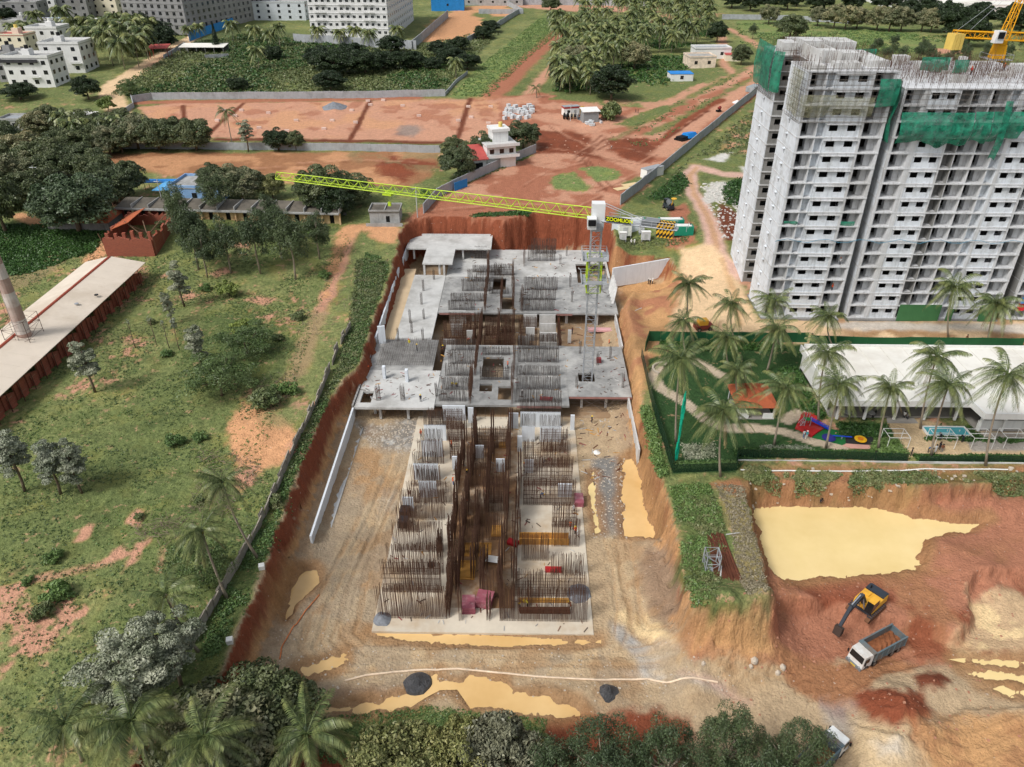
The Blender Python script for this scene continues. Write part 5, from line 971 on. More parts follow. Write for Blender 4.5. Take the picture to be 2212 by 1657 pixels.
for (u, v, s_) in [(2040,70,1.9),(2070,84,2.0),(2110,60,1.6),(2200,75,1.8),(2175,60,1.6),(2090,100,1.6),(1780,20,1.4),(1700,22,1.4),(1620,24,1.5),(1580,18,1.5),(1840,24,1.4),(1900,22,1.4),(1760,24,1.3),(1660,20,1.5),(1960,40,1.3),(2000,36,1.4),(1930,20,1.3),(1720,14,1.3)]: tree('dark', 'round_tree', 'dark tree in the belt behind the meadow', G(u, v), s_*1.5, s_*1.4, None, 'dark tree belt behind meadow')
for i in range(34): u = random.uniform(1880, 2240); v = random.uniform(108, 150); tree('euc', 'young_eucalyptus', 'young green tree in the plantation behind the tower', G(u, v), random.uniform(.9, 1.3), random.uniform(.7, 1.0), None, 'plantation behind the tower')
for (u, v, s_) in [(700,150,1.9),(725,165,2.0),(760,135,1.6),(790,160,1.9),(830,150,1.6),(845,115,1.5),(865,150,1.5),(890,148,1.4),(715,195,1.4),(950,120,1.3),(990,110,1.3),(1045,85,1.3),(1010,150,1.3),(590,130,1.2),(1060,70,1.2),(975,140,1.5),(935,150,1.0),(515,195,1.0)]: tree('dark', 'leafy_tree', 'dark leafy tree rising from the scrub field', G(u, v), s_*1.25, s_*.85, None, 'trees in the scrub field')
for (u, v, s_) in [(310,80,1.5),(340,95,1.6),(352,110,1.4),(330,110,1.3),(290,122,1.2),(380,30,1.4),(520,30,1.4),(605,28,1.4),(400,25,1.2),(690,12,1.4),(20,40,1.5),(10,55,1.3)]: tree('dark', 'leafy_tree', 'dark tree among the distant houses and roads', G(u, v), s_*1.6, s_*1.3, None, 'trees among distant houses')
for (u, v, k) in [(20,330,'mango'),(65,345,'mangofl'),(140,330,'mango'),(10,380,'mango'),(70,400,'mangofl'),(130,400,'mango'),(215,400,'mango'),(185,300,'mango'),(240,335,'mangofl'),(110,285,'mango'),(265,330,'mango'),(280,425,'mango'),(5,450,'mango'),(60,440,'mango'),(325,318,'mango'),(375,322,'mango'),(275,300,'mango')]: tree(k, 'mango_tree', 'dark mango tree massed in the left grove', G(u, v), random.uniform(1.4, 1.8), random.uniform(1.3, 1.7), None, 'mango trees massed in the left grove')
# field trees on the left
for k, nm, lb, u, v, s_, sz in [('euc','slim_tree','slim airy tree with yellow green top before grey roof',430,582,1.8,1.9),('euc','slim_tree','airy tree behind the ruin, dark stem',398,520,1.6,1.7),('silver','slim_tree','dark columnar tree leaning before the ruin',398,662,1.5,1.25),('euc','slim_tree','airy slim tree in the copse, left',500,590,1.6,1.6),('euc','slim_tree','airy slim tree in the copse, middle',562,592,1.8,1.8),('euc','slim_tree','tall pale stemmed tree in copse, right',640,604,1.8,1.9),('euc','slim_tree','airy tree in copse nearest path',610,560,1.7,1.6),('euc','slim_tree','thin tree behind copse by low building',472,470,1.7,1.5),
   ('lime','lime_bush','bright lime bush beside copse, largest',495,640,1.4,1.3),('lime','lime_bush','yellow green bush in mid field',525,722,1.3,1.1),('brightbush','shrub','round green shrub near low grey building',678,505,1.9,1.9),('thorn','thorn_bush','feathery thorn bush, upper of two',535,770,1.9,1.5),('thorn','thorn_bush','large feathery thorn bush beside bare soil',480,855,2.2,1.8),('euc','slim_tree','airy tree in copse, far right by path',690,560,1.5,1.4),('euc','slim_tree','airy tree in copse, behind the tallest',590,520,1.5,1.4),('euc','slim_tree','airy dark tree left of lime bush',448,600,1.4,1.4),('bush','low_tree','small dark tree above orange soil slip',572,880,2.0,1.7),
   ('silver','silvery_tree','silvery tree beside long shed, middle of field',205,848,1.5,1.25),('silver','silvery_tree','silvery tree above thorn bush',438,800,1.2,1.2),('silver','silvery_tree','silvery tree at left edge, first of three',55,1062,1.5,1.35),('silver','silvery_tree','silvery tree at left, middle of three',132,1068,1.4,1.2),('silver','silvery_tree','silvery tree at left, third beside bare soil',176,1066,1.3,1.15),('silver','silvery_tree','dark stemmed silvery tree beside shed end',372,700,.8,.9),
   ('silverbig','silvery_tree','large silvery tree above lower palms, top crown',392,1482,1.15,1.35),('silverbig','silvery_tree','wide silvery tree leaning toward lower left palms',300,1530,1.45,1.1),('thorn','thorn_bush','feathery bush beside broken wall under palm',440,1255,1.3,1.4),('mango','mango_tree','mango tree at pit corner over brown puddle',590,1600,1.5,1.5),('mangofl','mango_tree','mango tree at bottom between two palms',520,1680,1.9,1.7)]: 
    b = G(u, min(v, 1650)); b.y -= max(0, v-1650)*.06; tree(k, nm, lb, b, s_, sz)
for (u, v, lb) in [(292,752,'leftmost bare stem'),(338,745,'second bare stem'),(366,752,'third bare stem'),(388,756,'fourth slim stem with silver leaves')]: tree('bare' if u < 380 else 'sapling', 'bare_tree', lb+' standing in the grass before shed', G(u, v), 1.0, 1.05, None, 'bare stems in the field')
for (u, v, s_) in [(445,628,.9),(550,745,.7),(600,735,.8),(360,770,.8),(330,700,.6),(120,1210,.8),(130,1290,1.2),(90,1330,.9),(380,960,1.0),(430,950,.8),(60,1260,.5),(300,1120,.5),(430,1085,.7),(350,490,1.0),(380,478,1.2),(700,600,1.0),(645,690,1.0),(300,480,.9),(260,500,.8),(285,540,.7),(325,545,.7),(600,850,1.0),(625,850,1.2),(590,1090,.9)]: tree('brightbush' if random.random() < .5 else 'bush', 'shrub', 'low green shrub dotted over the left field', G(u, v), s_*1.1, s_, None, 'low shrubs on the left field', 'shrub')
# bottom row
for k, nm, lb, u, v, z, s_, sz in [('yell','leafy_tree','yellow green leafy tree at bottom edge, left of pair',850,1640,1.5,1.3,1.5),('yell','leafy_tree','yellowish flowering tree at bottom edge, right of pair',980,1625,1.5,1.0,1.3),('grey','leafy_tree','grey leaved tree at bottom centre',1082,1625,2,1.2,1.5),('eucbig','airy_tree','airy green tree at bottom, left of three',1305,1645,2,1.1,1.1),('eucbig','airy_tree','airy green tree with white scrap behind, centre',1445,1640,2.,1.05,1.1),('eucbig','airy_tree','tall airy green tree above the haul road',1578,1615,2.5,.95,1.15),('eucbig','airy_tree','airy green tree beside the parked truck',1722,1635,2,.95,1.05),('eucbig','airy_tree','airy tree in lower right cluster, nearest edge',1640,1690,1.5,1.2,1.0),('eucbig','airy_tree','airy tree on bottom frame line, left',1200,1670,1,1.0,1.0)]:
    c = P(u, v, z); b = Vector((c.x, c.y, gz(c.x, c.y))); hh_ = {'yell':5., 'grey':5., 'eucbig':7.}[k]; zs = (z-b.z)/hh_; tree(k, nm, lb, b, s_, zs)
# --- ground cover
def cover(label, cat, pts, n_, size, leaf, mt, nl=9, seed=1, wpow=1., poly_world=None, thr=None, sc=.15, name='ground_cover'):
    poly = poly_world or GL(pts); xs = [p[0] for p in poly]; ys = [p[1] for p in poly]; r = np.random.default_rng(seed)
    x = r.uniform(min(xs), max(xs), n_*3); y = r.uniform(min(ys), max(ys), n_*3); m_ = sdf(poly, x, y) < 0
    if thr: m_ &= fbm(x*sc, y*sc, 53) > thr
    x, y = x[m_][:n_], y[m_][:n_]; z = gh(x, y); s_ = size*r.uniform(.5, 1.5, len(x))
    c = np.repeat(np.stack([x, y, z], 1), nl, 0); k = np.repeat(s_, nl); d = r.normal(0, 1, (len(c), 3)); d /= np.linalg.norm(d, axis=1)[:, None]; d[:, 2] = np.abs(d[:, 2])
    o = link(name, quadmesh(name, leafquads(c+d*k[:, None]*np.array([1, 1, .75])*r.uniform(.5, 1, (len(c), 1)), d+[0, 0, .3], leaf), mt)); return tag(o, label, cat, kind='stuff')
FIELD = [(0,480),(250,520),(300,560),(400,480),(720,480),(760,520),(700,640),(640,820),(560,1000),(640,1100),(470,1470),(380,1640),(0,1640)]
cover('short patchy grass and weeds over the left field', 'grass', FIELD, 13000, .24, .13, LM['thorn'], 7, 3, thr=.46, sc=.12); cover('dry straw coloured tufts over the left field', 'grass', FIELD, 5000, .22, .12, LM['lime'], 6, 44, thr=.42, sc=.2); cover('bright green weeds in the left field', 'weeds', FIELD, 4500, .3, .14, LM['bright'], 8, 4, thr=.57, sc=.07)
cover('leafy creepers along the pit left edge', 'weeds', [(790,545),(840,560),(835,612),(805,680),(770,792),(738,818),(697,889),(667,966),(633,1033),(612,1097),(580,1186),(545,1293),(510,1354),(466,1470),(420,1470),(455,1345),(528,1210),(585,1085),(640,980),(680,885),(730,785),(760,700)], 2200, .5, .2, LM['bright'], 10, 5, thr=.47, sc=.25)
cover('dark leafy creepers along the pit left edge', 'weeds', [(770,560),(835,565),(830,612),(800,680),(768,790),(735,815),(690,889),(660,966),(625,1033),(605,1060),(640,985),(685,885),(735,785),(755,690)], 1700, .65, .22, LM['scrub'], 11, 6)
cover('tangled green scrub over the field before the white apartments', 'scrub', [(240,205),(300,160),(420,95),(560,70),(680,95),(900,100),(1055,68),(1080,70),(985,165),(960,204),(300,210)], 9000, 1.3, .55, LM['scrub'], 9, 7)
cover('dark bushes through the scrub field', 'scrub', [(240,205),(300,160),(420,95),(560,70),(680,95),(900,100),(1055,68),(985,165),(960,204),(300,210)], 1800, 2.0, .6, LM['hedge'], 14, 8, thr=.54, sc=.02)
cover('leafy crop in the strip field', 'crop', [(975,208),(1040,140),(1165,40),(1255,38),(1205,72),(1058,210)], 3500, .5, .32, LM['bright'], 7, 9)
cover('tall green fodder crop at left edge', 'crop', [(0,488),(150,484),(230,502),(205,545),(150,560),(70,590),(0,600)], 3500, .55, .3, LM['hedge'], 8, 10)
cover('weeds on the banks of the red haul road', 'weeds', [(1310,300),(1400,255),(1500,200),(1600,150),(1640,155),(1560,210),(1450,290),(1400,320)], 900, .5, .3, LM['bright'], 8, 11, thr=.5); cover('bushes between the haul road and tower', 'scrub', [(1400,440),(1480,350),(1560,290),(1650,220),(1640,350),(1560,330),(1500,340)], 1400, .8, .35, LM['scrub'], 10, 12); cover('bushes beside the winding track', 'scrub', [(1560,400),(1620,380),(1610,450),(1570,440)], 300, 1.1, .35, LM['hedge'], 14, 13); cover('dark bushes by the wall end', 'scrub', [(1400,430),(1470,375),(1490,400),(1450,430)], 260, 1.0, .35, LM['hedge'], 14, 14)
cover('weeds on the tongue of land', 'weeds', [(1448,1050),(1530,1045),(1560,1110),(1560,1180),(1530,1310),(1495,1315),(1470,1170)], 1100, .4, .18, LM['bright'], 9, 15, thr=.46, sc=.3); cover('taller weeds on the tongue of land', 'weeds', [(1448,1050),(1530,1045),(1560,1110),(1570,1200),(1540,1310),(1495,1315),(1470,1170)], 900, .4, .18, LM['scrub'], 9, 45, thr=.44, sc=.2); cover('dry grass on the tongue of land', 'weeds', [(1545,1045),(1605,1050),(1650,1230),(1658,1295),(1615,1285),(1575,1120)], 900, .3, .15, LM['dry'], 8, 16)
cover('creepers on the terrace bank, left half', 'weeds', None, 1500, .42, .18, LM['scrub'], 9, 17, poly_world=[(36.8,98.6),(50,98.4),(54,101),(38,102.4)], thr=.42, sc=.3); cover('creepers on the terrace bank, right half', 'weeds', None, 2200, .42, .18, LM['scrub'], 9, 18, poly_world=[(54,98.6),(100,99),(100,101.8),(56,101.6)], thr=.47, sc=.22)
cover('weeds along the back of the pit', 'weeds', [(1040,462),(1150,455),(1140,470),(1010,474)], 350, .7, .25, LM['hedge'], 12, 19); cover('weeds round the generators', 'weeds', [(1330,506),(1400,512),(1490,508),(1490,522),(1335,526)], 500, .35, .18, LM['scrub'], 9, 20)
cover('weeds below the plots wall', 'weeds', [(940,415),(1020,368),(1145,336),(1120,352),(1050,380),(950,425)], 600, .4, .25, LM['bright'], 8, 21)
cover('grass strip beside the bottom puddle', 'grass', [(690,1550),(930,1525),(1180,1556),(1180,1650),(690,1650)], 2200, .25, .12, LM['bright'], 8, 22)
cover('meadow tufts behind the tower', 'grass', [(1590,50),(2100,72),(2090,100),(1900,120),(1600,98)], 3000, .7, .4, LM['bright'], 6, 23, thr=.48, sc=.03)
cover('dark undergrowth in the coconut grove', 'undergrowth', [(1200,205),(1195,150),(1260,60),(1400,40),(1540,50),(1550,110),(1440,185),(1300,212)], 2600, 1.6, .6, LM['hedge'], 11, 47, thr=.46, sc=.04)
cover('garden hedge along the fence', 'hedge', [(1385,890),(1400,880),(1440,1020),(1426,1040),(1405,980)], 380, .8, .22, LM['bright'], 14, 24)
# ================================================================ clubhouse, garden, play area
TILE = mat('roof_tile', (176,98,66), .8, .16, 1.4, (150,84,60), .2, .2); HEDGE = LM['hedge']; GLASS = mat('dark_glass', (30,34,36), .15, .2, .3, None, .6); ROOFW = mat('white_membrane', (226,224,216), .7, .05, .15, (196,190,178), .3); PAV = mat('paving', (196,172,130), .85, .1, .5); DKG = mat('dark_green_mesh', (30,60,38), .7, .2, .8)
FL = .35
cl = thing('clubhouse', 'long white flat roofed clubhouse with open veranda behind palms', 'building')
MB().prism([(57,117.2),(82,117.2),(82,113.2),(125,113.2),(125,134.6),(57,134.6)], 0, FL).build('floor_slab', mat('stone_floor', (150,146,140), .7, .1, .5), cl)
MB().prism([(56.6,115.2),(80.8,115.2),(81.6,111.4),(126,111.4),(126,135.2),(57.2,135.2)], 4.7, 5.0).build('roof', ROOFW, cl)
b = MB(); b.box(56.5,80.8,114.9,115.18,4.0,5.25).box(57,126,135.22,135.5,4.2,5.5).box(56.3,56.6,115.2,135.4,4.0,5.3); b.hexa([(80.8,114.9,4.0),(81.2,111.1,4.0),(81.6,111.1,4.0),(81.15,115.2,4.0),(80.8,114.9,5.25),(81.2,111.1,5.25),(81.6,111.1,5.25),(81.15,115.2,5.25)]); b.box(81.62,126,111.1,111.38,4.0,5.25); b.build('fascia', WHITE, cl)
for k in range(15): x = 59+k*4.4; MB().box(x, x+.12, 115.6 if x < 80 else 111.8, 134.9, 5.0, 5.04).build('roof_seam', mat('seam', (206,202,192), .7), cl)
for x in (58, 63, 68.5, 74, 79.6): MB().box(x-.2, x+.2, 116.0, 116.4, FL, 4.7).build('column', WHITE, cl)
MB().box(57.2, 82, 123, 123.2, FL, 4.7).build('rear_wall', WHITE, cl); MB().box(57.0, 57.2, 119, 135, 0, 4.7).build('side_wall', WHITE, cl); MB().box(82.2, 126, 113.4, 113.6, FL, 2.2).build('front_wall', WHITE, cl)
for (x, w) in [(60, 2.4), (65.5, 3.4), (71, 1.4), (73, 1.6), (78.5, 2.5)]: MB().box(x, x+w, 122.9, 122.98, FL+.6 if w < 3 else FL, FL+2.3).build('window', GLASS, cl)
MB().box(82.4, 88, 113.7, 113.8, 2.2, 4.0).build('window', GLASS, cl)
for x in (82.2, 86.4, 90.8, 96): MB().box(x-.18, x+.18, 112.6, 113.0, FL, 4.7).build('column', WHITE, cl)
for k in range(4): MB().box(67.5-.1*k, 72.5+.1*k, 116.8-.35*(k+1), 116.8-.35*k, 0, FL-.08*k-.02).build('step', mat('stone_floor', (150,146,140)), cl)
for lb, x, y in [('round grey cafe table on veranda, left', 60.3, 117.3), ('round grey cafe table on veranda, right', 64.6, 117.3)]:
    t = thing('cafe_table', lb, 'table', (x, y, FL), 0, 'veranda tables'); MB().cyl(0, 0, .72, .77, .75, 16).build('table_top', mat('table_grey', (170,170,168)), t); MB().cyl(0, 0, 0, .72, .06, 8).build('pedestal', BLKP, t)
    for k in range(3): c = thing('chair', 'dark chair at a veranda table', 'chair', (x+1.1*math.cos(2.1*k+.5), y+1.1*math.sin(2.1*k+.5), FL), 2.1*k, 'veranda chairs'); MB().box(-.22,.22,-.22,.22,.42,.47).build('seat', BLKP, c); MB().box(.18,.23,-.22,.22,.47,.9).build('backrest', BLKP, c); [MB().box(a-.02,a+.02,d-.02,d+.02,0,.42).build('leg', BLKP, c) for a in (-.2,.2) for d in (-.2,.2)]
# pool
po = thing('pool', 'small blue tiled pool before the clubhouse steps', 'pool', (0, 0, 0)); MB().box(73, 80.3, 111.6, 114.0, .05, .22).build('water', mat('pool_water', (88,168,178), .12, .1, 1, None, .5), po); b = MB(); b.box(72.7,80.6,111.3,111.58,0,.32).box(72.7,80.6,114.02,114.3,0,.32).box(72.7,72.98,111.58,114.02,0,.32).box(80.32,80.6,111.58,114.02,0,.32); b.build('coping', WHITE, po)
for k in range(3): MB().cyl(74.6+k*2.2, 112.8, .2, .5, .08, 8).build('fountain_jet', WHITE, po)
# play area sheets
def sheet(name, pts, mt, label, z=.03, cat='surface', par=None):
    w_ = [P(u, v, 0) for u, v in pts]; zz = max(gz(p.x, p.y) for p in w_)+z
    o = MB().prism([(p.x, p.y) for p in w_], zz-.4, zz).build(name, mt, par)
    if label: o['kind'] = 'structure'
    return o
sheet('play_surface_red', [(1717,927),(1733,894),(1745,893),(1760,896),(1778,920),(1784,925),(1768,934),(1753,945)], mat('rubber_red', (186,40,40), .85, .1, .6, (168,92,84)), 'x', .05)
sheet('play_surface_green', [(1754,945.5),(1769,934.5),(1785,925.5),(1815,931),(1825,945),(1827,958),(1819,962)], mat('rubber_green', (30,104,52), .85, .1, .6), 'x', .055)
sheet('play_surface_black', [(1815.5,930),(1832,925),(1862,931),(1886,946),(1884,961),(1860,960),(1828,957.5),(1826,945)], mat('rubber_black', (44,44,44), .85, .1, .6), 'x', .06)
sheet('play_surface_pink', [(1820,963),(1828,958.5),(1860,961),(1883,962),(1880,970),(1840,969)], mat('rubber_pink', (196,150,136), .85, .1, .6), 'x', .045)
q = P(1758, 925, 0); sld = thing('slide', 'blue plastic slide with green platform on red play surface', 'slide', (q.x-1.2, q.y+.8, .1)); BLU = mat('slide_blue', (30,70,190), .35, .05)
MB().box(-.5,.5,-.5,.5,1.3,1.4).build('platform', mat('play_green', (30,120,60)), sld); [MB().bar((a,d,0),(a,d,2.2),.06,6).build('post', STEEL, sld) for a in (-.5,.5) for d in (-.5,.5)]
MB().hexa([(.5,-.45,1.25),(3.6,-2.0,.2),(3.9,-1.4,.2),(.6,.3,1.25),(.5,-.45,1.35),(3.6,-2.0,.3),(3.9,-1.4,.3),(.6,.3,1.35)]).build('chute', BLU, sld); MB().bar((.55,-.5,1.5),(3.65,-2.05,.45),.08,6).build('chute_rim', BLU, sld); MB().bar((.65,.35,1.5),(3.95,-1.35,.45),.08,6).build('chute_rim', BLU, sld)
b = MB(); [b.bar((-.5,-.5+.0,.3*k),(-1.3,-.5,.3*k-.1),.03,4) for k in range(1,5)]; b.bar((-.5,-.5,1.3),(-1.4,-.5,0),.05,5).bar((-.5,.5,1.3),(-1.4,.5,0),.05,5); [b.bar((-.5-.2*k,-.5,1.3-.29*k),(-.5-.2*k,.5,1.3-.29*k),.04,4) for k in range(5)]; b.build('ladder', STEEL, sld)
q = P(1742, 903, 0); mr = thing('merry_go_round', 'round red merry go round on red surface', 'play equipment', (q.x, q.y, .1)); MB().cyl(0,0,.15,.25,1.1,18).build('deck', mat('mgr_red', (170,52,48)), mr); MB().cyl(0,0,.25,1.2,.06,8).build('post', STEEL, mr); MB().cyl(0,0,0,.15,.2,8).build('hub', STEEL, mr)
q = P(1858, 952, 0); sp = thing('spinner_disc', 'yellow spinner disc on black play surface', 'play equipment', (q.x, q.y, .1)); MB().cyl(0,0,.2,.3,1.05,18).build('disc', mat('spin_yellow', (232,176,30)), sp); MB().cyl(0,0,.3,.36,.5,14).build('disc_face', mat('spin_orange', (206,120,30)), sp); MB().cyl(0,0,0,.2,.2,8).build('hub', STEEL, sp)
q = P(1790, 947, 0); se = thing('spring_seesaw', 'blue seesaw with purple disc on green surface', 'play equipment', (q.x, q.y, .1)); MB().cyl(0,0,.02,.08,1.2,18).build('base_disc', mat('disc_purple', (44,44,120)), se); MB().bar((.6,0,.5),(3.8,-.5,.6),.12,6).build('beam', BLU, se); MB().cyl(2.2,-.25,0,.5,.12,8).build('pivot', STEEL, se)
# gazebo
gz_ = thing('garden_hut', 'garden hut with orange tiled hip roof and white half walls', 'hut', (43, 119.5, 0)); gz_.location.z = gz(43, 119)
b = MB(); e = [(-3.9,-3.9,2.7),(3.9,-3.9,2.7),(3.9,4.2,2.7),(-3.9,4.2,2.7)]; t1, t2 = (0, -.6, 5.0), (0, 1.2, 5.0)
b.tri(e[0], e[1], t1).quad(e[1], e[2], t2, t1).tri(e[2], e[3], t2).quad(e[3], e[0], t1, t2); b.quad(*[(p[0], p[1], 2.62) for p in e[::-1]]); rf = b.build('roof', TILE, gz_)
for k in range(1, 15):
    t = k/15; z = 2.7+2.3*t+.05; h = 3.9*(1-t)+.03; MB().bar((-h, -3.9+3.3*t, z), (h, -3.9+3.3*t, z), .07, 4).build('tile_course', TILE, rf); MB().bar((h, -3.9+3.3*t, z), (h, 4.2-3.0*t, z), .07, 4).build('tile_course', TILE, rf); MB().bar((-h, -3.9+3.3*t, z), (-h, 4.2-3.0*t, z), .07, 4).build('tile_course', TILE, rf)
for (x, y) in [(-3.3,-3.2),(3.3,-3.2),(-3.3,3.4),(3.3,3.4)]: MB().box(x-.15,x+.15,y-.15,y+.15,-.3,2.65).build('column', WHITE, gz_)
MB().box(-3.3,-1.2,-3.3,-3.1,-.3,1.1).build('half_wall', WHITE, gz_); MB().box(1.4,3.3,-3.3,-3.1,-.3,1.1).build('half_wall', WHITE, gz_); MB().box(-3.4,3.4,3.2,3.4,-.3,2.6).build('rear_wall', mat('hut_grey', (96,96,94)), gz_); MB().box(-3.5,3.5,-3.5,3.5,-.5,-.02).build('floor_slab', mat('stone_floor', (150,146,140)), gz_)
# round seat wall at the path start
b = MB(); c0 = P(1435, 800, 0); z0 = gz(c0.x, c0.y)
for k in range(9): a0, a1 = 1.2+k*.32, 1.2+(k+1)*.32; b.hexa([(c0.x+r_*math.cos(a_), c0.y+r_*math.sin(a_), z) for z in (z0-.2, z0+.55) for (r_, a_) in ((2.2,a0),(2.6,a0),(2.6,a1),(2.2,a1))])
tag(b.build('seat_wall', mat('stone_path', (176,166,150), .8, .1, .8), None), 'curved low stone seat wall at end of garden path', 'wall')
# fences and hedges
def run_fence(name, label, pts, h, mt, post=3.0, panel=True, cat='fence', th=.05, postm=None, drop=.2, group=None):
    o = thing(name, label, cat, (0, 0, 0), 0, group)
    for (a, c) in zip(pts[:-1], pts[1:]):
        L = math.hypot(c[0]-a[0], c[1]-a[1]); n_ = max(1, round(L/post)); dx, dy = (c[0]-a[0])/L, (c[1]-a[1])/L
        for i in range(n_):
            x0, y0, x1, y1 = a[0]+dx*L*i/n_, a[1]+dy*L*i/n_, a[0]+dx*L*(i+1)/n_, a[1]+dy*L*(i+1)/n_; z0, z1 = gz(x0, y0), gz(x1, y1); nx, ny = -dy*th/2, dx*th/2; g_ = .06/ (L/n_)
            xa, ya, xb, yb = x0+(x1-x0)*g_, y0+(y1-y0)*g_, x1-(x1-x0)*g_, y1-(y1-y0)*g_
            MB().hexa([(xa-nx,ya-ny,z0-drop),(xb-nx,yb-ny,z1-drop),(xb+nx,yb+ny,z1-drop),(xa+nx,ya+ny,z0-drop),(xa-nx,ya-ny,z0+h),(xb-nx,yb-ny,z1+h),(xb+nx,yb+ny,z1+h),(xa+nx,ya+ny,z0+h)]).build('panel', mt, o)
            MB().bar((x0,y0,z0-drop),(x0,y0,z0+h+.12),max(th*.7,.05),4,None,True).build('post', postm or mt, o)
    return o
GH = mat('green_hoarding', (40,96,62), .55, .12, .4); FW = 'xy'
W2 = lambda pts: [(p.x, p.y) for p in [G(u, v) for u, v in pts]]
run_fence('green_hoarding', 'dark green sheet hoarding between sandy yard and garden', [(26,141.5),(27.4,146.3),(45,146.2),(62,146)], 2.4, GH, 2.4); run_fence('green_hoarding', 'green sheet hoarding behind the clubhouse roof', [(62.3,145.5),(108,145)], 2.0, GH, 3)
MESH = bpy.data.materials.new('fence_mesh'); MESH.use_nodes = True; n = NT(MESH); n.b.inputs['Base Color'].default_value = (*lin(26,56,36), 1); n.b.inputs['Alpha'].default_value = .55
run_fence('mesh_fence', 'dark green mesh fence above the red bank, long run', [(37,104.6),(62.8,104),(66,104)], 1.7, MESH, 2.6, postm=DKG); run_fence('mesh_fence', 'dark green mesh fence at the lawn corner', [(25.3,100.2),(36,101),(37,104.6)], 1.7, MESH, 2.6, postm=DKG); run_fence('mesh_fence', 'low mesh fence before the pool terrace', [(68,104.1),(120,104.2)], 1.3, MESH, 3, postm=DKG); run_fence('mesh_fence', 'tall mesh fence along the garden west side', [(24.9,139),(24.6,120),(25.2,100.4)], 2.2, MESH, 3, postm=DKG)
MB().box(37, 120, 103.55, 103.75, -1, .25).build('fence_kerb', CONCW); tag(bpy.data.objects['fence_kerb'], 'pale concrete kerb under the garden fence', 'kerb')
cover('clipped hedge behind the garden fence', 'hedge', None, 1500, .6, .2, HEDGE, 14, 31, poly_world=[(37.2,105),(66,104.6),(66,106),(37.2,106.6)], name='hedge'); cover('clipped hedge at the lawn corner', 'hedge', None, 500, .6, .2, LM['bright'], 14, 32, poly_world=[(26,101),(36,101.6),(36.2,103.4),(26,102.6)], name='hedge'); cover('clipped hedge before the terrace', 'hedge', None, 1500, .5, .2, HEDGE, 14, 33, poly_world=[(68,104.6),(120,104.6),(120,105.8),(68,105.8)], name='hedge')
cover('strap leaved planting before veranda', 'shrubs', None, 700, .75, .25, HEDGE, 14, 34, poly_world=[(57.6,111.5),(66,111.4),(66.5,114.6),(58,114.8)], name='planting'); cover('planting round the pool', 'shrubs', None, 700, .6, .22, HEDGE, 13, 35, poly_world=[(72.4,114.4),(82,114.4),(82.5,111),(120,110.4),(120,109.4),(72,110.4),(72.3,111.2),(80.7,111.2),(80.7,114.35),(72.4,114.35)], name='planting'); cover('round hedge by the terrace steps', 'hedge', None, 500, .7, .2, LM['bright'], 14, 36, poly_world=[(60,105.8),(67,106),(66.4,110.2),(63.5,110.6)], name='hedge')
cover('hedge along the green hoarding', 'hedge', None, 900, .8, .25, HEDGE, 14, 37, poly_world=[(30,142.5),(56,143),(56,145.4),(30,145.4)], name='hedge'); cover('planting beside clubhouse side wall', 'shrubs', None, 500, .8, .25, HEDGE, 13, 38, poly_world=[(52,120),(56,116),(56,135),(53,135)], name='planting'); cover('white flowering bed in the lawn', 'flowers', None, 260, .5, .15, LM['silver'], 10, 39, poly_world=[(28,103.8),(33.6,104.4),(34,108.6),(28,108)], name='flower_bed'); cover('grey green bed before play area', 'flowers', None, 260, .45, .16, LM['silver'], 11, 40, poly_world=[(41.5,106.2),(51,106.4),(50,108),(42,107.8)], name='flower_bed')
q = G(1458, 1000); qq = place_y(1456, 845, q.y); b = MB(); b.bar(q, (q.x+.1, q.y, qq.z), .1, 6); [b.cbox(q.x+.1, q.y, q.z+1.4+k*1.2, .45+.15*math.sin(k), .3, 1.3, k*.4) for k in range(int((qq.z-q.z)/1.2)-1)]; tag(b.build('netted_post', mat('teal_net', (10,150,120), .6)), 'post wrapped in bright teal netting on the lawn', 'post')
# trellis frames over the terrace
for k, (u, v) in enumerate([(1930,960),(2030,960),(2110,960),(2180,958)]): q = P(u, v, 0); t = thing('pergola_frame', ['white pipe frame on terrace beside steps', 'white pipe frame in mid terrace', 'white pipe frame right of mid terrace', 'white pipe frame at right frame edge'][k], 'frame', (q.x, q.y, gz(q.x, q.y)), 0, 'terrace pipe frames'); [MB().bar((a, d, 0), (a, d, 2.4), .05, 5).build('post', WHITE, t) for a in (-1.8, 1.8) for d in (-1.4, 1.4)]; [MB().bar((-1.8, d, 2.4), (1.8, d, 2.4), .05, 5).build('beam', WHITE, t) for d in (-1.4, 0, 1.4)]; [MB().bar((a, -1.4, 2.4), (a, 1.4, 2.4), .05, 5).build('beam', WHITE, t) for a in (-1.8, 1.8)]
# ================================================================ left-hand farm buildings
BRICK = bpy.data.materials.new('red_brick'); BRICK.use_nodes = True; n = NT(BRICK); br = n.new('ShaderNodeTexBrick'); br.inputs['Scale'].default_value = 1.0; br.inputs['Brick Width'].default_value = .5; br.inputs['Row Height'].default_value = .16; br.inputs['Mortar Size'].default_value = .02
br.inputs['Color1'].default_value = (*lin(158,78,56), 1); br.inputs['Color2'].default_value = (*lin(132,62,44), 1); br.inputs['Mortar'].default_value = (*lin(150,106,86), 1); mp = n.new('ShaderNodeMapping'); mp.inputs['Rotation'].default_value = (R(90), 0, 0); n.link(n.pos(), mp.inputs[0]); n.link(mp.outputs[0], br.inputs[0]); n.link(br.outputs[0], n.b.inputs['Base Color']); n.b.inputs['Roughness'].default_value = .9; n.bump(br.outputs['Fac'], -.5, .04)
ASB = mat('asbestos_sheet', (212,200,184), .85, .05, .25, (192,178,160), .2, .05)
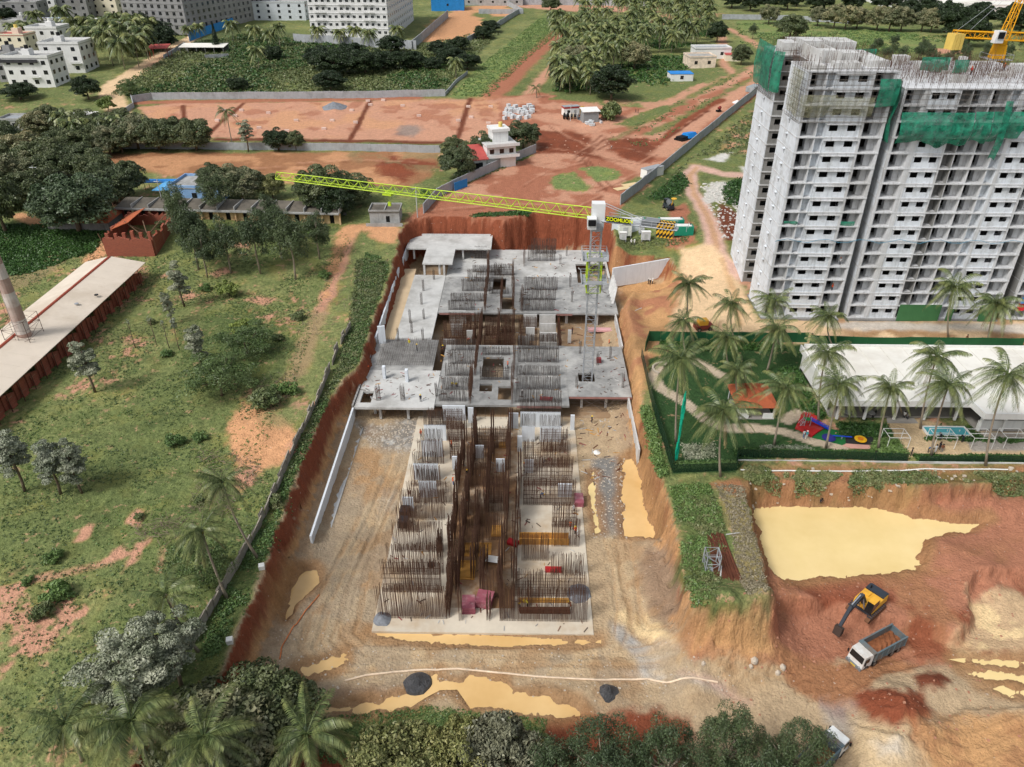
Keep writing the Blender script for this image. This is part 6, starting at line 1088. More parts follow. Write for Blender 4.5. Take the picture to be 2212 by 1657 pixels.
# long shed: ridge line runs away from the viewer
r0, r1 = Vector((-103.2, 120, 0)), Vector((-104.6, 176.2, 0)); r0 = Vector((-103.4, 100, 0)); sh = thing('long_shed', 'long shed with beige sheet roof and red ridge tiles over brick bays', 'shed'); zr, ze = 6.6, 5.0
for k in range(19):
    y0, y1 = 100+k*4.0, 100+k*4.0+3.97
    for side, (xa, xb) in (('L', (-110.6, -104.0)), ('R', (-104.0, -95.4))):
        sgn = 1; e0, e1 = (ze, zr) if side == 'L' else (zr, ze)
        MB().hexa([(xa, y0, e0-.12), (xb, y0, e1-.12), (xb, y1, e1-.12), (xa, y1, e0-.12), (xa, y0, e0), (xb, y0, e1), (xb, y1, e1), (xa, y1, e0)]).build('roof_sheet', ASB, sh)
for k in range(63): MB().hexa([(-104.45, 100.2+k*1.2, zr-.05), (-103.55, 100.2+k*1.2, zr-.05), (-103.55, 101.3+k*1.2, zr-.05), (-104.45, 101.3+k*1.2, zr-.05), (-104.2, 100.2+k*1.2, zr+.16), (-103.8, 100.2+k*1.2, zr+.16), (-103.8, 101.3+k*1.2, zr+.16), (-104.2, 101.3+k*1.2, zr+.16)]).build('ridge_tile', mat('ridge_tile', (150,74,56), .85, .15, 1), sh)
for k in range(19):
    y0 = 100+k*4.0; h = 3.4 if k % 2 else 2.4
    MB().hexa([(-97.6, y0+.2, -1), (-97.2, y0+.2, -1), (-97.2, y0+3.8, -1), (-97.6, y0+3.8, -1), (-97.6, y0+.2, h+1), (-97.2, y0+.2, h+1), (-97.2, y0+3.8, h-.2), (-97.6, y0+3.8, h-.2)]).build('brick_panel', BRICK, sh); MB().hexa([(-97.1, y0+1.2, -1), (-95.9, y0+1.2, -1), (-95.9, y0+2.8, -1), (-97.1, y0+2.8, -1), (-97.1, y0+1.2, h), (-96.6, y0+1.2, .4), (-96.6, y0+2.8, .4), (-97.1, y0+2.8, h)]).build('buttress', BRICK, sh)
    MB().bar((-95.8, y0, -1), (-95.8, y0, ze-.1), .09, 5).build('post', mat('rust_post', (84,56,46), .8), sh); MB().bar((-110.2, y0, -1), (-110.2, y0, ze-.1), .09, 5).build('post', mat('rust_post', (84,56,46)), sh)
MB().box(-110, -109.8, 100, 176, -1, 3.2).build('rear_wall', BRICK, sh); sh.location.z = 0
for k in range(2): MB().cyl(-99.3+k*1.9, 150+k*5, 6.05-k*.2, 6.2-k*.2, .45, 10).build('roof_vent', BLKP if k else STEEL, sh)
ck = thing('chimney_stack', 'tall tapering chimney with faded white and rust bands rising through shed roof', 'chimney', (-102.4, 135, 0)); 
for k in range(11): z0, z1 = 4+k*3.0, 7+k*3.0; MB().bar((0, 0, z0), (0, 0, z1), 1.45-k*.06, 16, 1.39-k*.06, True).build('band', mat('chimney_white', (206,196,188), .85, .1, .5, (168,140,126)) if k % 2 else mat('chimney_rust', (170,142,130), .85, .15, .5, (196,180,170)), ck)
lattice(MB(), (0, 0, 4.5), (0, 0, 10.5), 5, 2.2, .045).build('lattice_frame', mat('rust_post', (84,56,46)), ck); b = MB(); [b.bar((1.4*math.cos(a_), 1.4*math.sin(a_)-1, 5), (1.1*math.cos(a_), 1.1*math.sin(a_)-.8, 36), .04, 3) for a_ in (4.4, 4.9)]; b.build('ladder', BLKP, ck)
# ruin
RU = G(232, 553); RV = G(336, 553); ru = thing('brick_ruin', 'roofless red brick ruin with crumbling wall tops and fallen beams', 'ruin', (RU.x, RU.y, RU.z), math.atan2(RV.y-RU.y, RV.x-RU.x)); Wd = math.hypot(RV.x-RU.x, RV.y-RU.y); Dp = 17
random.seed(21)
def ragged(x0, y0, x1, y1, h, n_=9):
    for k in range(n_): t0, t1 = k/n_, (k+1)/n_; d_ = Vector((x1-x0, y1-y0)).normalized(); nx, ny = -d_.y*.25, d_.x*.25; hh_ = h+random.uniform(-.7, .6); hb = h+random.uniform(-.7, .6); pts = [(x0+(x1-x0)*t0-nx, y0+(y1-y0)*t0-ny), (x0+(x1-x0)*t1-nx, y0+(y1-y0)*t1-ny), (x0+(x1-x0)*t1+nx, y0+(y1-y0)*t1+ny), (x0+(x1-x0)*t0+nx, y0+(y1-y0)*t0+ny)]; MB().hexa([(*p, -1) for p in pts]+[(*p, z) for p, z in zip(pts, (hh_, hb, hb, hh_))]).build('brick_wall', BRICK, ru)
ragged(0, 0, Wd, 0, 5.0); ragged(0, Dp, Wd, Dp, 5.5); ragged(0, .3, 0, Dp-.3, 5.2); ragged(Wd, .3, Wd, Dp-.3, 5.0)
for k in range(6): MB().box(.8+k*2.2, 1.6+k*2.2, .3, 1.1, 3, 6.2+random.uniform(-.4, .5)).build('brick_pier', BRICK, ru)
MB().hexa([(.3, 5, 5.4), (5.5, 5, 7.4), (5.5, Dp-.5, 7.4), (.3, Dp-.5, 5.4), (.3, 5, 5.55), (5.5, 5, 7.55), (5.5, Dp-.5, 7.55), (.3, Dp-.5, 5.55)]).build('roof_remnant', TILE, ru)
for a_, c_ in [((6, 4, 7), (10, 9, 2)), ((9, 3, 3), (12.5, 12, 7)), ((4, 6, 7.4), (8, 5, 4)), ((11, 2, 5.5), (7, 10, 6)), ((.2, 1, -1), (-.4, -.6, 6.5))]: MB().bar(a_, c_, .14, 5).build('fallen_beam', mat('old_wood', (120,96,76), .9), ru)
ht = thing('tiled_hut', 'low hut with orange tiled roof below dome tree', 'hut', tuple(G(105, 497)), .0); hw_ = 17.5
b = MB(); b.quad((-.6,-.8,2.4),(hw_+.4,-.8,2.4),(hw_-2,5,4.6),(.6,5,4.6)).quad((.6,5,4.6),(hw_-2,5,4.6),(hw_+.2,10,2.4),(-.6,10,2.4)).tri((hw_+.4,-.8,2.4),(hw_+.2,10,2.4),(hw_-2,5,4.6)).quad((-.6,-.8,2.36),(-.6,10,2.36),(hw_+.2,10,2.36),(hw_+.4,-.8,2.36)); rf = b.build('roof', TILE, ht)
for k in range(1, 12): t = k/12; MB().bar((-.6+1.2*t, -.8+5.8*t, 2.4+2.2*t+.04), (hw_+.4-2.4*t, -.8+5.8*t, 2.4+2.2*t+.04), .08, 4).build('tile_course', TILE, rf)
MB().box(0, hw_-.2, 0, .25, -1, 2.38).box(0, .25, .25, 9, -1, 2.38).box(hw_-.45, hw_-.2, .25, 9, -1, 2.38).box(0.25, hw_-.45, 8.75, 9, -1, 2.38).build('wall', CONCD, ht)
# long low building
a0, a1 = G(252, 474), G(690, 488); lb_ = thing('low_building', 'long low concrete building with grey roof panels and red and cream walls', 'building', (a0.x, a0.y+1.6, min(a0.z, a1.z)), math.atan2(a1.y-a0.y, a1.x-a0.x)); LL = math.hypot(a1.x-a0.x, a1.y-a0.y)+6; CRM = mat('cream_wall', (212,184,140), .85, .12, .6, (170,130,96)); MAR = mat('maroon_wall', (120,48,44), .85, .15, .6); OLDR = mat('mossy_roof', (104,98,88), .9, .2, .4, (70,66,60)); n_ = 13
for k in range(n_):
    x0, x1 = LL*k/n_+.12, LL*(k+1)/n_-.12; MB().hexa([(x0,-1.0,3.5),(x1,-1.0,3.5),(x1,6,4.3),(x0,6,4.3),(x0,-1.0,3.75),(x1,-1.0,3.75),(x1,6,4.55),(x0,6,4.55)]).build('roof_panel', OLDR, lb_); MB().box(x1, x1+.24, -1.0, 6, 3.4, 4.75).build('roof_rib', CONC, lb_)
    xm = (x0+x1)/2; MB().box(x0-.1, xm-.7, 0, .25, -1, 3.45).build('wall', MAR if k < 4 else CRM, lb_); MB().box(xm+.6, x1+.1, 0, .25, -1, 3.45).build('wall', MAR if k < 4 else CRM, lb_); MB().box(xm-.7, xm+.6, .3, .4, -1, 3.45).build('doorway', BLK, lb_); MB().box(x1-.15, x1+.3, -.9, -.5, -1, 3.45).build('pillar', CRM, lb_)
MB().box(0, LL, -1.5, -1.02, 3.2, 3.7).build('eave_beam', CONC, lb_); MB().box(0, LL, 5.8, 6, -1, 4.2).build('rear_wall', CONCD, lb_)
q = G(800, 484); hs_ = thing('roofless_house', 'small grey concrete house with flat roof and balcony at pit corner', 'house', (q.x, q.y, q.z), .02); MB().box(0, 8.4, 0, .25, -.5, 3.4).build('wall', CONC, hs_); MB().box(0,.25,.25,6,-.5,3.4).build('wall', CONC, hs_); MB().box(8.15,8.4,.25,6,-.5,3.4).build('wall', CONC, hs_); MB().box(.25,8.15,5.75,6,-.5,3.4).build('wall', CONC, hs_); MB().box(-.2,8.6,-.2,6.2,3.4,3.65).build('roof', OLDR, hs_); b = MB(); b.box(-.2,8.6,-.2,0,3.66,4.1).box(-.2,8.6,6,6.2,3.66,4.1).box(-.2,0,0,6,3.66,4.1).box(8.4,8.6,0,6,3.66,4.1).box(4.1,4.3,0,6,3.66,4.0); b.build('parapet', CONC, hs_); MB().box(-.9,9.3,-1.6,-.3,-.4,.1).build('balcony', CONC, hs_); MB().box(-.9,9.3,-1.75,-1.6,-.4,.8).build('balcony_wall', CONC, hs_); MB().box(4.6,5.6,-.06,.0,.6,2.3).build('door', BLK, hs_)
# ================================================================ background houses, walls, roads
_win = {}
def winmesh(w, h, fm):
    k = (w, h, fm.name)
    if k not in _win: b = MB(); b.box(-w/2-.1, w/2+.1, -.08, .02, -h/2-.1, h/2+.1); b.mi = 1; b.box(-w/2, w/2, -.11, -.085, -h/2, h/2); b.mi = 0; b.box(-.04, .04, -.14, -.115, -h/2, h/2); _win[k] = b.mesh('window', [fm, GLASS])
    return _win[k]
def house(name, label, cat, base, rz, w, d, ns, sh, wm, nf, nsd, fm=None, wsz=(1.4, 1.4), side=1, bands=None, parapet=1.0, balc=(), roofm=None, group=None, z=None):
    """block of storeys: origin at the front left corner, front along +x"""
    o = thing(name, label, cat, (base[0], base[1], base[2] if z is None else z), rz, group); h = ns*sh; fm = fm or WHITE
    MB().box(0, w, 0, d, -2, h).build('wall', wm, o); MB().box(-.15, w+.15, -.15, d+.15, h, h+.25).build('roof', roofm or CONC, o)
    if parapet: b = MB(); b.box(-.15, w+.15, -.15, .1, h+.26, h+parapet).box(-.15, w+.15, d-.1, d+.15, h+.26, h+parapet).box(-.15, .1, .11, d-.11, h+.26, h+parapet).box(w-.1, w+.15, .11, d-.11, h+.26, h+parapet); b.build('parapet', wm, o)
    if bands: [MB().box(-.2, w+.2, -.25, d+.2, s_*sh-.2, s_*sh).build('floor_band', bands, o) for s_ in range(1, ns)]
    wmesh = winmesh(*wsz, fm)
    if ns >= 2 and cat == 'house': tx_ = w*random.uniform(.2, .6); MB().box(tx_, tx_+3.6, d*.4, d*.4+4, h+.26, h+3.2).build('stair_tower', wm, o); MB().cyl(tx_+1.8, d*.4+2, h+3.2, h+4.8, .9, 10).build('water_tank', random.choice((BLKP, WHITE, mat('tank_yellow', (220,196,110)))), o)
    for s_ in range(ns):
        z0 = s_*sh+sh*.55
        for i in range(nf):
            if (i, s_) in balc or (i, None) in balc:
                x = w*(i+.5)/nf; b_ = MB().box(x-w/nf*.42, x+w/nf*.42, -1.2, -.02, s_*sh+.1, s_*sh+.25).build('balcony', wm, o); MB().box(x-w/nf*.42, x+w/nf*.42, -1.3, -1.2, s_*sh+.1, s_*sh+1.1).build('balcony_wall', wm, b_)
            link('window', wmesh, o, (w*(i+.5)/nf, 0, z0))
        for i in range(nsd):
            if side >= 0: q = link('window', wmesh, o, (w, d*(i+.5)/nsd, z0), R(90))
            else: q = link('window', wmesh, o, (0, d*(i+.5)/nsd, z0), R(-90))
    return o
WW = mat('villa_white', (224,224,222), .6, .06, .3, None, .3, streak=.2); GREYB = mat('block_grey', (146,146,146), .9, .12, .4, (126,124,120), .2, streak=.25); DKF = mat('dark_frame', (60,60,64), .5); CREAM = mat('cream_paint', (224,214,192), .7, .06, .4); BLUEW = mat('blue_wall', (126,164,208), .7, .1, .5, (160,186,216)); REDR = mat('red_roof', (176,82,76), .7, .12, .6)
g = G(674, 86); house('apartment_block', 'tall white apartment block with rows of balconies at top centre', 'building', g, .0, 49, 95, 9, 4.4, WW, 13, 14, mat('pale_frame', (196,198,198), .6), (1.7, 1.4), bands=WW, balc=[(i, None) for i in (1, 2, 5, 6, 9, 10)], z=13.5).rotation_euler.z = R(-2)
g = G(277, 72); house('grey_block', 'unfinished grey six storey apartment block with blue hoarding', 'building', g, R(-14), 46, 95, 7, 4.0, GREYB, 9, 16, GREYB, (2.0, 2.0), bands=CONC, z=14)
b0 = G(410, 90); b1 = G(540, 42); run_fence('blue_hoarding', 'bright blue sheet hoarding along the grey block', [(b0.x, b0.y), (b1.x, b1.y), (b1.x+30, b1.y+40)], 5, mat('blue_sheet2', (40,130,200), .6, .15, .3), 8, th=.2)
for a in [('villa', 'white villa with dark roof band, nearest left', (22,188), .0, 22, 14, 3, 4.2, 4, 3), ('villa', 'white villa right of the first with corner balcony', (100,158), R(2), 20, 16, 3, 4.4, 3, 3), ('villa', 'white house behind nearest villa', (70,118), 0, 18, 14, 3, 4.4, 3, 2)]: house(a[0], a[1], 'house', G(*a[2]), a[3], a[4], a[5], a[6], a[7], WW, a[8], a[9], DKF, (1.7, 1.6), balc=[(2, 1)], parapet=1.4)
q = G(22, 188); o = MB().box(q.x-.5, q.x+17, q.y-1.0, q.y-.3, q.z+10.8, q.z+12.2).build('band', DKF, bpy.data.objects['villa']); o.matrix_parent_inverse = bpy.data.objects['villa'].matrix_world.inverted() if False else Matrix.Translation(-bpy.data.objects['villa'].location)
house('villa', 'grey and white house cut by left frame edge', 'house', G(2, 178), .0, 9, 14, 3, 4.2, GREYB, 2, 2, DKF, (1.7, 1.6)); house('house', 'cream house with red roof shed behind nearest villa', 'house', G(4, 132), 0, 16, 12, 3, 4.2, CREAM, 3, 2, DKF, (1.5, 1.5), roofm=REDR)
for i, (u, v, w, d, ns, mt, lb) in enumerate([(62,42,22,16,4,WW,'white house in the back row beside grey one'),(10,52,26,16,3,GREYB,'grey house in the back row, leftmost'),(102,38,14,16,4,mat('brown_wall', (96,62,58)),'narrow brown house in back row'),(118,40,26,18,4,GREYB,'grey house right of brown one in back row'),(148,34,40,20,3,CREAM,'cream house with outside stairs in back row'),(210,30,24,16,3,mat('dkgreen_wall', (60,80,70)),'dark green block beside grey apartment'),(56,62,30,14,1,mat('lilac_wall', (196,196,216)),'low lilac house before back row'),(90,62,30,14,1,mat('pale_blue_wall', (190,214,226)),'low pale blue house behind palms'),(5,80,34,14,2,CONC,'half built grey house behind palms at left'),(150,62,50,12,1,WW,'low white shed behind palm grove'),(8,14,26,18,4,WW,'white apartment house at top left corner'),(42,16,22,18,3,CREAM,'cream house second from top left corner'),(74,14,26,18,4,GREYB,'grey house third from top left corner'),(112,12,22,18,3,WW,'white house fourth from top left corner'),(148,10,28,18,3,BLUEW,'pale blue house fifth along the top edge'),(190,10,30,18,3,WW,'white house at top edge near grey block'),(235,8,30,18,4,GREYB,'grey house just left of the grey block top')]): house('house', lb, 'house', G(u, v), R(random.uniform(-4, 4)), w, d, ns, 4.4, mt, max(2, int(w/6)), 2, DKF, (1.7, 1.7), bands=None)
house('house', 'pale grey house right of blue hoarding by sandy road', 'house', G(550, 44), R(0), 38, 30, 3, 3.8, mat('lt_grey_wall', (198,204,210), .7, .06), 5, 4, DKF, (1.6, 1.6)); o = house('warehouse', 'white warehouse with long red roof beside apartments', 'warehouse', G(615, 36), 0, 46, 26, 1, 5.5, WW, 2, 1, DKF, roofm=REDR, parapet=0)
q = G(388, 116); s_ = thing('open_shed', 'long open shed with white roof in the scrub', 'shed', tuple(q)); MB().hexa([(0,0,3.2),(26,0,3.2),(26,9,4.2),(0,9,4.2),(0,0,3.4),(26,0,3.4),(26,9,4.4),(0,9,4.4)]).build('roof', ROOFW, s_); [MB().box(x-.15,x+.15,.2,.5,-.5,3.2).build('post', CONCD, s_) for x in (.5,5,10,15,20,25.4)]; MB().box(.2,25.8,8.5,8.8,-.5,4.1).build('rear_wall', CONCD, s_)
q = G(322, 128); s_ = thing('bus_shelter', 'small red roofed shelter beside sandy road', 'shelter', tuple(q)); MB().hexa([(0,0,5),(10,3,5),(10,9,6.5),(0,6,6.5),(0,0,5.2),(10,3,5.2),(10,9,6.7),(0,6,6.7)]).build('roof', REDR, s_); [MB().bar((x,y,-.5),(x,y,5.2),.15,5).build('post', mat('post_red', (150,60,50)), s_) for x, y in ((.6,1),(9.5,3.6),(.6,5.6),(9.5,8.4))]
q = G(88, 290); o = house('farm_house', 'low white house with flat roof among left trees', 'house', G(68, 278), R(-3), 24, 9, 1, 4, WW, 3, 1, DKF); house('farm_shed', 'grey sheet roofed shed left of low white house', 'shed', G(2, 282), R(3), 12, 9, 1, 3.6, CONC, 1, 1, DKF, roofm=STEEL)
bh = house('blue_house', 'sky blue flat roofed house behind the long grey roof', 'house', G(372, 438), R(-3), 15, 12, 1, 4.4, BLUEW, 3, 1, DKF, (1.3, 1.3)); MB().box(-6, -.3, 1, 10, 3.2, 3.4).build('tin_roof', mat('blue_tin', (96,170,220), .5), bh); MB().cyl(13, 9, 4.7, 7, .9, 10).build('water_tank', BLKP, bh)
q = G(312, 412); MB().prism([(q.x, q.y), (q.x+11, q.y+.6), (q.x+11, q.y+4), (q.x, q.y+3.6)], q.z+2.4, q.z+2.6).build('tarp_shelter', mat('blue_tarp', (30,130,210), .5, .1)); tag(bpy.data.objects['tarp_shelter'], 'blue sheet shelter beside the blue house', 'shelter'); [MB().bar((q.x+x, q.y+y, q.z-.3), (q.x+x, q.y+y, q.z+2.4), .08, 4).build('post', RUST, bpy.data.objects['tarp_shelter']) for x, y in ((.3,.3),(10.6,.9),(10.6,3.7),(.3,3.3))]
wh = house('white_house', 'white two storey house with red sloping roof beside the plots', 'house', G(1002, 372), R(18), 8, 9, 1, 3.6, WW, 2, 1, DKF, (1.2, 1.3), parapet=0); MB().hexa([(-.6,-.8,3.7),(8.6,-.8,3.7),(8.6,9.6,6.2),(-.6,9.6,6.2),(-.6,-.8,3.95),(8.6,-.8,3.95),(8.6,9.6,6.45),(-.6,9.6,6.45)]).build('red_roof', REDR, wh)
w2_ = MB().box(8.8, 19, 2, 13, -1, 7.2).build('wall', WW, wh); MB().box(8.4, 20, .8, 13.4, 3.5, 3.75).build('floor_band', WW, wh); MB().box(8.4, 20, .6, .8, 3.5, 4.5).build('balcony_wall', WW, wh); MB().box(8.4, 20, .8, 13.4, 7.2, 7.45).build('roof', CONCW, wh); MB().box(8.4, 20, .6, .8, 7.2, 8.2).build('balcony_wall', WW, wh); MB().box(12, 17.5, 6, 12, 7.46, 11).build('stair_tower', WW, wh); MB().box(11.6, 18, 5.6, 12.4, 11, 11.9).build('roof', WW, wh); MB().cyl(15.6, 9, 11.9, 13.4, .7, 10).build('water_tank', mat('tank_yellow', (220,196,110)), wh)
for x in (10.5, 14, 17.4): link('window', winmesh(1.3, 1.3, mat('brown_frame', (110,60,40))), wh, (x, 2, 5.4))
MB().box(2, 5.4, -.15, -.02, -.3, 2.6).build('garage_door', BLK, wh)
# grove houses
house('house', 'cream house with red trim at right end of the grove', 'house', G(1488, 148), R(6), 14, 12, 1, 5, mat('pink_cream', (222,204,184)), 2, 1, DKF); house('house', 'white house with tin roof behind cream one', 'house', G(1500, 128), R(4), 20, 10, 1, 5, WW, 2, 2, DKF, roofm=STEEL); house('hut', 'low hut with blue sheet weighted on the roof by grove', 'hut', G(1448, 176), R(3), 11, 8, 1, 3.2, WW, 1, 1, DKF, roofm=mat('blue_tarp', (30,130,210)), parapet=0); o = house('hut', 'small hut with red tiled roof beside brown tree', 'hut', G(1566, 132), R(-6), 9, 7, 1, 3, CREAM, 1, 1, DKF, roofm=REDR, parapet=0)
for i, (u, v, w, d, lb) in enumerate([(1960,28,60,40,'long white warehouse roof at top right'),(2040,32,70,30,'white warehouse with pale roof, second from right'),(1900,14,60,40,'grey warehouse roof at top edge'),(2090,16,60,30,'warehouse with white roof at top right edge')]): house('warehouse', lb, 'warehouse', G(u, v), R(-4), w, d, 1, 7, WW, 4, 1, DKF, roofm=ROOFW, parapet=0)
house('shed', 'blue tin shed beside the white apartments', 'shed', G(932, 24), R(3), 26, 20, 1, 8, mat('blue_sheet2', (40,130,200)), 1, 1, DKF, roofm=mat('blue_tin2', (50,140,200))); house('shed', 'blue and white workshop right of grey block', 'shed', G(470, 26), R(5), 44, 20, 1, 7, mat('blue_sheet2', (40,130,200)), 2, 1, DKF, roofm=ROOFW); house('shed', 'small grey sheds row beyond orange ground', 'shed', G(1000, 12), 0, 50, 14, 1, 5, CONC, 5, 1, DKF)
# compound walls
WCON = mat('compound_wall', (168,172,176), .9, .12, .6, (140,142,142), .2, streak=.3)
def cwall(label, pts, h, post=6, th=.25, mt=WCON): return run_fence('compound_wall', label, W2(pts), h, mt, post, cat='wall', th=th, drop=.6)
cwall('grey wall along the back of the red plots', [(288,222),(330,216),(600,214),(800,212),(962,208)], 3.0); cwall('grey wall along the front of the red plots', [(420,322),(640,325),(800,327),(952,330)], 2.6); cwall('grey wall left of the plots behind trees', [(245,322),(420,322)], 2.4); cwall('pale wall running down from the white house to the pit corner', [(1157,330),(1080,362),(1010,395),(945,428),(915,462)], 3.0, 3.0); cwall('long white wall from pit corner up to the tower', [(1340,443),(1400,395),(1480,330),(1560,262),(1645,192)], 3.2, 4.0)
cwall('white wall right of the apartments', [(890,108),(930,72),(968,38)], 5, 8, .4); cwall('wall in front of the apartments', [(636,92),(900,108)], 5, 8, .4); cwall('grey wall beside strip field', [(962,206),(985,180),(1010,160)], 1.5, 5); cwall('grey wall across the far orange ground', [(1010,92),(1060,68),(1095,45),(1120,30)], 3.4, 7, .4); cwall('far white wall behind strip field', [(1035,30),(1130,30),(1095,12)], 3.4, 8, .4); cwall('white wall at top edge right of round tree', [(1100,10),(1300,12),(1420,16)], 4, 9, .4); cwall('long wall behind the meadow', [(1560,42),(1700,44),(1860,52)], 3.4, 8, .4); cwall('low wall by the open shed', [(355,128),(400,100)], 2.2, 6, .4); cwall('wall below open shed', [(445,128),(495,125)], 2.2, 6, .4); cwall('white picket wall at road bend', [(262,252),(290,232),(284,214)], 2.0, 2)
MB().box(0, 9, 0, .4, 0, 3.6).build('shoring_wall', WALLB); o = tag(bpy.data.objects['shoring_wall'], 'pale ribbed shoring wall under the crane counter jib', 'wall'); q = G(1322, 503); o.location = (q.x, q.y+.6, q.z-.4); o.rotation_euler.z = R(6)
# broken stone slab wall down the left bank
SLB = mat('stone_slab', (150,142,130), .9, .18, 1.0, (170,164,152)); random.seed(31)
bw_ = W2([(762,700),(735,745),(705,820),(668,905),(628,990),(590,1080),(555,1150),(520,1215),(485,1275),(450,1335),(415,1395),(375,1470)]); bo = thing('broken_slab_wall', 'old leaning stone slab wall along the grassy pit edge', 'wall')
for (a, c) in zip(bw_[:-1], bw_[1:]):
    L = math.hypot(c[0]-a[0], c[1]-a[1]); n_ = max(1, round(L/1.9)); dx, dy = (c[0]-a[0])/L, (c[1]-a[1])/L
    for i in range(n_):
        if random.random() < .05: continue
        x, y = a[0]+dx*L*(i+.5)/n_, a[1]+dy*L*(i+.5)/n_; w_ = L/n_*.97; h = random.uniform(1.5, 2.0); ln = random.uniform(-.25, .35); o = MB().hexa([(-w_/2,-.09,-.5),(w_/2,-.09,-.5),(w_/2,.09,-.5),(-w_/2,.09,-.5),(-w_/2,-.09+ln,h),(w_/2,-.09+ln,h-random.uniform(-.2,.25)),(w_/2,.09+ln,h-.1),(-w_/2,.09+ln,h)]).build('stone_slab', SLB, bo); o.location = (x, y, gz(x, y)); o.rotation_euler.z = math.atan2(dy, dx)
# utility poles and wires
def pole(label, u, v, h): q = G(u, v); o = thing('utility_pole', label, 'pole', tuple(q)); MB().bar((0,0,-.5),(0,0,h),.16,7,.1,True).build('shaft', CONCW, o); MB().bar((-1.1,0,h-.6),(1.1,0,h-.6),.07,4).build('cross_arm', STEEL, o); return q+Vector((0, 0, h-.5))
p1_ = pole('concrete pole beside the blue house', 353, 445, 8); p2_ = pole('white pole beside wall under crane jib', 902, 470, 9); p3_ = pole('pole above the dome tree', 90, 420, 9); p4_ = pole('pole beside bushes of tin shed', 1232, 262, 7)
b = MB()
for (a, c) in [(p3_, p1_), (p1_, p2_)]:
    for l in (-.9, 0, .9): b.path([a.lerp(c, t/10)+Vector((0, l, -1.2*math.sin(math.pi*t/10))) for t in range(11)], .03, 3)
tag(b.build('power_lines', BLKP), 'thin sagging power lines above the long grey roof', 'wires')
# ================================================================ vehicles
def wheelset(T, spots, r, w, rz=0):
    ty = MB().bar((0,-w/2,0),(0,w/2,0),r,16,None,True).mesh('tyre', BLKP); rm = MB().bar((0,-w/2-.02,0),(0,w/2+.02,0),r*.55,10,None,True).mesh('rim', mat('rim_grey', (120,112,104), .6))
    for (x, y, z) in spots: wl = link('wheel', ty, T, (x, y, z)); link('rim', rm, wl)
def truck(label, loc, rz, tilt=(0, 0), group=None):
    """tipper lorry, cab towards +x, local origin on the ground at its middle"""
    t = thing('dump_truck', label, 'truck', loc, rz, group); t.rotation_euler = (tilt[0], tilt[1], rz)
    CABW = mat('cab_white', (222,224,222), .45, .05, .5, (180,170,158), .4); BODY = mat('tipper_grey', (92,108,114), .65, .2, .7, (124,104,86)); 
    MB().box(-4.2, 3.9, -.45, .45, .75, 1.0).build('chassis', BLKP, t)
    cb = MB().hexa([(2.2,-1.2,.7),(4.1,-1.2,.7),(4.1,1.2,.7),(2.2,1.2,.7),(2.2,-1.2,2.9),(3.8,-1.15,2.9),(3.8,1.15,2.9),(2.2,1.2,2.9)]).build('cab', CABW, t)
    MB().hexa([(4.05,-1.05,1.75),(4.1,-1.05,1.75),(4.1,1.05,1.75),(4.05,1.05,1.75),(3.84,-1.0,2.65),(3.9,-1.0,2.65),(3.9,1.0,2.65),(3.84,1.0,2.65)]).build('windscreen', GLASS, cb)
    for s_ in (-1, 1): MB().box(2.9, 3.7, min(1.19*s_, 1.24*s_), max(1.19*s_, 1.24*s_), 1.75, 2.5).build('side_window', GLASS, cb); MB().box(3.9, 4.0, min(1.3*s_, 1.5*s_), max(1.3*s_, 1.5*s_), 1.7, 2.3).build('mirror', BLKP, cb); MB().cyl(4.15, .85*s_, .95, 1.1, .12, 8).build('headlight', STEEL, cb)
    MB().box(4.1, 4.3, -1.22, 1.22, .55, .95).build('bumper', mat('bumper_grey', (120,124,126), .6), cb); MB().box(4.305, 4.32, -.4, .4, .65, .85).build('number_plate', mat('plate_yellow', (220,190,40)), cb)
    MB().box(1.9, 2.5, -1.3, 1.3, 2.95, 3.1).build('cab_guard', BODY, t)
    bd = MB().box(-4.2, 1.8, -1.25, 1.25, 1.1, 1.25).build('tipper_floor', BODY, t)
    for s_ in (-1, 1):
        MB().box(-4.2, 1.8, min(1.25*s_, 1.17*s_), max(1.25*s_, 1.17*s_), 1.26, 2.85).build('side_panel', BODY, bd)
        for k in range(6): MB().box(-4.15+k*1.15, -4.02+k*1.15, min(1.26*s_, 1.36*s_), max(1.26*s_, 1.36*s_), 1.15, 2.9).build('rib', BODY, bd)
        MB().box(-4.2, 1.8, min(1.14*s_, 1.34*s_), max(1.14*s_, 1.34*s_), 2.86, 2.95).build('top_rail', BODY, bd)
    MB().box(1.72, 1.8, -1.17, 1.17, 1.26, 3.0).build('headboard', BODY, bd); MB().box(-4.2, -4.12, -1.17, 1.17, 1.26, 2.8).build('tailgate', BODY, bd)
    b = MB(); nx_, ny_ = 12, 6
    for i in range(nx_):
        for j in range(ny_):
            f = lambda i_, j_: (-4.1+5.8*i_/nx_, -1.16+2.32*j_/ny_, 1.7+.5*math.sin(math.pi*i_/nx_)*math.sin(math.pi*j_/ny_)+.12*math.sin(i_*3.1+j_*2.3)); b.quad(f(i, j), f(i+1, j), f(i+1, j+1), f(i, j+1))
    ld = b.build('soil_load', mat('soil_load', (134,84,54), .95, .3, 2), t)
    wheelset(t, [(3.1,-1.05,.5),(3.1,1.05,.5),(1.4,-1.05,.5),(1.4,1.05,.5),(-2.0,-1.0,.5),(-2.0,1.0,.5),(-3.3,-1.0,.5),(-3.3,1.0,.5)], .5, .38); return t
f0, f1 = P(1852, 1432, -6.5), P(1925, 1392, -6.5); rz = math.atan2(f0.y-f1.y, f0.x-f1.x); mid = (f0+f1)/2
truck('white cab dump truck with soil in grey tipper body beside excavator', (mid.x, mid.y, gz(mid.x, mid.y)), rz)
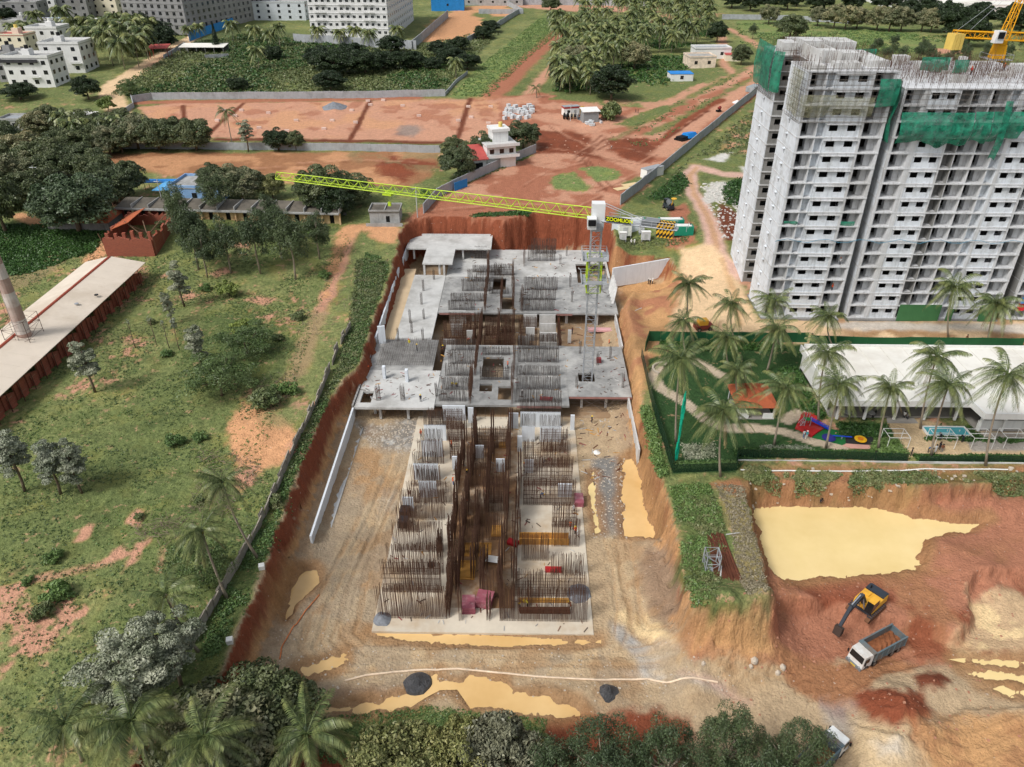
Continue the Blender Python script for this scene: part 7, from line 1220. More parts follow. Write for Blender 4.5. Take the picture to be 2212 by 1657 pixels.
q = P(1770, 1640, -6); truck('white truck half hidden by trees at bottom right', (q.x, q.y, gz(q.x, q.y)), R(38))
EXY = mat('excavator_yellow', (226,170,60), .5, .1, .8, (196,140,60)); EXD = mat('excavator_dark', (52,58,66), .5, .15, .8)
q = P(1862, 1335, -6.4); bk = P(1800, 1392, -6.6); rz = math.atan2(bk.y-q.y, bk.x-q.x); ex = thing('excavator', 'yellow crawler excavator reaching its dark boom toward the digging', 'excavator', (q.x, q.y, gz(q.x, q.y)), rz); reach = math.hypot(bk.x-q.x, bk.y-q.y)
for s_ in (-1, 1):
    y0, y1 = (-1.75, -1.15) if s_ < 0 else (1.15, 1.75); tr = MB()
    prof = [(-2.0,.05),(2.0,.05),(2.4,.35),(2.4,.6),(2.05,.9),(-2.05,.9),(-2.4,.6),(-2.4,.35)]; k = len(prof); tr.v = [(x, y0, z) for x, z in prof]+[(x, y1, z) for x, z in prof]; tr.f = [tuple(range(k)), tuple(range(2*k-1, k-1, -1))]+[(i, k+i, k+(i+1) % k, (i+1) % k) for i in range(k)]; tr.m = [0]*len(tr.f)
    o = tr.build('track', mat('track_mud', (110,76,54), .9, .25, 1.5), ex); [MB().box(-2.1+.42*i, -1.9+.42*i, y0-.04, y1+.04, .9, .96).build('track_shoe', EXD, o) for i in range(10)]
MB().box(-1.2, 1.2, -1.1, 1.1, .5, 1.0).cyl(0, 0, 1.0, 1.2, .9, 14).build('undercarriage', EXD, ex)
MB().hexa([(-2.7,-1.45,1.2),(1.3,-1.45,1.2),(1.3,1.45,1.2),(-2.7,1.45,1.2),(-2.7,-1.4,2.3),(1.2,-1.4,2.2),(1.2,1.4,2.2),(-2.7,1.4,2.3)]).build('upper_body', EXY, ex)
MB().box(-2.6, -1.4, -1.35, 1.35, 2.31, 2.55).build('engine_cover', EXD, ex); MB().hexa([(-3.1,-1.4,1.25),(-2.72,-1.45,1.25),(-2.72,1.45,1.25),(-3.1,1.4,1.25),(-3.0,-1.3,2.35),(-2.72,-1.4,2.35),(-2.72,1.4,2.35),(-3.0,1.3,2.35)]).build('counterweight', EXD, ex); MB().box(-1.2,-.2,-1.3,-.2,2.25,2.45).build('hatch', EXY, ex)
cb = MB().hexa([(-.2,.45,2.2),(1.7,.45,1.4),(1.7,1.45,1.4),(-.2,1.45,2.2),(-.1,.5,3.05),(1.4,.5,3.05),(1.4,1.4,3.05),(-.1,1.4,3.05)]).build('cab', mat('cab_glass', (28,32,34), .2, .2, 1, None, .5), ex); MB().box(-.1,1.35,.5,1.4,3.06,3.14).build('cab_roof', EXY, cb); MB().cyl(-1.8,-.8,2.55,3.1,.09,8).build('exhaust', BLKP, ex)
def limb(a, c, h0, h1, w_, nm): a, c = Vector(a), Vector(c); d = (c-a).normalized(); u = Vector((-d.z, 0, d.x)); return MB().hexa([tuple(p) for p in (a-u*h0/2+Vector((0,-w_/2,0)), c-u*h1/2+Vector((0,-w_/2,0)), c-u*h1/2+Vector((0,w_/2,0)), a-u*h0/2+Vector((0,w_/2,0)), a+u*h0/2+Vector((0,-w_/2,0)), c+u*h1/2+Vector((0,-w_/2,0)), c+u*h1/2+Vector((0,w_/2,0)), a+u*h0/2+Vector((0,w_/2,0)))]).build(nm, EXD, ex)
rr = reach; limb((.8,-.1,1.7), (rr*.38,-.1,4.6), .55, .8, .5, 'boom'); limb((rr*.37,-.1,4.65), (rr*.74,-.1,3.6), .8, .45, .5, 'boom'); limb((rr*.70,-.1,4.2), (rr*.93,-.1,1.4), .6, .4, .42, 'stick'); MB().bar((1.4,-.5,1.5),(rr*.36,-.42,4.0),.1,6).bar((1.4,.3,1.5),(rr*.36,.22,4.0),.1,6).build('boom_cylinder', STEEL, ex); MB().bar((rr*.45,-.1,5.1),(rr*.71,-.1,4.5),.09,6).build('stick_cylinder', STEEL, ex)
MB().hexa([(rr*.90,-.6,.2),(rr*1.02,-.6,.0),(rr*1.02,.5,.0),(rr*.90,.5,.2),(rr*.90,-.6,1.3),(rr*1.0,-.6,1.5),(rr*1.0,.5,1.5),(rr*.90,.5,1.3)]).build('bucket', mat('bucket_steel', (70,58,52), .7), ex)
q = G(370, 402); c_ = thing('parked_car', 'white car parked behind the blue house', 'car', (q.x, q.y, q.z), .3); MB().hexa([(-2.1,-.85,.3),(2.1,-.85,.3),(2.1,.85,.3),(-2.1,.85,.3),(-2.1,-.85,.85),(2.0,-.85,.8),(2.0,.85,.8),(-2.1,.85,.85)]).build('body', mat('car_white', (228,228,226), .3, .03), c_); MB().hexa([(-1.5,-.8,.85),(1.0,-.8,.82),(1.0,.8,.82),(-1.5,.8,.85),(-1.0,-.68,1.45),(.4,-.68,1.45),(.4,.68,1.45),(-1.0,.68,1.45)]).build('cabin', GLASS, c_); MB().box(-1.0,.4,-.66,.66,1.45,1.5).build('roof', mat('car_white', (228,228,226)), c_); wheelset(c_, [(1.3,-.8,.32),(1.3,.8,.32),(-1.3,-.8,.32),(-1.3,.8,.32)], .32, .2)
q = G(1443, 452); m_ = thing('loader', 'dark mixer loader parked at the yard end', 'vehicle', (q.x, q.y, q.z), 1.9); MB().box(-2,1.6,-.9,.9,.6,1.5).build('body', EXD, m_); MB().bar((-1.6,0,1.6),(.4,0,2.4),1.0,12,.7,True).build('drum', mat('drum_grey', (96,100,102)), m_); MB().box(.7,1.9,-.7,.7,1.5,2.8).build('cab', GLASS, m_); wheelset(m_, [(1.2,-.9,.55),(1.2,.9,.55),(-1.3,-.9,.55),(-1.3,.9,.55)], .55, .4); b = MB(); b.bar((-1.8,0,1.8),(-2.6,0,4),.12,5).cyl(-2.8,0,4,4.15,.8,10); b.build('hopper', mat('hopper_yellow', (216,168,60)), m_)
q = G(1518, 712); m_ = thing('mini_crane', 'yellow and red machine half hidden by palms in sandy yard', 'machine', (q.x, q.y, q.z), .2); MB().box(-2,2,-1,1,.5,1.4).build('body', mat('machine_red', (130,60,52)), m_); MB().box(-1.4,.8,-.8,.8,1.41,2.6).build('engine_cover', EXY, m_); wheelset(m_, [(1.3,-1,.5),(1.3,1,.5),(-1.3,-1,.5),(-1.3,1,.5)], .5, .35); [MB().bar((2+.5*k, -.3*k, 0), (4+.5*k, 3-.2*k, 2.2), .12, 5).build('pipe', mat('pipe_cream', (222,200,150)), m_) for k in range(3)]
# ================================================================ people
def person_mesh(pose):
    J = dict(pel=(0,0,.95), ch=(0,.0,1.3), nk=(0,0,1.46), hd=(0,.02,1.62), hp=(0,.0,1.7), ls=(-.19,0,1.4), rs=(.19,0,1.4), le=(-.25,.02,1.13), re=(.25,.02,1.13), lh=(-.26,-.1,.9), rh=(.26,-.1,.9), lp=(-.1,0,.9), rp=(.1,0,.9), lk=(-.11,-.02,.5), rk=(.11,-.02,.5), la=(-.11,.02,.09), ra=(.11,.02,.09), lf=(-.12,-.16,.04), rf=(.12,-.16,.04))
    if pose == 'walk': J.update(lk=(-.1,-.22,.52), la=(-.11,-.2,.1), lf=(-.11,-.38,.06), rk=(.1,.12,.5), ra=(.11,.36,.14), rf=(.11,.24,.04), lh=(-.26,.14,.92), rh=(.26,-.24,.98))
    if pose == 'bend':
        for k, z in (('ch',(0,-.3,1.12)),('nk',(0,-.44,1.16)),('hd',(0,-.58,1.14)),('hp',(0,-.64,1.12)),('ls',(-.19,-.4,1.16)),('rs',(.19,-.4,1.16)),('le',(-.22,-.48,.86)),('re',(.22,-.48,.86)),('lh',(-.12,-.56,.62)),('rh',(.12,-.56,.62)),('pel',(0,.06,.92))): J[k] = z
    if pose == 'squat':
        for k, z in (('pel',(0,.12,.36)),('ch',(0,-.05,.7)),('nk',(0,-.12,.84)),('hd',(0,-.16,.99)),('hp',(0,-.17,1.07)),('ls',(-.19,-.08,.8)),('rs',(.19,-.08,.8)),('le',(-.24,-.3,.6)),('re',(.24,-.3,.6)),('lh',(-.1,-.48,.5)),('rh',(.1,-.48,.5)),('lp',(-.1,.1,.34)),('rp',(.1,.1,.34)),('lk',(-.14,-.3,.5)),('rk',(.14,-.3,.5)),('la',(-.13,.0,.09)),('ra',(.13,.0,.09)),('lf',(-.14,-.18,.04)),('rf',(.14,-.18,.04))): J[k] = z
    if pose == 'point': J.update(re=(.34,-.22,1.28), rh=(.36,-.5,1.32))
    E = [('pel','ch',1),('ch','nk',1),('nk','hd',2),('hd','hp',2),('ch','ls',1),('ch','rs',1),('ls','le',1),('rs','re',1),('le','lh',2),('re','rh',2),('pel','lp',0),('pel','rp',0),('lp','lk',0),('rp','rk',0),('lk','la',0),('rk','ra',0),('la','lf',3),('ra','rf',3)]
    Rd = dict(pel=.15, ch=.17, nk=.065, hd=.105, hp=.08, ls=.075, rs=.075, le=.05, re=.05, lh=.042, rh=.042, lp=.1, rp=.1, lk=.068, rk=.068, la=.05, ra=.05, lf=.04, rf=.04)
    ks = list(J); me = bpy.data.meshes.new('person'); me.from_pydata([J[k] for k in ks], [(ks.index(a), ks.index(c)) for a, c, m in E], [])
    o = bpy.data.objects.new('tmp', me); COL.objects.link(o); md = o.modifiers.new('s', 'SKIN'); md.use_smooth_shade = True
    for i, k in enumerate(ks): sv = me.skin_vertices[0].data[i]; sv.radius = (Rd[k], Rd[k]*(.75 if k in ('ch','pel') else 1)); sv.use_root = k == 'pel'
    o.modifiers.new('u', 'SUBSURF').levels = 1; bpy.context.view_layer.update(); out = bpy.data.meshes.new_from_object(o.evaluated_get(bpy.context.evaluated_depsgraph_get())); bpy.data.objects.remove(o)
    out.materials.clear(); [out.materials.append(None) for _ in range(4)]
    for p in out.polygons:
        c = p.center; best = None
        for a, b_, m in E:
            A, B = Vector(J[a]), Vector(J[b_]); t = max(0, min(1, (c-A).dot(B-A)/max((B-A).length_squared, 1e-9))); d = (c-A.lerp(B, t)).length-(Rd[a]*(1-t)+Rd[b_]*t)
            if best is None or d < best[0]: best = (d, m)
        p.material_index = best[1]
    return out, J
PM = {k: person_mesh(k) for k in ('stand', 'walk', 'bend', 'squat', 'point')}
HM = MB(); 
for i in range(4):
    for j in range(10):
        f = lambda i_, j_: (.135*math.cos(i_*.39)*math.cos(j_*.628), .15*math.cos(i_*.39)*math.sin(j_*.628), .13*math.sin(i_*.39)); HM.quad(f(i, j), f(i, j+1), f(i+1, j+1), f(i+1, j))
for j in range(10): HM.quad((.135*math.cos(j*.628),.15*math.sin(j*.628),0), (.175*math.cos(j*.628),.2*math.sin(j*.628)-.02,-.01), (.175*math.cos((j+1)*.628),.2*math.sin((j+1)*.628)-.02,-.01), (.135*math.cos((j+1)*.628),.15*math.sin((j+1)*.628),0))
HMM = {c: HM.mesh('helmet', mat('helmet_'+c, v, .4, .02)) for c, v in dict(yellow=(232,196,40), white=(236,236,234), orange=(226,110,40)).items()}
HAIR = HM.mesh('hair', mat('hair', (24,20,18), .7)); SKIN = mat('skin', (120,80,58), .6, .08); SHOE = mat('shoes', (40,34,30), .7)
SH = {k: mat('cloth_'+k, v, .85, .1, 3) for k, v in dict(orange=(228,96,50), white=(224,224,222), dark=(40,42,50), blue=(70,110,160), red=(184,56,50), yellow=(214,196,60), grey=(120,120,120), brown=(120,72,48), teal=(70,160,170)).items()}
def person(label, pos, shirt, trousers, pose='stand', head='yellow', rz=None, group=None):
    m_, J = PM[pose]; o = link('person', m_, None, tuple(pos), random.uniform(0, 6.28) if rz is None else rz); tag(o, label, 'person', group)
    for i, mt in enumerate((SH[trousers], SH[shirt], SKIN, SHOE)): o.material_slots[i].link = 'OBJECT'; o.material_slots[i].material = mt
    hp = J['hp']; link('hair' if head == 'hair' else 'helmet', HAIR if head == 'hair' else HMM[head], o, (hp[0], hp[1], hp[2]-.02)); return o
WK = 'workers on the building frame'
C1 = lambda c, o: (o[0]*.8641+c[0]*.2164, o[1]*.8641+c[1]*.2164)
for lb, c, sh_, tr_, ps, hd in [('worker in orange vest left of front white panel', (370,370), 'orange','dark','stand','orange'),('worker in orange vest beside second white panel', (675,480),'orange','dark','stand','orange'),('worker in dark clothes among core bars, yellow helmet', (832,770),'dark','dark','stand','yellow'),('worker in pale orange vest at left bar wall', (690,850),'orange','blue','stand','orange'),('worker with yellow helmet by left cross wall', (706,985),'dark','dark','stand','yellow'),('worker in orange vest between bar walls', (1414,690),'orange','dark','bend','yellow'),('worker tying bars at right, blue shirt', (1565,980),'blue','dark','bend','yellow'),('worker with yellow helmet on right bars', (1592,660),'grey','dark','bend','yellow'),('worker in orange vest in core centre', (820,1060),'orange','dark','stand','orange'),('worker in white clothes on raft right edge', (1890,1130),'white','dark','walk','white'),('worker in red vest on raft right side', (1860,1300),'red','dark','stand','orange'),('worker in dark vest beside one in white', (1908,1340),'orange','dark','stand','yellow'),('worker in white shirt beside dark vested one', (1930,1385),'white','dark','walk','white'),('worker under podium edge on muddy floor, dark', (2073,230),'dark','dark','stand','yellow')]:
    u, v = C1(c, (960, 1000)); person(lb, P(u, v, RAFT), sh_, tr_, ps, hd, None, WK)
for lb, c, sh_, tr_, ps, hd in [('worker at left end of brown beam stack', (1350,1350),'dark','dark','stand','yellow'),('worker behind the brown beam stack', (1435,1310),'yellow','dark','bend','yellow'),('worker at right end of brown beam stack', (1860,1340),'brown','dark','bend','yellow')]:
    u, v = C1(c, (960, 1190)); person(lb, P(u, v, RAFT), sh_, tr_, ps, hd, None, WK)
for lb, u, v, z, sh_, tr_, ps, hd in [('worker in orange by white wall in the back opening', 1206, 703, RAFT,'orange','dark','stand','orange'),('worker in pink vest in back opening centre', 1010, 742, RAFT,'orange','dark','bend','orange'),('dark dressed worker by pillar in back opening', 1236, 722, RAFT,'dark','dark','stand','hair'),('worker in orange at right of back opening', 1315, 748, RAFT,'orange','dark','stand','orange'),('worker in orange at core hole', 1097, 796, L1,'orange','dark','stand','orange'),('worker in dull green on left podium bars', 977, 835, L1,'yellow','dark','bend','yellow'),('second worker in dull green beside him', 987, 836, L1,'yellow','dark','bend','yellow'),('worker in yellow cape on left deck', 885, 742, L1+.6,'yellow','yellow','squat','orange'),('worker beside orange board on left deck', 901, 758, L1+.6,'dark','dark','stand','yellow'),('worker at left slab edge corner', 909, 868, L1,'dark','dark','stand','yellow'),('worker on podium beside red sheets, dark', 1128, 858, L1,'dark','dark','stand','white'),('worker by left retaining wall bars', 795, 798, L1,'red','dark','bend','orange'),('worker crouching at bar bundle left of podium', 955, 755, L1,'dark','brown','squat','yellow')]:
    person(lb, P(u, v, z), sh_, tr_, ps, hd, None, WK)
for lb, u, v, sh_, tr_, ps, hd in [('man in white shirt and dark trousers on cut edge', 1363, 530,'white','dark','stand','white'),('man in white beside cut edge, pale trousers', 1370, 530,'white','grey','stand','white'),('first of three visitors on the earth ramp', 1400, 614,'grey','dark','stand','white'),('second of three visitors on the earth ramp, dark', 1404, 616,'dark','dark','stand','white'),('third of three visitors on the earth ramp, white', 1409, 614,'white','dark','stand','white'),('person in red brown walking across sandy yard', 2086, 738,'brown','dark','walk','hair'),('person walking past palm in the sandy yard', 1752, 735,'brown','dark','stand','hair'),('visitor in white walking on garden path', 1735, 946,'white','blue','walk','hair'),('visitor in teal shirt on garden path', 1741, 948,'teal','white','walk','white'),('person bending in blue shirt on terrace', 2004, 977,'blue','dark','bend','hair'),('person in white standing in terrace group', 2019, 978,'white','white','stand','hair'),('person in dark shirt of terrace group', 2028, 972,'dark','dark','stand','hair'),('person in brown shirt in terrace group', 2033, 977,'brown','grey','stand','hair'),('worker bent over terrace frame, dark', 2078, 956,'dark','dark','bend','hair'),('dark figure near palm on terrace', 2030, 950,'dark','dark','bend','hair'),('person in dark clothes at hedge gap', 1967, 985,'dark','dark','stand','hair'),('man in white at clubhouse steps', 1951, 905,'white','dark','stand','hair'),('man in grey at clubhouse steps', 1958, 908,'grey','dark','stand','hair'),('two tone figure at fence gate', 1888, 992,'dark','dark','walk','hair'),('first walker on the far red road', 1373, 245,'dark','dark','walk','hair'),('second walker on the far red road', 1378, 245,'brown','dark','walk','hair'),('worker in white beside block debris on red ground', 1320, 322,'white','grey','bend','hair'),('small figure beside the brown field edge', 462, 390,'red','dark','bend','hair'),('person on ledge above the muddy pond', 1772, 1086,'dark','dark','squat','hair')]:
    person(lb, G(u, v), sh_, tr_, ps, hd)
for lb, x, y, z, sh_, ps in [('worker in orange at edge on low tower floor', 70, 158.4, 2*FH+.5, 'orange','stand'),('worker in white on mid tower floor', 70.4, 158.5, 4*FH+.5,'white','stand'),('worker in red on tower roof', 94, 172, ZR,'red','stand'),('worker beige on tower roof', 103, 176, ZR,'brown','stand')]: person(lb, (x, y, z), sh_, 'dark', ps, 'orange')
# ================================================================ stacks and site clutter
random.seed(41)
def stack(name, label, cat, u, v, z, w, d, n_, t, mt, rz=0., pname='sheet', jit=.06, axis=None, group=None):
    q = P(u, v, z) if z is not None else G(u, v); o = thing(name, label, cat, tuple(q), rz, group); me_ = MB().box(-w/2, w/2, -d/2, d/2, 0, t*.94).mesh(pname, mt)
    for k in range(n_): link(pname, me_, o, (random.uniform(-jit, jit), random.uniform(-jit, jit), k*t), random.uniform(-jit, jit)*.4)
    return o
PINKF = mat('form_panel_pink', (150,84,96), .6, .2, 1.5, (180,150,150))
stack('form_panel_stack', 'stack of pink formwork panels at raft front, left', 'stack', 1013, 1312, RAFT, 1.9, 2.6, 6, .2, PINKF, .05, 'form_panel'); stack('form_panel_stack', 'stack of pink formwork panels at raft front, right', 'stack', 1047, 1302, RAFT, 2.4, 2.4, 7, .2, PINKF, -.2, 'form_panel'); stack('form_panel_stack', 'pink formwork panels on the raft right edge', 'stack', 1250, 1085, RAFT, 1.5, 2.6, 5, .2, PINKF, 0, 'form_panel')
stack('beam_stack', 'long stack of brown rebar beam cages at raft front', 'stack', 1177, 1324, RAFT, 7.4, .5, 3, .32, RUST, 0, 'beam_cage'); stack('beam_stack', 'second long row of brown beams behind first', 'stack', 1175, 1300, RAFT, 7.4, .4, 2, .3, TIMB, 0, 'beam'); 
q = P(1175, 1170, RAFT); o = thing('plywood_form', 'long yellow plywood form box on the right of the raft', 'formwork', tuple(q)); MB().box(-4,4,.6,.75,0,1.3).build('side_panel', PLY, o); MB().box(-4,4,-.75,-.6,0,1.3).build('side_panel', PLY, o); MB().box(-4,4,-.59,.59,0,.15).build('base_panel', TIMB, o); [MB().box(-3.9+k*1.1,-3.75+k*1.1,-.9,-.76,0,1.3).build('stud', TIMB, o) for k in range(8)]
for lb, u, v, w, d, rz in [('orange plywood pit cover in core, lowest', 1010, 1232, 2.4, 4.0, 0),('orange plywood pit cover in core, middle left', 1012, 1188, 1.9, 3, .03),('orange plywood pit cover in core, middle right', 1048, 1188, 2.0, 3, 0),('orange plywood pit cover in core, highest', 1073, 1148, 1.8, 2.6, 0),('plywood cover near core top', 1086, 962, 1.4, 1.8, 0)]: q = P(u, v, RAFT); o = thing('plywood_cover', lb, 'board', (q.x, q.y, RAFT+.03)); [MB().box(-w/2+w*k/3+.01, -w/2+w*(k+1)/3-.01, -d/2, d/2, 0, .12).build('board', PLY, o) for k in range(3)]; [MB().box(-w/2, w/2, y_-.06, y_+.06, .121, .2).build('batten', TIMB, o) for y_ in (-d*.4, d*.4)]
stack('red_sheet_stack', 'bright red steel sheets on the raft right bay', 'stack', 1195, 1232, RAFT, 2.6, 1.1, 2, .12, mat('signal_red', (176,40,44), .5, .1), 0, 'sheet'); stack('red_sheet_stack', 'slanted red sheets beside right bar wall', 'stack', 1108, 1175, RAFT, 1.8, 1.2, 3, .2, mat('signal_red', (176,40,44)), -.4, 'sheet'); stack('red_sheet_stack', 'red sheet on the podium slab', 'stack', 1180, 862, L1, 2.6, 1.4, 1, .1, mat('dull_red', (140,60,64), .6), -.1, 'sheet'); stack('red_sheet_stack', 'small red blocks beside the crane mast', 'stack', 1293, 782, L1, 1, 1, 4, .25, mat('dull_red', (140,60,64)), 0, 'block'); stack('red_sheet_stack', 'red and white panels laid in the back opening', 'stack', 1306, 714, RAFT+.6, 8, 1.6, 2, .2, mat('pale_panels', (196,150,150), .6, .3, .3), 0, 'panel')
stack('white_sheet', 'white board lying across the core pit', 'board', 1063, 1208, RAFT+.6, 2.0, 1.4, 1, .06, WHITE, -.2, 'board')
for lb, u, v in [('black plastic tank on raft left edge, upper', 875, 1112), ('black plastic tank on raft left edge, lower', 872, 1135)]: q = P(u, v, RAFT); o = thing('plastic_tank', lb, 'tank', tuple(q)); MB().box(-.7,.7,-.8,.8,0,1.3).build('shell', BLKP, o); MB().box(-.74,.74,-.84,.84,1.3,1.4).build('lid', mat('tank_lid', (44,46,52), .5), o)
MB().cyl(0, 0, 0, .35, .55, 14).build('rubber_tyre', BLKP); o = tag(bpy.data.objects['rubber_tyre'], 'dark round tyre on the raft left bay', 'tyre'); o.location = P(932, 1222, RAFT)
def heap(name, label, cat, u, v, z, r, h, mt, n_=20, sq=1., rough=.25):
    q = P(u, v, z) if z is not None else G(u, v); b = MB(); sd_ = random.random()*90; m_ = 8
    def f(i, j): t = i/m_; a_ = 2*math.pi*(j % n_)/n_; rr_ = r*t*(1+.25*(vnoise(np.array([2*math.cos(a_)+sd_]), np.array([2*math.sin(a_)]), 2)[0]-.5)); zz = h*(1-t)**1.1*(1+rough*(vnoise(np.array([i*.9+sd_]), np.array([(j % n_)*.7]), 5)[0]-.5)) if i < m_ else -.3; return (rr_*math.cos(a_), rr_*math.sin(a_)*sq, zz)
    for i in range(m_):
        for j in range(n_): (b.quad(f(i, j), f(i+1, j), f(i+1, j+1), f(i, j+1)) if i else b.tri(f(0, 0), f(1, j), f(1, j+1)))
    o = link(name, b.mesh(name, mt, True), None, tuple(q)); return tag(o, label, cat)
AGG = mat('grey_aggregate', (128,132,138), .95, .2, 2.5, (104,106,110), .2, .6); TARP = bpy.data.materials.new('black_tarp'); TARP.use_nodes = True; n = NT(TARP); n.link(n.mix(n.noise(1.2, 4), lin(44,46,50), lin(96,96,98)), n.b.inputs['Base Color']); n.b.inputs['Roughness'].default_value = .55; n.bump(n.noise(1.4, 4, .7, n.pos(), 1.5), 1, .5)
for a in [('aggregate_heap','grey aggregate heap on raft right front','heap',1250,1282,RAFT,2.1,.9,AGG),('aggregate_heap','grey aggregate heap at raft front left corner','heap',826,1338,RAFT,1.5,.8,AGG),('tarp_heap','heap under black tarpaulin left of bottom puddle','heap',900,1476,-6.9,2.0,1.2,TARP),('tarp_heap','heap under black tarpaulin right of bottom puddle','heap',1313,1502,-6.9,2.0,1.8,TARP),('gravel_heap','dark gravel heap beside the tin shed','heap',1272,256,None,5,2.2,mat('dark_gravel', (84,86,90), .95, .2, 2)),('gravel_heap','grey sand heap on the red plots','heap',722,232,None,6,2.4,AGG),('wrapped_heap','white bags by right puddle','heap',1289,978,-6.9,.8,.4,WHITE)]: heap(*a)
# steel bars on the tongue of land
random.seed(43); a0, a1, a2, a3 = P(1527,1162,0), P(1562,1155,0), P(1624,1308,0), P(1556,1312,0); o = thing('steel_bar_pile', 'wide pile of long rusty steel bars on the grass tongue', 'steel bars'); zz = gz((a0.x+a2.x)/2, (a0.y+a2.y)/2)
for k in range(64):
    t = k/63; A = a0.lerp(a1, t); B = a3.lerp(a2, t); MB().bar((A.x, A.y+random.uniform(-.7, .7), zz+.1+random.uniform(0, .35)), (B.x, B.y+random.uniform(-.8, .8), zz+.1+random.uniform(0, .35)), .06, 4).build('steel_bar', RUST, o)
q = P(1535, 1225, 0); o = thing('mast_section', 'silver lattice crane mast section standing on the grass', 'crane part', (q.x, q.y, gz(q.x, q.y))); lattice(MB(), (0, 0, 0), (0, 0, 3.0), 1.9, 1.5, .07).build('lattice_frame', STEEL, o); MB().box(-.9,.9,-.9,.9,.1,.16).build('base_plate', STEEL, o)
for k in range(3): MB().bar((0, 0, 0), (2.2, .2, .0), .09, 6).build('loose_pipe', CONCW); 
for nm, lb, u, v, rz in [('loose_pipe','short pale pipe at top of the bar pile',1568,1156,.1),('loose_pipe.001','short pipe beside mast section',1556,1248,1.2),('loose_pipe.002','pale pipe lying on the earth ramp',1372,672,.6)]: o = bpy.data.objects[nm]; p_ = G(u, v); o.location = (p_.x, p_.y, p_.z+.12); o.rotation_euler.z = rz; tag(o, lb, 'pipe')
# hoses
def hose(label, pts, r, mt): w_ = [G(u, v)+Vector((0, 0, r*1.2)) for u, v in pts]; out = []; [out.append(w_[i].lerp(w_[i+1], k/6)) for i in range(len(w_)-1) for k in range(6)]; out = [Vector((p.x, p.y, max(gz(p.x, p.y)+r, -7.0))) for p in out]; tag(MB().path(out, r, 6).build('hose', mt), label, 'hose')
hose('long white hose snaking across the bottom of the site', [(745,1472),(790,1460),(850,1453),(920,1448),(990,1446),(1050,1452),(1130,1460),(1180,1464),(1290,1470),(1400,1468),(1440,1476),(1500,1466),(1560,1478)], .13, mat('hose_white', (226,204,178), .6)); hose('thin orange cable along the left foot of the pit', [(690,1285),(660,1320),(630,1360),(608,1400),(604,1430)], .08, mat('hose_orange', (204,120,70), .6)); hose('pale pipe along the kerb of the garden bank', [(1600,1016),(1700,1018),(1900,1018),(2000,1014),(2212,1016)], .12, WHITE)
# loose planks, scraps and stones
random.seed(47)
def scraps(label, poly, n_, mts, z=None, lo=.3, hi=1.6, name='scraps', th=.06):
    b = MB(); xs = [p[0] for p in poly]; ys = [p[1] for p in poly]; k = 0
    while k < n_:
        x, y = random.uniform(min(xs), max(xs)), random.uniform(min(ys), max(ys))
        if sdf(poly, np.array([x]), np.array([y]))[0] > 0: k += .2; continue
        b.mi = random.randrange(len(mts)); L = random.uniform(lo, hi); zz = gz(x, y) if z is None else z; b.cbox(x, y, zz+th*.6, L, random.uniform(.05, .22)*min(1, L), th*random.uniform(.6, 2), random.uniform(0, 3.14)); k += 1
    o = b.build(name, mts); return tag(o, label, 'debris', kind='stuff')
SM = [TIMB, RUST, CONC, mat('scrap_dark', (84,72,64), .8), CONC, mat('scrap_brown', (140,112,92), .8), CONCD, RUST, mat('scrap_dark', (84,72,64), .8), CONCW, mat('dull_red', (140,60,64))]
scraps('planks and scraps strewn over the raft', [(-20.8,72.6),(10,72.6),(10,124),(-20.8,124)], 300, SM, RAFT+.02, .2, 1.1); scraps('scraps strewn over the podium slab', [(-33,126),(21.5,129),(21.5,149),(-17,149),(-20,138),(-33,137)], 260, SM, L1+.03, .2, 1.2); scraps('scraps strewn over the rear podium slab', [(-20.6,167),(22,167),(22,205),(-20.6,205)], 240, SM, L1+.04, .2, 1.3); scraps('scraps on the floor of the rear opening', [(-20,150),(21,150),(21,165),(-20,165)], 160, SM, RAFT+.02); scraps('scraps in the muddy gap right of raft', [(11,100),(20.5,112),(20.5,127),(11,127)], 90, SM, None)
def stones(label, pts, n_, lo, hi, mt, sc_=1., name='rubble'):
    poly = GL(pts); b = MB(); xs = [p[0] for p in poly]; ys = [p[1] for p in poly]; k = 0
    while k < n_:
        x, y = random.uniform(min(xs), max(xs)), random.uniform(min(ys), max(ys)); k += 1
        if sdf(poly, np.array([x]), np.array([y]))[0] > 0: continue
        s_ = random.uniform(lo, hi); b.hexa([(x+dx*s_*random.uniform(.5, 1), y+dy*s_*random.uniform(.5, 1), gz(x, y)+z_*s_*random.uniform(.5, .9)-.05) for z_ in (0, 1) for dx, dy in ((-1,-1),(1,-1),(1,1),(-1,1))])
    o = b.build(name, mt); return tag(o, label, 'stones', kind='stuff')
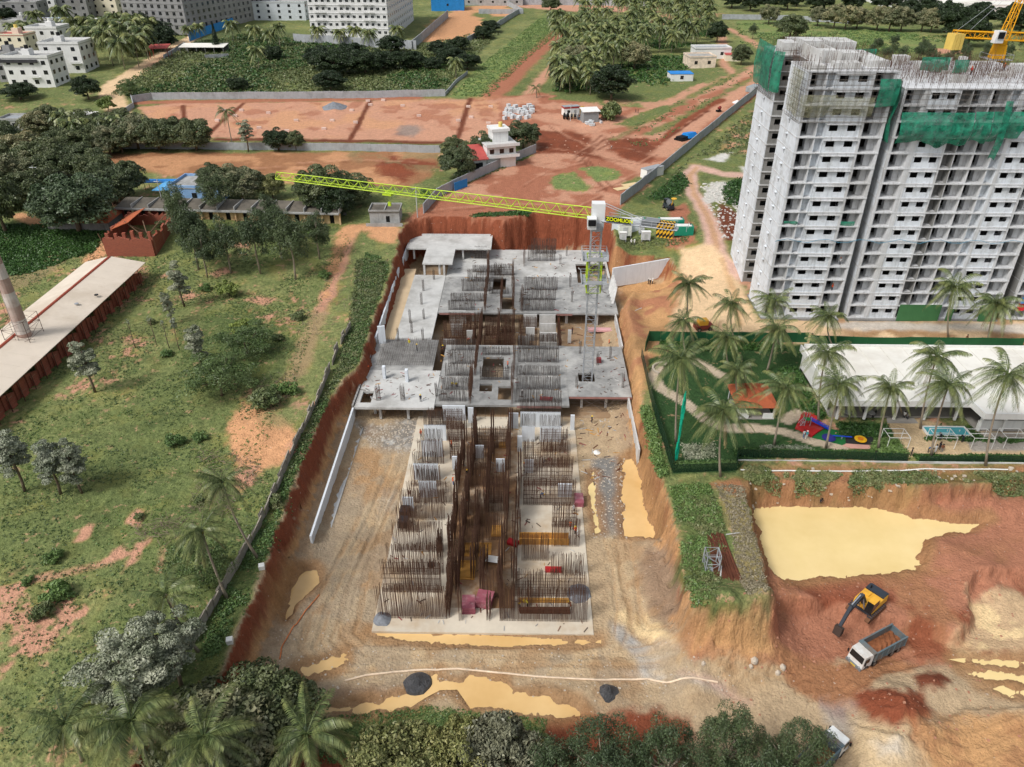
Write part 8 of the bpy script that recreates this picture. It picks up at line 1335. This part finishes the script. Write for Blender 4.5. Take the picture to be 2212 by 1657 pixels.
ST = mat('pale_stone', (186,174,158), .9, .2, 2); stones('broken stone in left gap of the pit', [(768,918),(905,905),(912,965),(870,985),(800,960)], 700, .06, .22, ST); stones('stones along the haul track', [(620,1330),(760,1400),(1300,1400),(1600,1440),(1600,1500),(700,1520),(560,1470)], 700, .04, .16, ST); stones('stones in the right hand gap', [(1272,985),(1350,985),(1360,1165),(1282,1165)], 420, .05, .18, ST); stones('stones over the red excavation', [(1670,1255),(2200,1250),(2200,1640),(1850,1640),(1500,1480),(1500,1400)], 300, .05, .2, mat('pink_stone', (170,122,98), .9, .2, 2)); stones('stones and litter on the terrace', [(1610,1012),(2212,1010),(2212,1060),(1615,1060)], 160, .08, .35, ST); stones('rubble beside the winding track', [(1510,400),(1560,392),(1600,440),(1590,510),(1560,520),(1530,450)], 420, .1, .5, mat('white_rubble', (206,202,196), .9, .15, 2)); stones('rubble on deep red ground', [(1160,285),(1440,285),(1430,400),(1180,400)], 70, .12, .4, mat('pale_rubble', (186,150,128), .9, .15, 2))
for k, (u, v, s_) in enumerate([(1630,1425,.55),(1622,1438,.35),(1690,1440,.5),(1680,1452,.4),(1520,1432,.35)]): tag(heap('boulder', ['largest white boulder by the haul track', 'small boulder under the largest', 'pale boulder right of the pair', 'small boulder below the pale one', 'small boulder at mound foot'][k], 'boulder', u, v, None, s_, s_*1.1, ST, 10), ['largest white boulder by the haul track', 'small boulder under the largest', 'pale boulder right of the pair', 'small boulder below the pale one', 'small boulder at mound foot'][k], 'boulder')
# yard goods behind the pit
GENM = mat('generator_green', (20,130,104), .5, .08, .6)
for k, (u, v, w, d, h, lb) in enumerate([(1362,492,8,2.4,2.6,'green generator left of striped counterweights'),(1448,492,7,2.4,2.6,'green generator behind, right of counterweights'),(1460,508,9,2.6,2.8,'largest green generator at yard front')]): q = G(u, v); o = thing('generator', lb, 'generator', tuple(q), R(2), 'generators in the yard'); MB().box(-w/2, w/2, -d/2, d/2, .3, h).build('canopy', GENM, o); MB().box(-w/2+.2, w/2-.2, -d/2+.2, d/2-.2, 0, .29).build('skid', BLKP, o); MB().box(-w/2+.5, w/2-.5, -d/2+.4, d/2-.4, h+.01, h+.15).build('roof_panel', WHITE, o); MB().cyl(w/2-.8, 0, h+.15, h+.7, .12, 8).build('exhaust', BLKP, o); MB().box(-w/2+.6, -w/2+1.8, -d/2-.03, -d/2, .8, h-.5).build('vent_grille', BLKP, o)
for k, (u, v, w, d, h, lb) in enumerate([(1348,508,3.4,3.6,3.6,'white site cabin left of generators'),(1345,520,1.8,1,2.4,'grey control cabinet before white cabin'),(1394,520,2.4,1.2,2.6,'grey control cabinet on legs'),(1385,505,1.4,1.2,2.2,'pale blue cabinet behind legged one')]): q = G(u, v); o = thing('site_cabin' if k == 0 else 'control_cabinet', lb, 'cabin' if k == 0 else 'cabinet', tuple(q), R(3)); MB().box(-w/2, w/2, -d/2, d/2, .4, h).build('body', mat('cabin_white', (214,218,208), .6, .06) if k == 0 else mat('cabinet_grey', (196,198,200), .5, .05), o); MB().box(-w/2-.1, w/2+.1, -d/2-.1, d/2+.1, h, h+.12).build('roof', WHITE, o); [MB().box(a-.08, a+.08, d_-.08, d_+.08, -.2, .4).build('leg', STEEL, o) for a in (-w/2+.1, w/2-.1) for d_ in (-d/2+.1, d/2-.1)]; MB().box(-w*.2, w*.2, -d/2-.03, -d/2, .6, h*.8).build('door', mat('door_grey', (176,180,178), .5), o)
for k, (u, v) in enumerate([(1345,408),(1362,400)]): q = G(u, v); tag(MB().cbox(q.x, q.y, q.z+.15, 5.5, 2.6, .15, .5).build('plank_pallet', mat('pale_wood', (214,190,146), .8, .1, 1)), ['pale timber deck beside wall end, lower', 'pale timber deck beside wall end, upper'][k], 'timber')
# precast blocks, drums, sheds on the red ground
random.seed(53); BLKM = MB().box(-.9,.9,-.7,.7,0,1.6).mesh('block', mat('precast', (196,200,202), .85, .1, .8)); 
for k in range(46):
    u, v = random.uniform(1090, 1152), random.uniform(232, 252)
    if k > 36: u, v = random.uniform(1082, 1145), random.uniform(254, 262)
    q = G(u, v); o = link('precast_block', BLKM, None, (q.x, q.y, q.z-.1), random.uniform(0, 3)); o.scale = (random.uniform(.7, 1.1),)*3; tag(o, 'grey precast block in the pile beside the red plots', 'block', 'precast blocks piled on red ground')
for k in range(14): q = G(random.uniform(1265, 1300), random.uniform(262, 272)); o = link('precast_block', BLKM, None, (q.x, q.y, q.z-.1), random.uniform(0, 3)); o.scale = (.6,)*3; tag(o, 'pale block in the small pile before the tin shed', 'block', 'blocks before the tin shed')
q = G(1232, 250); o = thing('site_office', 'white cabin with red stripe beside cable drums', 'cabin', tuple(q), .3); MB().box(-3.4,3.4,-1.6,1.6,.4,3.2).build('body', WHITE, o); MB().box(-3.45,3.45,-1.65,1.65,3.2,3.9).build('red_stripe', mat('stripe_red', (170,60,56)), o); MB().box(-3.5,3.5,-1.7,1.7,3.9,4.0).build('roof', STEEL, o); MB().box(-2,-.8,-1.63,-1.6,1.4,2.6).build('window', GLASS, o); MB().box(1,2,-1.63,-1.6,.4,2.6).build('door', CONC, o)
q = G(1273, 262); o = thing('tin_shed', 'grey tin shed with white roof beside round bush', 'shed', tuple(q), .2); MB().box(-3.2,3.2,-2.4,2.4,-.2,4.2).build('wall', mat('tin_grey', (140,146,148), .5, .1, 1), o); MB().hexa([(-3.7,-2.9,4.2),(3.7,-2.9,4.2),(3.7,2.9,4.9),(-3.7,2.9,4.9),(-3.7,-2.9,4.35),(3.7,-2.9,4.35),(3.7,2.9,5.05),(-3.7,2.9,5.05)]).build('roof', WHITE, o)
def drum(lb, u, v, r, mt, rz): q = G(u, v); o = thing('cable_drum', lb, 'cable drum', (q.x, q.y, q.z+r), rz); [MB().bar((0,y,0),(0,y+.15,0),r,16,None,True).build('flange', mt, o) for y in (-.8,.65)]; MB().bar((0,-.65,0),(0,.65,0),r*.55,12,None,True).build('core', BLKP, o)
YD = mat('drum_yellow', (222,172,40), .6); drum('big yellow cable drum behind the others', 1258, 248, 1.7, YD, .2); drum('black cable drum, leftmost', 1222, 258, 1.3, BLKP, 1.2); drum('white cable drum beside black one', 1228, 256, 1.2, WHITE, 1.2); drum('cream cable drum third in line', 1236, 257, 1.2, mat('drum_cream', (220,206,170)), 1.2); drum('white cable drum fourth in line', 1244, 257, 1.2, WHITE, 1.2)
q = G(1482, 300); o = thing('pipe_pile', 'black pipes stacked under bright blue tarpaulin by wall', 'pipes', tuple(q), R(42)); [MB().bar((-5, -1.6+.8*k, .4), (5.5, -1.6+.8*k, .4), .38, 8, None, True).build('pipe', BLKP, o) for k in range(5)]; [MB().bar((-4.6, -1.2+.8*k, 1.1), (5, -1.2+.8*k, 1.1), .38, 8, None, True).build('pipe', BLKP, o) for k in range(4)]; MB().hexa([(-1,-2.2,.6),(4.4,-2.2,.6),(4.4,2.2,.6),(-1,2.2,.6),(-.8,-1.2,2.2),(4,-1.2,2.2),(4,1.2,1.9),(-.8,1.2,2.2)]).build('tarpaulin', mat('blue_tarp', (30,130,210)), o)
stack('panel_stack', 'grey panel stack beside the wall near tower', 'stack', 1628, 196, None, 4, 9, 5, .45, mat('panel_grey', (150,158,160), .7), R(-40), 'panel'); heap('cement_bags', 'white sacks beside the wall below panel stack', 'sacks', 1592, 222, None, 2.2, 1.2, WHITE, 9); q = G(1552, 242); o = thing('mixer', 'small dark red mixer beside wall', 'mixer', tuple(q), .4); MB().bar((0,0,1.2),(.8,0,2.2),.9,10,.5,True).build('drum', mat('mixer_red', (120,44,40)), o); MB().box(-1,1,-.7,.7,.2,.8).build('frame', BLKP, o)
tag(MB().box(-4, 4, -1.4, 1.4, -.2, 2.8).build('white_container', WHITE), 'white storage box against the long wall', 'container'); o = bpy.data.objects['white_container']; q = G(1408, 380); o.location = q; o.rotation_euler.z = R(38); MB().box(-4.1, 4.1, -1.5, 1.5, 2.81, 2.95).build('roof', STEEL, o)
b = W2([(985,412),(1012,402)]); run_fence('blue_sheet', 'blue sheet patch on the pale wall', [(b[0][0]-.3, b[0][1]-.4), (b[1][0]-.3, b[1][1]-.4)], 2.6, mat('blue_sheet2', (40,130,200)), 3, th=.1)
# felled branches and litter on the field
random.seed(59)
def branches(label, pts, n_, L0, mt): 
    poly = GL(pts); b = MB(); xs = [p[0] for p in poly]; ys = [p[1] for p in poly]
    for k in range(n_):
        x, y = random.uniform(min(xs), max(xs)), random.uniform(min(ys), max(ys)); a_ = random.uniform(0, 6.28); L = L0*random.uniform(.4, 1)
        if sdf(poly, np.array([x]), np.array([y]))[0] > 0: continue
        z = gz(x, y); b.bar((x, y, z+random.uniform(.05, .5)), (x+L*math.cos(a_), y+L*math.sin(a_), z+random.uniform(.0, .9)), .035, 3)
    tag(b.build('brushwood', mt), label, 'branches', kind='stuff')
TW_ = mat('dry_twigs', (128,112,98), .9, .2, 2)
for a in [('dry brushwood on the field above lower palms', [(430,960),(560,1000),(560,1060),(430,1040)], 260, 1.6), ('dry brushwood beside middle palm', [(420,1050),(520,1060),(500,1120),(400,1110)], 200, 1.6), ('felled branches by the copse', [(600,700),(760,560),(800,600),(690,740)], 260, 2.4), ('dry brushwood in the middle of field', [(290,1120),(420,1130),(400,1170),(300,1170)], 160, 1.6), ('twigs below thorn bush', [(560,830),(650,800),(640,860),(560,880)], 160, 1.4)]: branches(*a, TW_)
for k, (u, v) in enumerate([(566,1228),(497,1388)]): q = G(u, v); tag(MB().cbox(q.x, q.y, q.z+.3, .8, .8, .8, .3).build('white_sack', WHITE), ['white sack beside broken wall at pit edge, upper', 'white sack on the pit edge, lower'][k], 'sack')
# plot marker stones on the red plots
MS = MB().box(-.9,.9,-.5,.5,0,.9).mesh('marker_stone', mat('marker', (214,190,178), .8, .1))
for (u, v) in [(485,240),(522,240),(508,252),(718,262),(795,220),(828,218),(768,266),(800,228),(580,246),(470,262),(1012,232),(1060,232),(1055,268),(1018,255),(990,262),(700,280),(640,262),(870,230),(905,252),(760,240),(560,278),(620,285)]: q = G(u, v); o = link('plot_marker', MS, None, (q.x, q.y, q.z-.1), random.uniform(-.2, .2)); tag(o, 'small pale marker stone on the red plots', 'marker', 'plot marker stones')
